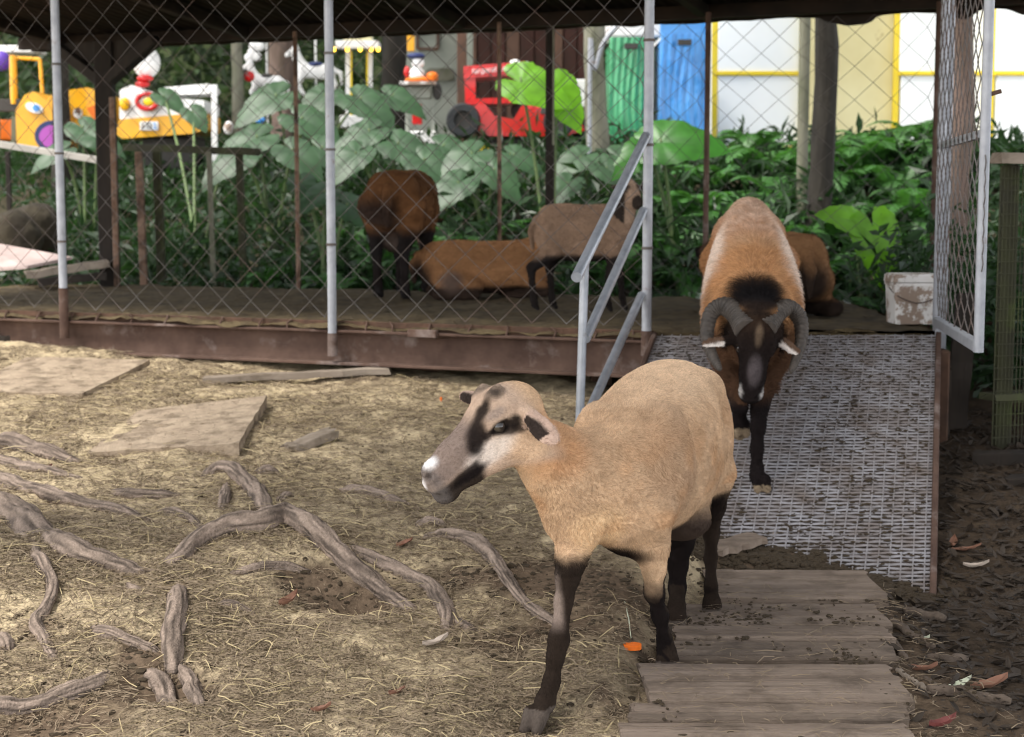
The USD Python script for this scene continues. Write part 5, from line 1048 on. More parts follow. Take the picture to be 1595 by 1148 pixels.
mb.tube(spline([bc + V(-.108, 0, .165), bc + V(-.09, -.105, .13), bc + V(0, -.125, .10), bc + V(.09, -.105, .13), bc + V(.108, 0, .165)], 18), .003, 6); build(mb, 'handle', 'wire', bk)

# ================================================================ straw and litter: nobody could count it
def blades(n, xr, yr, dens, L, W, seed, lift=(.0, .02), tiltmax=.35, bend=.25, zf=None):
    ground_z = zf or globals()['ground_z']
    rg = np.random.default_rng(seed); x = rg.uniform(*xr, n * 4); y = rg.uniform(*yr, n * 4); keep = rg.random(n * 4) < dens(x, y); x, y = x[keep][:n], y[keep][:n]; n = len(x); z = ground_z(x, y) + rg.uniform(*lift, n) ** 1
    a = rg.uniform(0, 2 * PI, n); tl = rg.normal(0, tiltmax * .5, n); l = rg.uniform(*L, n) * rg.choice([.45, .7, 1, 1.3], n); w = rg.uniform(*W, n); d = np.stack([np.cos(a) * np.cos(tl), np.sin(a) * np.cos(tl), np.sin(tl)], 1); sd_ = np.stack([-np.sin(a), np.cos(a), rg.normal(0, .5, n)], 1)
    c = np.stack([x, y, z], 1); b = rg.normal(0, bend, n)[:, None] * l[:, None]; mid = c + sd_ * b * .25 + V(0, 0, 1) * (rg.random(n)[:, None] * l[:, None] * .10); p0, p1 = c - d * l[:, None] / 2, c + d * l[:, None] / 2
    g0, g1 = ground_z(p0[:, 0], p0[:, 1]), ground_z(p1[:, 0], p1[:, 1]); p0[:, 2] = np.maximum(p0[:, 2], g0 + .001); p1[:, 2] = np.maximum(p1[:, 2], g1 + .001)
    s2 = sd_ / np.linalg.norm(sd_, axis=1, keepdims=True) * w[:, None] / 2; v = np.stack([p0 - s2, p0 + s2, mid + s2, mid - s2, p1 + s2 * .6, p1 - s2 * .6], 1).reshape(-1, 3); k = np.arange(n)[:, None] * 6
    return v, np.vstack([k + np.array([[0, 1, 2]]), k + np.array([[0, 2, 3]]), k + np.array([[3, 2, 4]]), k + np.array([[3, 4, 5]])])
def boards_mask(x, y):
    from matplotlib.path import Path
    return None
def inquad(x, y, C):
    ok = np.ones(len(x), bool)
    for i in range(4):
        a, b = C[i], C[(i + 1) % 4]; ok &= ((b[0] - a[0]) * (y - a[1]) - (b[1] - a[1]) * (x - a[0])) > 0
    return ok
def inramp(x, y): return (x > .62 - .268 * (7 - y)) & (x < 1.92 - .268 * (7 - y)) & (y > 5.0)
def dens_main(x, y):
    a = straw_amount(x, y); a = a * (1 - sstep(.3, .75, x)) + .03; a[inquad(x, y, BA)] *= .12; a[inquad(x, y, BB)] *= .18; a[inramp(x, y)] = 0
    return a * (.25 + .9 * meshkit.noise(np.stack([x * 5, y * 5, 0 * x], -1), 3)) * (y + .409 * (x - .6) < 7.0)
build(blades(90000, (-2.75, 1.1), (3.4, 8.2), dens_main, (.016, .055), (.0016, .0042), 1, lift=(0, .012), tiltmax=.22, bend=.12), 'straw', 'straw', None, label='loose straw strewn over the pen floor', cat='straw', kind='stuff')
build(blades(6000, (-2.75, 1.1), (3.4, 7.6), dens_main, (.05, .11), (.0016, .0034), 12, lift=(.004, .02), tiltmax=.3, bend=.05), 'long_straw', 'straw_pale', None, label='long pale straw stems lying loose on the pen floor', cat='straw', kind='stuff')
def dens_near(x, y): return dens_main(x, y) * sstep(5.6, 4.4, y)
build(blades(52000, (-1.7, .9), (3.4, 5.6), dens_near, (.010, .034), (.0012, .003), 2, lift=(0, .012)), 'straw_chaff', 'straw', None, label='short straw chaff in the foreground of the pen', cat='straw', kind='stuff')
def dens_boards(x, y): return (inquad(x, y, BA) | inquad(x, y, BB)) * .6
v, f = blades(3800, (-3, -.3), (5.0, 8.3), dens_boards, (.012, .045), (.0014, .003), 3, lift=(.03, .058), tiltmax=.04); build((v, f), 'board_straw', 'straw', None, label='bits of straw on the plywood sheets', cat='straw', kind='stuff')
def dens_path(x, y): return ((x > .35) & (x < 1.2) & (y < 5.3) & ~inramp(x, y)) * (.2 + .6 * meshkit.noise(np.stack([x * 6, y * 6, 0 * x], -1), 9))
build(blades(900, (.3, 1.2), (3.4, 5.3), dens_path, (.02, .07), (.0014, .003), 4, lift=(.045, .05), tiltmax=.04), 'path_straw', 'straw', None, label='bits of straw on the boardwalk planks', cat='straw', kind='stuff')
def on_plat(x, y):
    q = np.stack([x - P0[0], y - P0[1]], -1); s_, n_ = q @ PD[:2], q @ PN[:2]; return (s_ > -1.2) & (s_ < 5) & (n_ > -.03) & (n_ < DEP) & (x < 1.88) & (y > 6.97)
def plat_dens(x, y):
    n_ = np.stack([x - P0[0], y - P0[1]], -1) @ PN[:2]; return on_plat(x, y) * (.22 + .9 * np.exp(-(n_ / .12) ** 2)) * (.3 + meshkit.noise(np.stack([x * 5, y * 5, 0 * x], -1), 6))
build(blades(9000, (-4.2, 1.9), (6.9, 11), plat_dens, (.015, .07), (.0016, .0035), 21, lift=(-.012, .012), tiltmax=.25, bend=.15, zf=lambda x, y: np.full(len(x), PZ - .004)), 'platform_straw', 'straw_dirty', None, label='dirty straw trodden on the platform floor and hanging over its edge', cat='straw', kind='stuff')
# dung and dark crumbs
def crumbs(n, xr, yr, dens, r, seed, mat, name, label, cat, lift=0):
    rg = np.random.default_rng(seed); x = rg.uniform(*xr, n * 5); y = rg.uniform(*yr, n * 5); k = rg.random(n * 5) < dens(x, y); x, y = x[k][:n], y[k][:n]; z = ground_z(x, y) + lift; ico = trimesh.creation.icosphere(0 if n > 3000 else 1); m = len(x); R = rg.uniform(*r, m) * rg.choice([.6, 1, 1, 1.6], m)
    v = ico.vertices[None] * R[:, None, None] * np.stack([rg.uniform(.7, 1.8, m), rg.uniform(.7, 1.6, m), rg.uniform(.45, .8, m)], 1)[:, None] * rg.uniform(.75, 1.2, (m, len(ico.vertices), 1)) + np.stack([x, y, z], 1)[:, None]
    f = ico.faces[None] + (np.arange(m) * len(ico.vertices))[:, None, None]; build((v.reshape(-1, 3), f.reshape(-1, 3)), name, mat, None, label=label, cat=cat, kind='stuff')
def dens_dung(x, y): return np.clip((1 - straw_amount(x, y)) ** 2 * (1 - sstep(.5, 1.0, x)) * (.2 + meshkit.noise(np.stack([x * 7, y * 7, 0 * x], -1), 4)), 0, 1) * ~inramp(x, y)
crumbs(6500, (-1.8, .95), (3.45, 6.8), dens_dung, (.002, .0085), 5, 'dung', 'soil_crumbs', 'dark soil crumbs and trodden dung on the bare ground', 'soil')
def dens_pile(x, y): return np.exp(-((x - .88) / .35) ** 2 - ((y - 5.33) / .13) ** 2) + np.exp(-((x - 1.2) / .2) ** 2 - ((y - 5.13) / .1) ** 2)
crumbs(2600, (.3, 1.5), (4.9, 5.7), dens_pile, (.003, .010), 6, 'dung', 'soil_pile', 'crumbly soil piled on the foot of the ramp', 'soil', .004)
def dens_walk(x, y): return ((x > .35) & (x < 1.22) & (y < 5.15)) * np.clip(meshkit.fbm(np.stack([x * 6, y * 6, 0 * x], -1), 3, 15) * 2.4 - 1.05, 0, 1)
crumbs(900, (.35, 1.2), (3.5, 5.15), dens_walk, (.0018, .005), 7, 'dung', 'path_dirt', 'clods of dirt on the boardwalk planks', 'soil', .034)
def litter(n, xr, yr, dens, seed):
    rg = np.random.default_rng(seed); V_, F_, o_ = [], [], 0; x = rg.uniform(*xr, n * 6); y = rg.uniform(*yr, n * 6); k = rg.random(n * 6) < dens(x, y); x, y = x[k][:n], y[k][:n]; z = ground_z(x, y)
    for i in range(len(x)):
        v, f = _leaf_small(rg); V_.append(v + V(x[i], y[i], z[i] + rg.uniform(.002, .02))); F_.append(f + o_); o_ += len(v)
    return np.vstack(V_), np.vstack(F_)
def _leaf_small(rg):
    L, w, a, tl, cu = rg.uniform(.02, .075), 0, rg.uniform(0, 2 * PI), rg.normal(0, .35), rg.uniform(-.6, .9); w = L * rg.uniform(.2, .5); t = np.array([0, .3, .7, 1.0]); hw = np.array([.05, .9, .8, .03]) * w / 2; x = (t - .5) * L; rr = []
    for xx, h in zip(x, hw):
        for s_ in (-1, 0, 1): rr.append((xx, s_ * h, abs(s_) * h * cu + cu * xx * xx * 6))
    v = np.array(rr); R1 = np.array([[math.cos(tl), 0, math.sin(tl)], [0, 1, 0], [-math.sin(tl), 0, math.cos(tl)]]); R2 = np.array([[math.cos(a), -math.sin(a), 0], [math.sin(a), math.cos(a), 0], [0, 0, 1]]); v = v @ R1.T @ R2.T; f = []
    for i in range(3):
        for j in range(2): q = i * 3 + j; f += [(q, q + 3, q + 4), (q, q + 4, q + 1)]
    return v, np.array(f)
dens_right = lambda x, y: sstep(.95, 1.3, x + .1 * (5 - y)) * ~inramp(x, y) * np.where(x > 1.15, 1, .4)
build(litter(3600, (.95, 2.7), (3.4, 7.2), dens_right, 8), 'leaf_litter', 'litter', None, label='dark litter of dead leaves right of the ramp', cat='leaf litter', kind='stuff')
crumbs(5000, (.98, 2.7), (3.4, 7.2), dens_right, (.0025, .008), 9, 'litter', 'litter_crumbs', 'dark crumbs among the leaf litter', 'soil')

# ================================================================ green wire fence at the right edge
wf = Thing('wire_fence', 'mossy timber fence with fine wire mesh at the right edge', 'fence', (2.13, 6.8, .2))
mb = MB(); mb.add(*plank((2.02, 6.62, 1.435), (3.3, 7.0, 1.405), .075, .045, seed=31)); build(mb, 'top_rail', 'grey_wood', wf)
for x, y in ((2.115, 6.74), (3.1, 7.03)):
    mb = MB(); mb.beam((x, y, .0), (x, y, 1.41), .06, .06, up=(0, 1, 0)); build(mb, 'post', 'mossy_wood', wf)
mb = MB(); mb.add(*plank((2.04, 6.70, .42), (3.2, 7.05, .42), .1, .03, seed=32)); build(mb, 'bottom_rail', 'mossy_wood', wf)
mb = MB()
for k in range(70):
    t = k / 69; b = V(2.05, 6.66, 0) + V(1.2, .36, 0) * t; mb.tube([b + V(0, 0, .22), b + V(0, 0, .8), b + V(0, 0, 1.42)], .0024, 4)
for k in range(24): z = .25 + k * .05; mb.tube([V(2.05, 6.658, z), V(2.65, 6.838, z), V(3.25, 7.018, z)], .002, 4)
build(mb, 'wire_mesh', 'mossy_wood', wf)
for k, (p, q, w, t, lab) in enumerate((((1.93, 6.5, .19), (2.35, 6.35, .22), .10, .05, 'dark damp timber lying under the open gate'), ((1.98, 6.2, .14), (2.4, 6.02, .17), .11, .05, 'second dark timber lying in front of the first by the right fence'), ((1.97, 6.95, .25), (2.0, 6.9, .85), .10, .03, 'dark upright plank leaning in the gap below the gate'))):
    mb = MB(); mb.add(*plank(p, q, w, t, seed=40 + k)); build(mb, 'old_timber', 'dark_wood', None, label=lab, cat='timber')
# ================================================================ planted bank behind the platform
def gz(x, y): return float(ground_z(x, y)[0])
def spot(px, Y): p = at(px, 300, Y); return V(p[0], Y, gz(p[0], Y))
# --- elephant ear leaves: a pleated heart shaped blade on a long stalk
def heart_leaf(c, L, d, nrm, seed, droop=.25, fold=.0):
    """c: where the stalk joins; L: length; d: direction of the tip; nrm: upper face."""
    rg = np.random.default_rng(seed); d = unit(d); nrm = unit(np.asarray(nrm, float) - d * np.dot(nrm, d)); s_ = np.cross(nrm, d); nt, nr = 44, 7; th = np.linspace(-PI, PI, nt + 1)[:-1]; a = np.abs(th) / PI
    R = np.interp(a, [0, .06, .2, .4, .6, .8, .93, 1.0], [.92, .74, .50, .41, .41, .43, .38, .06]) * L; R = R * (1 + .03 * np.sin(th * 17 + seed) + .02 * rg.normal(size=nt)); v = [c]
    for k in range(1, nr + 1):
        r = R * k / nr; x, y = r * np.cos(th), r * np.sin(th); pl = .010 * L * (k / nr) * np.cos(th * 7 + seed) * (.4 + .6 * (k / nr)); z = pl - droop * (r ** 2) / L * (.7 + .5 * np.cos(th)) + .22 * np.abs(y) * (1 - .6 * k / nr) + fold * np.abs(y) + rg.normal(0, .006 * L, nt) * (k == nr)
        v += list(c + x[:, None] * d + y[:, None] * s_ + z[:, None] * nrm)
    v = np.array(v); f = [(0, 1 + j, 1 + (j + 1) % nt) for j in range(nt)]
    for k in range(nr - 1):
        o = 1 + k * nt
        for j in range(nt): f += [(o + j, o + nt + j, o + nt + (j + 1) % nt), (o + j, o + nt + (j + 1) % nt, o + (j + 1) % nt)]
    return v, np.array(f)
def vein_mesh(c, L, d, nrm):
    d = unit(d); nrm = unit(np.asarray(nrm, float) - d * np.dot(nrm, d)); return d, nrm
def taro(label, base, leaves, group=None, name='elephant_ear_plant'):
    leaves = [(a, b, c, d * (.52 if m == TA else .9), e, f, m) for a, b, c, d, e, f, m in leaves]
    """leaves: (column, row, distance, length, tip direction, upper face, look)."""
    T = Thing(name, label, 'plant', base, group)
    for k, (px, py, Y, L, d, n, mat) in enumerate(leaves):
        c = at(px, py, Y); build(heart_leaf(c, L, d, n, int(px * 7 + py), droop=.25), 'leaf', mat, T, smooth=True)
        mb = MB(); b = np.asarray(base, float) + V(.03 * k, .02 * k, 0); S = spline([b, b * .45 + c * .55 + V(0, .05, .12), c + V(0, .03, .0), c], 12); mb.tube(S, np.linspace(.016, .007, 12), 6); build(mb, 'stalk', 'stem', T, smooth=True)
dn, up_ = V(0, -.55, -.8), V(0, -.6, .75)
def tip(a, dz=-.35, dy=-.35): return V(math.sin(math.radians(a)), dy, dz)
TA, TB, TC = 'taro', 'taro_bright', 'taro_deep'
taro('pale elephant ear plant behind the yellow and white boat ride', spot(455, 13.6), [(430, 150, 13.6, .95, tip(-40), up_, TA), (470, 185, 13.3, .9, tip(50), up_, TA), (560, 155, 13.6, .9, tip(35), up_, TA), (505, 150, 13.9, .8, tip(-20), up_, TA), (610, 150, 13.9, .75, tip(60), up_, TA)])
taro('elephant ear plant with big pale leaves above the mossy rail', spot(420, 12.4), [(400, 215, 12.4, .85, tip(-60), up_, TA), (455, 235, 12.2, .75, tip(30), up_, TA), (375, 245, 12.0, .7, tip(-30), up_, TA), (500, 232, 12.5, .8, tip(40), up_, TA)])
taro('elephant ear plant behind the dark standing ewe', spot(590, 12.2), [(575, 205, 12.3, .75, tip(-50), up_, TA), (620, 225, 12.2, .80, tip(40), up_, TA), (660, 250, 12.0, .8, tip(25), up_, TA), (555, 240, 12.0, .7, tip(-20), up_, TA), (690, 228, 12.4, .7, tip(60), up_, TA)])
taro('elephant ear plant under the red racing car ride', spot(750, 12.0), [(735, 240, 12.0, .75, tip(-45), up_, TA), (770, 265, 11.8, .7, tip(20), up_, TA), (715, 285, 11.6, .7, tip(-25), up_, TA), (800, 242, 12.2, .6, tip(45), up_, TA)])
taro('elephant ear plant left of the pipe handrail top', spot(925, 12.0), [(905, 245, 12.0, .65, tip(-40), up_, TA), (945, 262, 11.9, .65, tip(30), up_, TA), (965, 245, 12.2, .7, tip(55), up_, TA), (885, 285, 11.7, .55, tip(-20), up_, TA)])
taro('single bright green sunlit elephant ear leaf in front of the red racing car', spot(855, 11.4), [(812, 128, 11.4, .50, V(.75, -.25, -.28), V(-.15, -.75, .55), TB), (868, 140, 11.5, .42, V(.45, -.2, -.75), V(-.1, -.8, .4), TB)])
taro('deep green backlit elephant ear leaf below the blue cabinet', spot(1060, 10.6), [(1030, 222, 10.6, .56, V(.85, -.25, .03), V(.1, -.75, .6), TC), (1010, 232, 10.7, .4, V(-.5, -.3, -.3), V(0, -.7, .6), TC)])
taro('yellowish green drooping elephant ear leaf above the white bucket', spot(1350, 9.9), [(1330, 345, 9.9, .32, V(-.72, -.3, .25), V(.25, -.75, .6), TB), (1362, 360, 9.9, .46, V(.25, -.25, -.93), V(.15, -.95, .2), TB)])
taro('dark low elephant ear plant behind the leftmost thin rusty post', spot(500, 11.0), [(505, 300, 11.1, .55, tip(-40), up_, TA), (540, 320, 11.0, .6, tip(35), up_, TA), (470, 285, 11.2, .5, tip(10), up_, TA)])
taro('elephant ear plant left of the timber post at far left', spot(130, 13.4), [(128, 200, 13.4, .7, tip(25), up_, TA), (95, 235, 13.0, .6, tip(-40), up_, TA), (150, 215, 13.2, .6, tip(60), up_, TA)])
taro('small elephant ear plant at the left under the pale rail', spot(300, 12.0), [(300, 175, 13.2, .5, tip(20), up_, TA), (345, 262, 12.0, .5, tip(-20), up_, TA), (255, 150, 14.0, .55, tip(40), up_, TA)])
# --- ferns: three kinds, then copies
def frond(L, rise, arch, seed, npin=22, wid=.2):
    rg = np.random.default_rng(seed); t = np.linspace(0, 1, npin + 4); R = np.stack([L * t * math.cos(rise) * (1 - .1 * t), 0 * t, L * (t * math.sin(rise) - arch * t ** 2)], 1); mb = MB(); mb.tube(R, np.linspace(.0045, .001, len(t)), 4); V_, F_ = [], []; o = 0
    for k in range(3, len(t)):
        d = unit(R[k] - R[k - 1]); w = L * wid * math.sin(PI * min(1, (t[k] * .92 + .06))) ** .75 * (1 - .35 * t[k]); hw = L * .019
        for e in (-1, 1):
            s_ = unit(V(0, e, 0) + d * .35); n_ = unit(np.cross(d, s_)); dr = V(0, 0, -.18) + rg.normal(0, .05, 3); p = R[k]; q = p + s_ * w + dr * w; m1 = p + s_ * w * .35 + d * hw + dr * w * .2; m2 = p + s_ * w * .35 - d * hw + dr * w * .2; mb.add([p, m2, q, m1], [(0, 1, 2, 3)])
    return mb.arrays()
def fern_plant(label, loc, seed, n, L, mat, group):
    T = Thing('fern', label, 'fern', loc, group); rg = np.random.default_rng(seed)
    for k in range(n):
        a = 2 * PI * k / n + rg.uniform(-.3, .3); v, f = frond(L * rg.uniform(.75, 1.1), rg.uniform(.75, 1.15), rg.uniform(.55, .85), seed * 50 + k); ca, sa_ = math.cos(a), math.sin(a); v = v @ np.array([[ca, sa_, 0], [-sa_, ca, 0], [0, 0, 1]]) + np.asarray(loc, float); build((v, f), 'frond', mat, T)
    return T
FG = 'ferns on the planted bank'; FL = 'leafy green fern growing among the undergrowth on the bank'
fern_spots = [(1160, 11.2, 1.0), (1220, 11.6, .95), (1050, 10.9, .9), (1335, 11.2, .9), (1400, 11.5, .9), (1290, 12.3, .9), (1110, 12.2, 1.0), (1430, 10.6, .8), (1080, 10.2, .75), (1310, 10.3, .8), (1270, 10.1, .75), (1385, 10.2, .7), (1200, 10.3, .8), (940, 11.1, .9), (990, 11.8, .9), (830, 10.9, .75), (700, 11.0, .8), (640, 11.1, .75), (520, 10.8, .7), (560, 11.8, .8), (1180, 12.9, .9), (1360, 12.7, .9), (1460, 12.0, .9), (760, 11.4, .7), (895, 10.4, .6), (420, 11.2, .6), (1040, 11.7, .9), (1240, 10.9, .8), (1085, 11.5, 1.1), (1135, 10.6, 1.0), (1200, 12.3, 1.1), (1240, 12.0, 1.0), (1340, 12.0, 1.1), (1385, 12.2, 1.1), (1420, 11.0, 1.0), (1300, 11.6, 1.0), (1440, 12.8, 1.1), (1120, 11.4, 1.1), (1320, 10.8, .9), (850, 11.6, .9), (600, 11.4, .9), (660, 11.6, .9), (735, 10.7, .8), (970, 10.6, .9)]
protos = []
for k, (px, Y, s) in enumerate(fern_spots):
    L = spot(px, Y) + V(0, 0, .14)
    if k < 3: protos.append(fern_plant(FL, L, 3 + k, 9 + k, .78, 'fern', FG))
    else: copy_of(protos[k % 3].path, 'fern', L, 1.7 * k, FL if px > 1013 else 'leafy green fern on the bank behind the front fence mesh', 'fern', FG if px > 1013 else 'ferns behind the front fence mesh', s)
LOOKS['fern_light'] = leaf_look('fern_light', [(0.0, (0.07, 0.22, 0.015)), (1.0, (0.13, 0.30, 0.03))], .45, .35)
fern_plant('low bright yellow green fern right behind the ram', spot(1275, 9.75) + V(0, 0, .06), 31, 10, .55, 'fern_light', None)
fern_plant('bright yellow green fern between the fence post and the ram', spot(1065, 9.9) + V(0, 0, .06), 32, 10, .6, 'fern_light', None)
fern_plant('small light green fern left of the dark standing ewe', spot(512, 10.75) + V(0, 0, .06), 33, 7, .34, 'fern_light', None)
fern_plant('low fern beside the white bucket', spot(1350, 9.7) + V(0, 0, .06), 34, 8, .45, 'fern', None)
# --- undergrowth: masses of small leaves that nobody could count
def leaf_cloud(n, pts, L, seed, ratio=.38):
    """pts: function(rg, n) -> centres and preferred outward directions."""
    rg = np.random.default_rng(seed); c, o = pts(rg, n); n = len(c); d = rg.normal(0, 1, (n, 3)) + o; d /= np.linalg.norm(d, axis=1, keepdims=True); s_ = np.cross(d, rg.normal(0, .6, (n, 3)) + V(0, -.5, .9)); s_ /= np.maximum(np.linalg.norm(s_, axis=1, keepdims=True), 1e-6); nn_ = np.cross(s_, d)
    l = rg.uniform(*L, n)[:, None]; w = l * ratio * rg.uniform(.7, 1.3, (n, 1)) * .5; v = np.stack([c, c + d * l * .45 + s_ * w + nn_ * l * .06, c + d * l - nn_ * l * .12, c + d * l * .45 - s_ * w + nn_ * l * .06], 1).reshape(-1, 3); k = np.arange(n)[:, None] * 4
    return v, np.vstack([k + np.array([[0, 1, 2]]), k + np.array([[0, 2, 3]])])
def bank_pts(xr, tr, hmax, seed):
    def fn(rg, n):
        ncl = n // 26; x = rg.uniform(*xr, ncl); t = rg.uniform(*tr, ncl); y = t + 9.35 - .409 * (x - 1.84); z = ground_z(x, y); h = hmax * (.25 + .95 * meshkit.fbm(np.stack([x * .9, y * .9, 0 * x], -1), 3, seed)) * rg.uniform(.15, 1, ncl) * sstep(-.15, .9, t) * (1 - .62 * sstep(2.0, 4.4, t))
        k = rg.integers(0, ncl, n); cc = np.stack([x[k], y[k], z[k] + h[k]], 1) + rg.normal(0, 1, (n, 3)) * V(.14, .12, .09); cc[:, 2] = np.maximum(cc[:, 2], ground_z(cc[:, 0], cc[:, 1]) + .01); return cc, np.tile(V(0, -.5, .15), (n, 1))
    return fn
build(leaf_cloud(40000, bank_pts((-4.2, 6.5), (-.05, 5.6), .40, 61), (.035, .17), 71), 'undergrowth', 'under', None, label='dense green undergrowth covering the bank behind the platform', cat='undergrowth', kind='stuff')
build(leaf_cloud(16000, bank_pts((-8, 9), (.3, 6.5), .55, 62), (.10, .24), 72, .16), 'tall_grass', 'under', None, label='long grassy blades among the undergrowth', cat='grass', kind='stuff')
def side_pts(rg, n):
    ncl = n // 26; x = rg.uniform(2.15, 4.6, ncl); y = rg.uniform(7.15, 9.6, ncl); z = ground_z(x, y) + rg.uniform(.02, .95, ncl) * (.4 + .6 * meshkit.noise(np.stack([x * 2, y * 2, 0 * x], -1), 4)); k = rg.integers(0, ncl, n); return np.stack([x[k], y[k], z[k]], 1) + rg.normal(0, .09, (n, 3)), np.tile(V(0, -.5, .15), (n, 1))
build(leaf_cloud(9000, side_pts, (.04, .13), 75), 'undergrowth', 'under', None, label='dark green undergrowth behind the right edge fence', cat='undergrowth', kind='stuff')
# ================================================================ trees
def tree(label, px, Y, r, mat, seed, lean=(0, 0), H=7.5, crown=1.6, nleaf=1300, limbs=5, py0=None):
    b = spot(px, Y); b = b - V(0, 0, .1); T = Thing('tree', label, 'tree', b); rg = np.random.default_rng(seed); t = np.linspace(0, 1, 26)[:, None]; top = b + V(lean[0], lean[1], H * .72); P = b * (1 - t) + top * t + np.stack([(meshkit.noise(np.column_stack([t * 5, 0 * t, 0 * t + seed + k]), k) - .5) * .12 * sstep(0, .3, t[:, 0]) for k in (1, 2, 3)], 1) * V(1, 1, 0)
    rr = r * (1 - .4 * t[:, 0]) * (1 + .5 * np.exp(-t[:, 0] * 26)); th = np.arange(16) / 16 * 2 * PI; ring = [1 + .14 * (meshkit.noise(np.stack([np.cos(th) * 1.4, np.sin(th) * 1.4, np.full(16, i * .5)], 1), seed) - .5) + .08 * rg.normal(size=16) for i in range(26)]
    mb = MB(); mb.tube(P, rr, 16, ring=ring); tp = build(mb, 'trunk', mat, T, smooth=True); tips = []
    for k in range(limbs):
        s0_ = P[18 + k % 8]; a = 2 * PI * k / limbs + rg.uniform(-.4, .4); e = s0_ + V(math.cos(a) * crown * .8, math.sin(a) * crown * .8, rg.uniform(.6, 1.6)); mb = MB(); S = spline([s0_, (s0_ + e) / 2 + V(0, 0, -.12), e], 9); mb.tube(S, np.linspace(r * .45, r * .1, 9), 7); build(mb, 'limb', mat, (T, tp), smooth=True); tips += [S[4], S[6], S[8]]
    tips = np.array(tips)
    def pts(rg_, n):
        k = rg_.integers(0, len(tips), n); c = tips[k] + rg_.normal(0, 1, (n, 3)) * V(.42, .42, .30) * crown / 1.7; return c, np.tile(V(0, 0, .1), (n, 1))
    build(leaf_cloud(nleaf, pts, (.10, .2), seed + 7), 'crown', 'far_leaf', T)
tree('dark slim tree trunk rising between the white panels and the cream panel', 1276, 10.9, .085, 'bark_dark', 3, H=8.0)
tree('rough brown tree trunk seen through the gate mesh', 1486, 9.9, .082, 'bark_brown', 5, lean=(-.05, 0), H=8.2)
tree('pale mossy tree trunk left of the green cabinet', 932, 13.2, .095, 'bark_pale', 6, H=6.4)
tree('grey tree trunk behind the front fence post at the left', 96, 14.8, .085, 'bark_dark', 7, H=6.6)
tree('wide brown tree trunk beside the white horse figures', 447, 17.5, .16, 'bark_brown', 8, H=7.5, crown=2.2)
tree('grey brown tree trunk right of the lit kiosk', 612, 16.8, .14, 'bark_dark', 9, H=7, crown=2)
tree('thin pale green trunk behind the boat ride', 372, 15.5, .06, 'bark_pale', 10, H=6)
mb = MB(); p = spot(1249, 11.3); mb.tube([p, p + V(0, 0, 1.5), p + V(.01, 0, 3.4)], .04, 10); build(mb, 'pale_pole', 'bark_pale', None, smooth=True, label='pale grey pole just left of the dark slim trunk', cat='pole')
mb = MB(); p = spot(918, 13.0); mb.tube(spline([p, p + V(0, 0, 1.2), at(925, 110, 13.0), at(938, 70, 13.0), at(960, 40, 13.0)], 16), .018, 8); build(mb, 'cable', 'galvanised', None, smooth=True, label='grey cable climbing the pale mossy trunk', cat='cable')
# --- far foliage that closes the view
def far_pts(rg, n):
    ncl = n // 30; x = rg.uniform(-13, 11, ncl); y = rg.uniform(21, 27, ncl); z = rg.uniform(1.6, 7.5, ncl) ** 1.0; k = rg.integers(0, ncl, n); return np.stack([x[k], y[k], z[k]], 1) + rg.normal(0, .34, (n, 3)), np.tile(V(0, -.4, .1), (n, 1))
build(leaf_cloud(34000, far_pts, (.16, .34), 81, .45), 'far_trees', 'far_leaf', None, label='mass of green trees closing the view behind the rides', cat='trees', kind='stuff')
mb = MB(); rg = np.random.default_rng(4)
S, Zz = np.meshgrid(np.linspace(-16, 14, 60), np.linspace(0, 7.5, 16)); yy = 27.5 + 1.5 * meshkit.fbm(np.stack([S * .5, Zz * .6, 0 * S], -1), 3, 3) + .35 * Zz; v = np.stack([S, yy, 1.4 + Zz], -1).reshape(-1, 3); i, j = np.meshgrid(np.arange(15), np.arange(59), indexing='ij'); q = (i * 60 + j).ravel()
build((v, np.stack([q, q + 1, q + 61, q + 60], 1)), 'hillside', 'soil', None, smooth=True, kind='structure', label='overgrown slope rising behind the rides', cat='hillside', colors=np.tile(V(.045, .06, .025), (len(v), 1)) * (.6 + .8 * meshkit.fbm(v * .8, 3, 2))[:, None])

# ================================================================ white and yellow panelled building
YB = 15.0
def wp(px, py, dy=0.0):
    """Point of the panelled wall's plane (it comes slightly nearer to the right)."""
    d = ray(px, py); u = d[0] / d[1]; Y = (YB + .0) / (1 + .12 * (u - .12)) + dy; return V(0, 0, CAM_H) + d * (Y / d[1])
pbld = Thing('panel_building', 'white prefabricated building with yellow frames and a stained cream door panel', 'building', wp(1275, 236))
def wall_piece(x0, y0, x1, y1, th, name, mat, dy=0.0):
    a, b = wp(x0, y1, dy), wp(x1, y1, dy); c = wp(x0, y0, dy); zb, zt_ = (a[2] + b[2]) / 2, c[2]; mb = MB(); mb.box(((a[0] + b[0]) / 2, (a[1] + b[1]) / 2 + th / 2, (zb + zt_) / 2), (abs(b[0] - a[0]), th, zt_ - zb), None, .006); return build(mb, name, mat, pbld)
for x0, x1 in ((1117, 1246), (1399, 1536), (1547, 1690)):
    wall_piece(x0, 118, x1, 228, .05, 'white_panel', 'white_panel'); wall_piece(x0, -150, x1, 111, .05, 'white_panel', 'white_panel')
    wall_piece(x0, 111.5, x1, 117.5, .06, 'mid_rail', 'yellow_paint', -.02); wall_piece(x0 - 8, 228.5, x1 + 8, 237, .07, 'bottom_rail', 'yellow_paint', -.025)
for x0, x1 in ((1107, 1116.5), (1247, 1257), (1391, 1398.5), (1536.5, 1546.5)): wall_piece(x0, -150, x1, 228, .09, 'stile', 'yellow_paint', -.04)
wall_piece(1258, -150, 1390, 233, .05, 'door_panel', 'cream_panel', .01); wall_piece(1258, 233.5, 1390, 239, .05, 'threshold', 'dark_grey', .0)
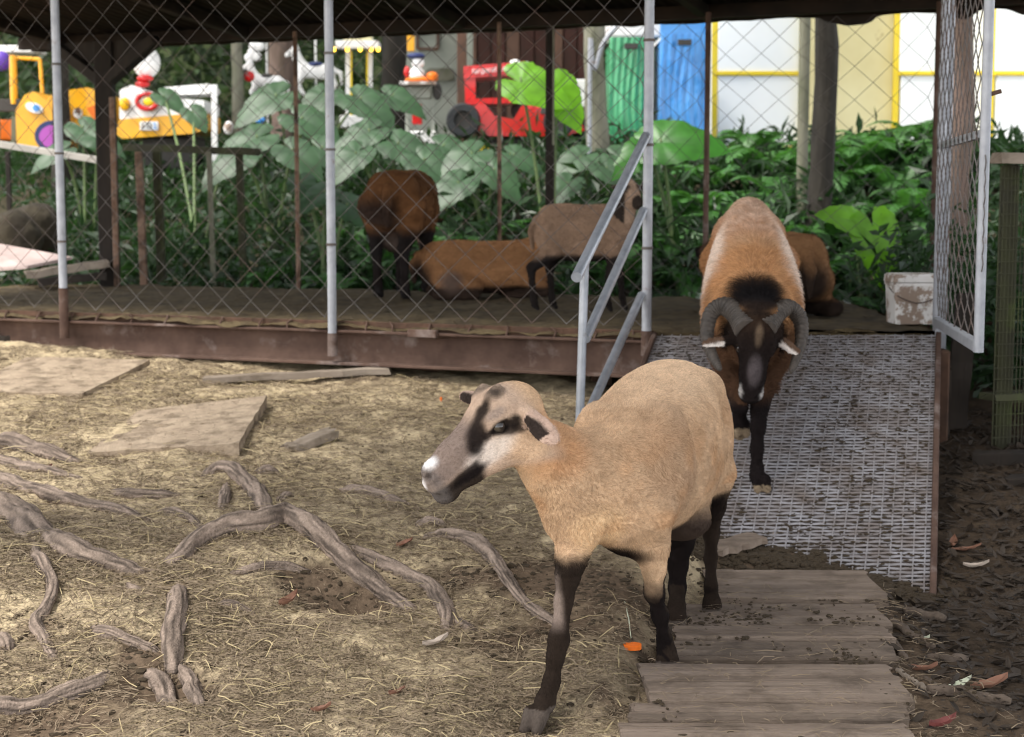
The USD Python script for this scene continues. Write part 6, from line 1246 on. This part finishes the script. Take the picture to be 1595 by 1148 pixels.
mb = MB(); mb.box((wp(1400, 0)[0], 16.9, 3.0), (4.2, 3.4, 2.7)); build(mb, 'core', 'white_panel', pbld)
mb = MB(); mb.box((wp(1400, 0)[0], 16.6, 4.45), (4.8, 4.4, .14)); build(mb, 'roof', 'dark_grey', pbld)
mb = MB(); mb.box(at(1320, 246, 14.9), (.26, .2, .12)); build(mb, 'blue_crate', 'blue_plastic', None, label='low blue crate showing under the cream door panel', cat='crate')
# ================================================================ cabinets under plastic sheeting
def cabinet(label, px0, px1, py0, Y, mat, top):
    a, b, t_ = at(px0, 240, Y), at(px1, 240, Y), at(px0, py0, Y); g = 1.55; T = Thing('cabinet', label, 'cabinet', ((a[0] + b[0]) / 2, Y, g)); w = b[0] - a[0]; n = 22; U, W = np.meshgrid(np.linspace(0, 1, n), np.linspace(0, 1, 30)); x = a[0] + w * U; z = g + (t_[2] - g) * W
    y = Y + .06 * (meshkit.fbm(np.stack([U * 3, W * 2.2, 0 * U + px0], -1), 3, 5) - .5) + .012 * np.sin(U * 40 + 6 * meshkit.noise(np.stack([U * 2, W * 2, 0 * U], -1)))
    v = np.stack([x, y, z], -1).reshape(-1, 3); i, j = np.meshgrid(np.arange(29), np.arange(n - 1), indexing='ij'); q = (i * n + j).ravel(); build((v, np.stack([q, q + 1, q + n + 1, q + n], 1)), 'sheeting', mat, T, smooth=True)
    mb = MB(); mb.box(((a[0] + b[0]) / 2, Y + .45, (g + t_[2]) / 2), (w - .02, .72, t_[2] - g - .02)); build(mb, 'body', mat, T)
    if top == 'white':
        mb = MB(); mb.box(((a[0] + b[0]) / 2 + .05, Y + .3, t_[2] + .10), (w + .12, .6, .19)); build(mb, 'header', 'white_paint', T)
    else:
        xs_ = np.linspace(-.5, .5, 40); pol = [(-w * .5, 0)] + [(w * s_, .10 + .05 * abs(math.sin((s_ + .5) * PI * 3))) for s_ in xs_] + [(w * .5, 0)]; mb = MB(); mb.prism(pol, ((a[0] + b[0]) / 2, Y + .12, t_[2] + .0), V(1, 0, 0), V(0, 0, 1), .10); build(mb, 'header', 'blue_plastic', T)
    mb = MB(); c = at((px0 + px1) / 2 + 3, py0 + 14, Y - .06); mb.box(c, (.12, .03, .05)); build(mb, 'handle', 'dark_grey', T)
cabinet('tall green cabinet wrapped in glossy plastic sheeting', 949, 1011, 58, 14.3, 'green_plastic', 'white')
cabinet('tall blue cabinet wrapped in glossy plastic sheeting with a scalloped top', 1027, 1100, 52, 14.0, 'blue_plastic', 'wavy')
mb = MB(); mb.beam(at(1104, 30, 14.0), V(at(1104, 230, 14.0)[0], 14.0, 1.5), .05, .05, up=(0, 1, 0)); build(mb, 'white_post', 'white_paint', None, label='thin white post right of the blue cabinet', cat='post')
# ================================================================ red racing car ride
cr = Thing('racing_car_ride', 'red toy racing car ride with black tyres and a lettered rear wing', 'ride', at(800, 215, 14.2)); YC = 14.2
P_ = lambda px, py, dy=0: at(px, py, YC + dy)
def prism_px(pts, dy, depth, name, mat, T, r=0, Y=None):
    Y = YC if Y is None else Y; c0 = at(*pts[0], Y + dy); pol = [((at(*q, Y + dy) - c0)[0], (at(*q, Y + dy) - c0)[2]) for q in pts]
    if r: pol = rounded(pol, r)
    mb = MB(); mb.prism(pol, V(c0[0], Y + dy + depth, c0[2]), V(1, 0, 0), V(0, 0, 1), depth); return build(mb, name, mat, T, smooth=25)
body = prism_px([(738, 165), (752, 158), (770, 180), (800, 186), (812, 165), (828, 160), (860, 168), (905, 190), (912, 203), (880, 212), (760, 212), (742, 200)], -.12, .62, 'body', 'red_paint', cr, .015)
prism_px([(722, 103), (800, 97), (818, 95), (826, 108), (822, 116), (722, 122)], -.05, .5, 'wing', 'red_paint', cr, .012); prism_px([(723, 118), (741, 118), (740, 166), (725, 166)], -.04, .08, 'wing_support', 'red_paint', cr, .008); prism_px([(728, 154), (812, 151), (812, 160), (728, 163)], -.10, .5, 'lower_wing', 'red_paint', cr, .008)
prism_px([(735, 160), (750, 160), (750, 182), (733, 180)], .0, .3, 'rear_frame', 'red_paint', cr)
for a, b in (((795, 94.5), (808, 93.5)), ):
    mb = MB(); mb.ball(P_(802, 97, -.07), V(.045, .03, .026), 2); build(mb, 'white_badge', 'white_paint', cr, smooth=True)
mb = MB(); mb.beam(P_(819, 97, -.06), P_(827, 110, -.06), .03, .035); build(mb, 'wing_tip', 'white_paint', cr)
tm = meshkit.text_mesh('fargerato.com', .045, .006); mb = MB(); wdt = tm.bounds[1][0]; c = P_(735, 115, -.062); e = P_(803, 108, -.062); mb.mesh(tm, c, e - c, V(0, 0, 1), np.linalg.norm(e - c) / wdt); build(mb, 'lettering', 'white_paint', cr)
def wheel(px, py, r, w, dy, T, Y):
    c = at(px, py, Y + dy); prof = np.array([(r * .55, -w / 2), (r * .9, -w / 2), (r, -w * .32), (r, w * .32), (r * .9, w / 2), (r * .55, w / 2), (r * .5, w * .3), (r * .5, -w * .3), (r * .55, -w / 2)]); m = trimesh.creation.revolve(prof, sections=28); R = np.array([[1, 0, 0], [0, 0, -1], [0, 1, 0]]); mb = MB(); v = m.vertices @ R.T; mb.add(v + c, m.faces[:, ::-1] if m.volume < 0 else m.faces); w_ = build(mb, 'wheel', 'black_rubber', T, smooth=40)
    mb = MB(); mb.tube([c - V(0, w * .34, 0), c + V(0, w * .34, 0)], r * .52, 18); build(mb, 'hub', 'dark_grey', (T, w_))
for px, py, r, dy in ((722, 188, .150, -.25), (870, 190, .135, -.27), (738, 184, .14, .5), (905, 196, .125, .45)): wheel(px, py, r, .2, dy, cr, YC)
mb = MB(); mb.ball(P_(806, 172, .1), V(.06, .05, .08), 2); build(mb, 'driver_seat', 'dark_grey', cr, smooth=True); mb = MB(); mb.beam(P_(842, 172, -.2), P_(880, 178, -.2), .05, .06); build(mb, 'side_mirror', 'dark_grey', cr)
mb = MB(); mb.box(V(P_(800, 0)[0], YC + .15, (1.5 + P_(800, 214)[2]) / 2), (.7, .45, P_(800, 214)[2] - 1.5)); build(mb, 'pedestal', 'dark_grey', cr)
mb = MB(); mb.beam(P_(690, 242, -.3), P_(960, 240, -.3), .06, .05); build(mb, 'kerb_rail', 'grey_wall', None, label='low grey kerb below the red racing car ride', cat='kerb')
for k, px in enumerate((752, 803, 892)):
    mb = MB(); mb.ball(P_(px, 236, -.38), V(.06, .03, .05), 2); build(mb, 'yellow_lamp_cover', 'yellow_paint', None, smooth=True, label=('leftmost' if k == 0 else 'middle' if k == 1 else 'rightmost') + ' of three small yellow blobs under the red car', cat='ornament')
# ================================================================ yellow and white boat ride
bt = Thing('boat_ride', 'yellow and white toy boat ride with a red ring and number plate', 'ride', at(250, 220, 14.6)); YR = 14.6
prism_px([(186, 186), (318, 175), (318, 202), (300, 208), (190, 216), (180, 208)], 0, .8, 'hull', 'orange_ride', bt, .02, YR)
prism_px([(186, 140), (205, 132), (232, 150), (318, 156), (318, 175), (186, 186)], .02, .76, 'upper_hull', 'white_paint', bt, .015, YR)
prism_px([(254, 136), (325, 130), (332, 140), (326, 146), (256, 148)], .2, .4, 'canopy', 'white_paint', bt, .015, YR)
for px, r, mat in ((229, 14, 'red_paint'),):
    c = at(px, 158, YR - .02); th = np.linspace(0, 2 * PI, 33); rr = r * YR / FPX; mb = MB(); mb.tube(np.array([c + V(rr * 1.1 * math.cos(a), 0, rr * .8 * math.sin(a)) for a in th]), .022, 8, cap=False); build(mb, 'life_ring', mat, bt, smooth=True)
mb = MB(); mb.ball(at(232, 158, YR - .01), V(.055, .03, .04), 2); build(mb, 'badge', 'yellow_paint', bt, smooth=True)
def star(c, r): return [(r * (1 if k % 2 == 0 else .5) * math.sin(k * PI / 5), r * (1 if k % 2 == 0 else .5) * math.cos(k * PI / 5)) for k in range(10)]
mb = MB(); mb.prism(star(0, .058), at(270, 154, YR - .0) + V(0, .02, 0), V(1, 0, 0), V(0, 0, 1), .03); build(mb, 'star', 'orange_ride', bt)
mb = MB(); mb.prism(rounded([(-.085, -.04), (.085, -.04), (.085, .04), (-.085, .04)], .012), at(232, 196, YR - .015) + V(0, .01, 0), V(1, 0, 0), V(0, 0, 1), .012); pl_ = build(mb, 'number_plate', 'white_paint', bt)
for k, (chh, mat) in enumerate((('F', 'brown_paint'), ('0', 'dark_grey'), ('1', 'blue_plastic'))):
    tm = meshkit.text_mesh(chh, .055, .006); mb = MB(); mb.mesh(tm, at(232, 196, YR - .02) + V(-.070 + k * .05, -.004, -.027), V(1, 0, 0), V(0, 0, 1)); build(mb, 'lettering', mat, (bt, pl_))
mb = MB(); mb.ball(at(194, 162, YR), V(.05, .04, .06), 2); build(mb, 'yellow_light', 'orange_ride', bt, smooth=True)
mb = MB(); mb.box(V(at(252, 0, YR)[0], YR + .4, (1.55 + at(250, 212, YR)[2]) / 2), (.5, .5, at(250, 212, YR)[2] - 1.53)); build(mb, 'pedestal', 'dark_grey', bt)
mb = MB(); mb.ball(at(228, 97, YR + .6), V(.13, .13, .15), 3); build(mb, 'white_figure', 'white_paint', None, smooth=True, label='round white figure head above the boat ride', cat='figure')
mb = MB(); mb.ball(at(226, 122, YR + .5), V(.08, .07, .035), 2); mb.ball(at(222, 131, YR + .5), V(.07, .06, .035), 2); build(mb, 'red_cushion', 'red_paint', None, smooth=True, label='red rounded cushion below the white figure head', cat='cushion')
for k, (px, y0, y1) in enumerate(((334, 132, 238),)):
    mb = MB(); mb.beam(at(px, y0, 14.2), V(at(px, y1, 14.2)[0], 14.2, 1.4), .05, .04, up=(0, 1, 0)); build(mb, 'white_post', 'white_paint', None, label='white post right of the yellow and white boat ride', cat='post')
# ================================================================ yellow wide mouthed ride at the left
yf = Thing('animal_ride', 'yellow fish shaped ride with painted eyes and a wide purple mouth', 'ride', at(95, 230, 15.0)); YF = 15.0
prism_px([(26, 226), (24, 172), (38, 148), (52, 142), (72, 156), (88, 138), (92, 142), (100, 200), (98, 232)], 0, .5, 'face', 'orange_ride', yf, .02, YF)
prism_px([(88, 160), (108, 140), (136, 136), (158, 146), (166, 175), (162, 205), (100, 205)], .10, .7, 'hood', 'orange_ride', yf, .04, YF)
prism_px([(134, 168), (160, 160), (166, 188), (162, 200), (146, 186)], .06, .1, 'cheek', 'orange_paint', yf, .01, YF)
def disc(px, py, rx, ry, dy, mat, name, par, tilt=0, Y=YF):
    ca, sa_ = math.cos(tilt), math.sin(tilt); c = at(px, py, Y + dy); k = Y / FPX; pol = [(rx * k * math.cos(a) * ca - ry * k * math.sin(a) * sa_, rx * k * math.cos(a) * sa_ + ry * k * math.sin(a) * ca) for a in np.linspace(0, 2 * PI, 25)[:-1]]; mb = MB(); mb.prism(pol, c + V(0, .02, 0), V(1, 0, 0), V(0, 0, 1), .02); return build(mb, name, mat, par)
e1 = disc(53, 168, 14, 7.5, -.02, 'white_paint', 'eye', yf, -.35); disc(56, 168, 5.5, 5, -.032, 'blue_plastic', 'pupil', (yf, e1)); e2 = disc(121, 176, 7, 8, .07, 'white_paint', 'eye', yf); disc(121, 172, 4, 5, .058, 'brown_paint', 'pupil', (yf, e2))
m1 = disc(82, 212, 28, 24, -.02, 'navy_paint', 'mouth', yf); disc(84, 213, 23, 18, -.032, 'purple_paint', 'tongue', (yf, m1))
yg = Thing('tube_stand', 'tall yellow tube frame of a ride left of the fish ride', 'frame', at(40, 160, 15.6))
for a, b in (((20, 86), (22, 162)), ((20, 90), (62, 92)), ((62, 92), (66, 145))):
    mb = MB(); r_ = .035 if a[0] == 20 and b[0] == 22 else .018; mb.tube([at(*a, 15.6), at(*b, 15.6)], r_, 10); build(mb, 'tube', 'orange_ride', yg, smooth=40)
mb = MB(); mb.beam(at(-6, 164, 15.6), at(34, 164, 15.6), .05, .12); build(mb, 'deck', 'dark_grey', yg)
for px in (-4, 22): mb = MB(); mb.beam(at(px, 182, 15.5), at(px, 225, 15.5), .05, .04, up=(0, 1, 0)); build(mb, 'leg', 'bark_pale', yg)
mb = MB(); mb.box(at(12, 203, 15.7), (.22, .2, .2)); build(mb, 'basket', 'orange_paint', yg)
mb = MB(); mb.ball(at(3, 95, 16), V(.085, .085, .10), 2); build(mb, 'violet_ball', 'violet_paint', None, smooth=True, label='violet ball at the far left edge', cat='ball')
mb = MB(); mb.box(at(28, 78, 16.5), (.5, .3, .07)); build(mb, 'white_board', 'white_paint', None, label='white board above the yellow tube frame', cat='board')
# ================================================================ white horse figures, lit kiosk, small ride
def horse(label, px, py, Y, s, face=1, saddle='navy_paint'):
    c = at(px, py, Y); T = Thing('horse_figure', label, 'figure', c); F = Field((-.5, -.2, -.55), (.6, .2, .6), .016); F.cone((-.2, 0, 0), (.2, 0, .02), .13, .12, .04); F.chain([V(.2, 0, .05), V(.30, 0, .22), V(.33, 0, .36)], [.11, .075, .06], .04); F.cone((.33, 0, .36), (.47, 0, .27), .06, .038, .03)
    for e in (-1, 1):
        F.chain([V(.2, e * .06, -.02), V(.30, e * .06, -.2), V(.20, e * .06, -.36)], [.065, .04, .028], .03); F.chain([V(-.22, e * .06, -.02), V(-.30, e * .06, -.2), V(-.25, e * .06, -.42)], [.08, .045, .028], .03); F.cone((.30, e * .03, .40), (.30, e * .035, .46), .02, .008, .01)
    F.chain([V(-.30, 0, .04), V(-.40, 0, -.02), V(-.42, 0, -.2)], [.035, .035, .02], .02); m = F.surface(); v = m.vertices * V(face, 1, 1) * s + c; f = m.faces if face > 0 else m.faces[:, ::-1]; build((v, f), 'body', 'white_paint', T, smooth=True)
    mb = MB(); mb.ball(c + V(0, 0, .12 * s), V(.13, .14, .05) * s, 2); build(mb, 'saddle', saddle, T, smooth=True); mb = MB(); mb.tube([c + V(0, 0, -.9 * s), c + V(0, 0, 1.2 * s)], .018 * s, 8); build(mb, 'pole', 'white_paint', T)
horse('larger white horse figure with a navy saddle left of the front fence post', 492, 112, 16.2, .62, -1)
horse('smaller white horse figure beside a red ball', 416, 128, 15.8, .5, -1, 'dark_grey')
mb = MB(); mb.ball(at(388, 119, 15.6), V(.055, .055, .055), 2); build(mb, 'red_ball', 'red_paint', None, smooth=True, label='red ball left of the smaller white horse figure', cat='ball')
mb = MB()
for q in ((393, 82), (400, 88), (388, 90), (405, 72), (395, 72)): mb.ball(at(*q, 16.5), V(.05, .04, .05), 2)
build(mb, 'white_ornament', 'white_paint', None, smooth=True, label='clustered white ornament hanging above the red ball', cat='ornament')
mb = MB(); mb.ball(at(412, 202, 14.0), V(.06, .05, .025), 2); mb.ball(at(405, 187, 14.1), V(.05, .04, .03), 1); build(mb, 'blue_toy', 'blue_plastic', None, smooth=True, label='small blue toy among the elephant ear leaves', cat='toy')
mb = MB(); mb.ball(at(356, 199, 14.0), V(.045, .04, .06), 2); build(mb, 'white_stone', 'white_dirty', None, smooth=True, label='white rounded stone left of the small blue toy', cat='stone')
mb = MB(); mb.ball(at(506, 205, 13.9), V(.05, .045, .055), 2); build(mb, 'white_stone', 'white_paint', None, smooth=True, label='white rounded stone left of the front fence post', cat='stone')
ki = Thing('kiosk', 'white and yellow ride kiosk with a row of glowing amber bulbs', 'kiosk', at(560, 190, 15.8)); YK = 15.8
for px in (543, 576):
    mb = MB(); mb.beam(at(px, 40, YK), at(px, 190, YK), .055, .055, up=(0, 1, 0)); pp0 = build(mb, 'column', 'white_paint', ki); mb = MB(); mb.beam(at(px + (4 if px < 560 else -4), 80, YK - .02), at(px + (4 if px < 560 else -4), 190, YK - .02), .02, .02, up=(0, 1, 0)); build(mb, 'trim', 'yellow_paint', (ki, pp0))
mb = MB(); mb.box(at(558, 70, YK - .05), (.42, .3, .06)); build(mb, 'canopy', 'white_paint', ki); mb = MB(); mb.box(at(558, 56, YK), (.28, .2, .16)); build(mb, 'crown', 'cream_panel', ki); mb = MB(); mb.box(at(558, 190, YK), (.34, .25, .12)); build(mb, 'base', 'white_paint', ki)
for k, px in enumerate((520, 541, 561, 578, 589)):
    mb = MB(); mb.ball(at(px, 77, YK - .24), V(.019, .019, .023), 2); build(mb, 'bulb', 'bulb', ki, smooth=True)
mb = MB(); mb.beam(at(516, 74, YK - .22), at(593, 74, YK - .22), .02, .012); build(mb, 'lamp_bar', 'white_paint', ki)
sr = Thing('coin_ride', 'small ride with a round white figure in a dark flat hat on an orange seat', 'ride', at(655, 190, 15.0)); YS = 15.0
mb = MB(); mb.ball(at(649, 116, YS), V(.075, .07, .075), 3); mb.ball(at(651, 98, YS), V(.06, .055, .05), 3); build(mb, 'figure', 'white_paint', sr, smooth=True)
mb = MB(); mb.ball(at(648, 87, YS - .0), V(.085, .07, .03), 2); build(mb, 'hat', 'navy_paint', sr, smooth=True); mb = MB(); mb.ball(at(634, 112, YS), V(.03, .05, .055), 2); build(mb, 'scarf', 'red_paint', sr, smooth=True)
mb = MB(); mb.ball(at(656, 124, YS), V(.16, .09, .03), 2); mb.ball(at(673, 119, YS), V(.06, .06, .045), 2); build(mb, 'seat', 'orange_paint', sr, smooth=True)
mb = MB(); mb.box(at(652, 131, YS), (.34, .3, .03)); build(mb, 'table_top', 'white_dirty', sr)
for px in (634, 675): mb = MB(); mb.beam(at(px, 133, YS), at(px, 226, YS), .03, .03, up=(0, 1, 0)); build(mb, 'leg', 'grey_wall', sr)
mb = MB(); mb.box(at(655, 145, YS + .05), (.2, .2, .1)); build(mb, 'coin_box', 'grey_wall', sr); mb = MB(); mb.box(at(650, 178, YS + .05), (.09, .12, .19)); build(mb, 'red_panel', 'red_paint', sr); mb = MB(); mb.ball(at(681, 142, YS), V(.045, .05, .085), 2); build(mb, 'dark_bag', 'dark_grey', sr, smooth=True); mb = MB(); mb.box(at(655, 215, YS), (.3, .3, .12)); build(mb, 'base', 'white_paint', sr)
mb = MB(); mb.beam(at(640, 45, 15.4), at(640, 80, 15.4), .07, .06, up=(0, 1, 0)); build(mb, 'yellow_pillar', 'orange_ride', None, label='short yellow pillar above the round white figure', cat='pillar')
# ================================================================ walls behind
gb = Thing('grey_building', 'grey rendered building with a square window frame behind the small ride', 'building', at(675, 230, 18.5)); YG = 18.5
a, b = at(622, 0, YG), at(722, 0, YG); mb = MB(); mb.box(((a[0] + b[0]) / 2, YG + 1, 3.1), (b[0] - a[0], 2, 3.4)); build(mb, 'wall', 'grey_wall', gb)
for x0, y0, x1, y1 in ((650, 45, 682, 76),):
    for p, q in (((x0, y0), (x1, y0)), ((x1, y0), (x1, y1)), ((x1, y1), (x0, y1)), ((x0, y1), (x0, y0))): mb = MB(); mb.beam(at(*p, YG - .02), at(*q, YG - .02), .03, .03, up=(0, 1, 0)); build(mb, 'window_frame', 'brown_paint', gb)
mb = MB(); mb.prism(rounded([(-.16, -.07), (.16, -.07), (.16, .07), (-.16, .07)], .05), at(685, 116, YG - .01) + V(0, .0, 0), V(1, 0, 0), V(0, 0, 1), .03); build(mb, 'plaque', 'bark_pale', gb)
mr = Thing('red_brown_building', 'dark red brown shed behind the racing car ride', 'building', at(815, 200, 18)); YM = 18.0
a, b = at(720, 0, YM), at(922, 0, YM); n = 9; w = (b[0] - a[0]) / n
for k in range(n): mb = MB(); mb.box((a[0] + w * (k + .5), YM + .06 * (k % 2) * .3, 3.0), (w - .012, .06, 3.2)); build(mb, 'wall_board', 'maroon_wall' if k % 3 else 'brown_paint', mr)
mb = MB(); mb.box(((a[0] + b[0]) / 2, YM + 1.3, 3.0), (b[0] - a[0] - .02, 2.4, 3.2)); build(mb, 'core', 'maroon_wall', mr); mb = MB(); mb.box(((a[0] + b[0]) / 2, YM + 1.1, 4.7), (b[0] - a[0] + .5, 3.2, .12)); build(mb, 'roof', 'dark_grey', mr)
mb = MB(); mb.beam(at(719, 35, 16), V(at(719, 250, 16)[0], 16, 1.5), .09, .09, up=(0, 1, 0)); build(mb, 'brown_post', 'brown_paint', None, label='brown post behind the rear wheel of the racing car', cat='post')
mb = MB(); mb.beam(at(732, 35, 16.2), V(at(732, 250, 16.2)[0], 16.2, 1.5), .06, .06, up=(0, 1, 0)); build(mb, 'pale_post', 'grey_wall', None, label='pale grey post beside the brown post', cat='post')
mb = MB(); mb.box(at(908, 145, 15.5), (.14, .1, .26)); build(mb, 'white_box', 'white_paint', None, label='white box left of the pale mossy trunk', cat='box')
# ================================================================ left background: rails, posts, stump, boards on the platform
mr2 = Thing('rustic_fence', 'mossy wooden rail fence with leaning posts behind the platform at the left', 'fence', at(290, 300, 11.6))
mb = MB(); mb.add(*plank(at(194, 229, 11.8), at(402, 237, 11.2), .06, .05, seed=51)); build(mb, 'top_rail', 'mossy_wood', mr2)
for px, Y, mat, w in ((222, 11.3, 'rust_orange', .05), (250, 11.4, 'mossy_wood', .06), (331, 11.35, 'bark_pale', .035), (378, 11.3, 'mossy_wood', .05)):
    b = spot(px, Y); mb = MB(); mb.beam(V(b[0], Y, .4), V(b[0] - .02, Y, at(px, 236, Y)[2]), w, w, up=(0, 1, 0)); build(mb, 'post', mat, mr2)
gr = Thing('pale_rail', 'pale grey rail on thin posts at the far left below the fish ride', 'rail', at(60, 245, 12.6))
mb = MB(); mb.add(*plank(at(-40, 218, 12.8), at(170, 252, 12.4), .05, .05, seed=52)); build(mb, 'rail', 'paving', gr)
for px in (14, 98): b = spot(px, 12.6); mb = MB(); mb.beam(V(b[0], 12.6, b[2] - .2), V(b[0], 12.6, at(px, 236, 12.6)[2]), .035, .035, up=(0, 1, 0)); build(mb, 'post', 'dark_wood', gr)
F = Field((-.36, -.3, -.1), (.36, .3, .52), .022); F.ell((0, 0, .16), (.27, .22, .28), None, .02); F.ell((.05, -.05, .3), (.2, .18, .14), None, .05); F.ell((-.12, .05, .1), (.2, .2, .2), None, .05); m = F.surface(); v = m.vertices + (meshkit.fbm(m.vertices * 6, 3, 3) - .5)[:, None] * m.vertex_normals * .10; sp = at(52, 345, 12.0); sp[2] -= .25
build((v * V(.85, .8, .85) + sp, m.faces), 'mossy_boulder', 'stone_moss', None, smooth=True, label='brown mossy boulder behind the platform at the far left', cat='boulder')
sp = at(22, 375, 11.6); F = Field((-.3, -.25, -.3), (.3, .25, .3), .02); F.ell((0, 0, 0), (.2, .17, .22), None, .02); m = F.surface(); v = m.vertices + (meshkit.fbm(m.vertices * 7, 3, 8) - .5)[:, None] * m.vertex_normals * .08; build((v + sp, m.faces), 'mossy_boulder', 'stone_moss', None, smooth=True, label='smaller boulder in front of the big brown one at far left', cat='boulder')
C0 = [at(-40, 420, 10.9), at(42, 414, 10.6), at(112, 400, 10.9), at(-30, 374, 11.6)]
v = np.array(C0); v = np.vstack([v, v - V(0, 0, .02)]); build((v, np.array([(0, 1, 2, 3), (7, 6, 5, 4), (0, 4, 5, 1), (1, 5, 6, 2), (2, 6, 7, 3), (3, 7, 4, 0)])), 'tilted_board', 'pink_board', None, label='tilted pinkish board lying on the platform at far left', cat='board')
mb = MB(); mb.add(*plank(at(40, 428, 10.5), at(168, 410, 10.7), .12, .05, seed=55)); build(mb, 'tilted_board', 'grey_wood', None, label='dark grey beam on the platform under the pinkish board', cat='board')
mb = MB(); mb.add(*plank(at(60, 440, 10.4), at(165, 430, 10.55), .08, .05, seed=56)); build(mb, 'tilted_board', 'dark_wood', None, label='low dark timber in front of the grey beam on the platform', cat='board')

# ================================================================ the big tree whose roots cross the pen, and its neighbour: they shade the pen
def shade_tree(label, x, y, r, H, cx, cy, rad, nleaf, seed, mat):
    b = V(x, y, float(ground_z(x, y)[0]) - .2); T = Thing('tree', label, 'tree', b); rg = np.random.default_rng(seed); t = np.linspace(0, 1, 24)[:, None]; top = b + V((cx - x) * .25, (cy - y) * .25, H); P = b * (1 - t) + top * t; P[:, 0] += .08 * np.sin(t[:, 0] * 5); th = np.arange(20) / 20 * 2 * PI
    ring = [1 + .22 * (meshkit.noise(np.stack([np.cos(th) * 1.6, np.sin(th) * 1.6, np.full(20, i * .3)], 1), seed) - .5) for i in range(24)]; mb = MB(); mb.tube(P, r * (1 - .35 * t[:, 0]) * (1 + .8 * np.exp(-t[:, 0] * 18)), 20, ring=ring); tp = build(mb, 'trunk', mat, T, smooth=True); tips = []
    for k in range(11):
        a = 2 * PI * k / 11 + rg.uniform(-.2, .2); d = rad * rg.uniform(.45, .95); e = V(cx + d * math.cos(a), cy + d * math.sin(a), H + rg.uniform(.2, 1.6)); s0_ = P[15 + k % 8]; S = spline([s0_, s0_ * .5 + e * .5 + V(0, 0, .5), e], 12); mb = MB(); mb.tube(S, np.linspace(r * .42, .02, 12), 8); build(mb, 'limb', mat, (T, tp), smooth=True); tips += list(S[5:])
    tips = np.array(tips)
    def pts(rg_, n): k = rg_.integers(0, len(tips), n); return tips[k] + rg_.normal(0, 1, (n, 3)) * V(.55, .55, .4), np.tile(V(0, 0, -.1), (n, 1))
    build(leaf_cloud(nleaf, pts, (.14, .30), seed + 3, .5), 'crown', 'far_leaf', T)
shade_tree('big spreading tree outside the view whose roots cross the pen', -3.1, 4.6, .30, 5.2, -.6, 3.6, 3.8, 5200, 91, 'bark_brown')
shade_tree('second spreading tree outside the view on the right', 4.3, 4.4, .22, 5.4, 2.6, 4.4, 2.8, 4200, 92, 'bark_brown')
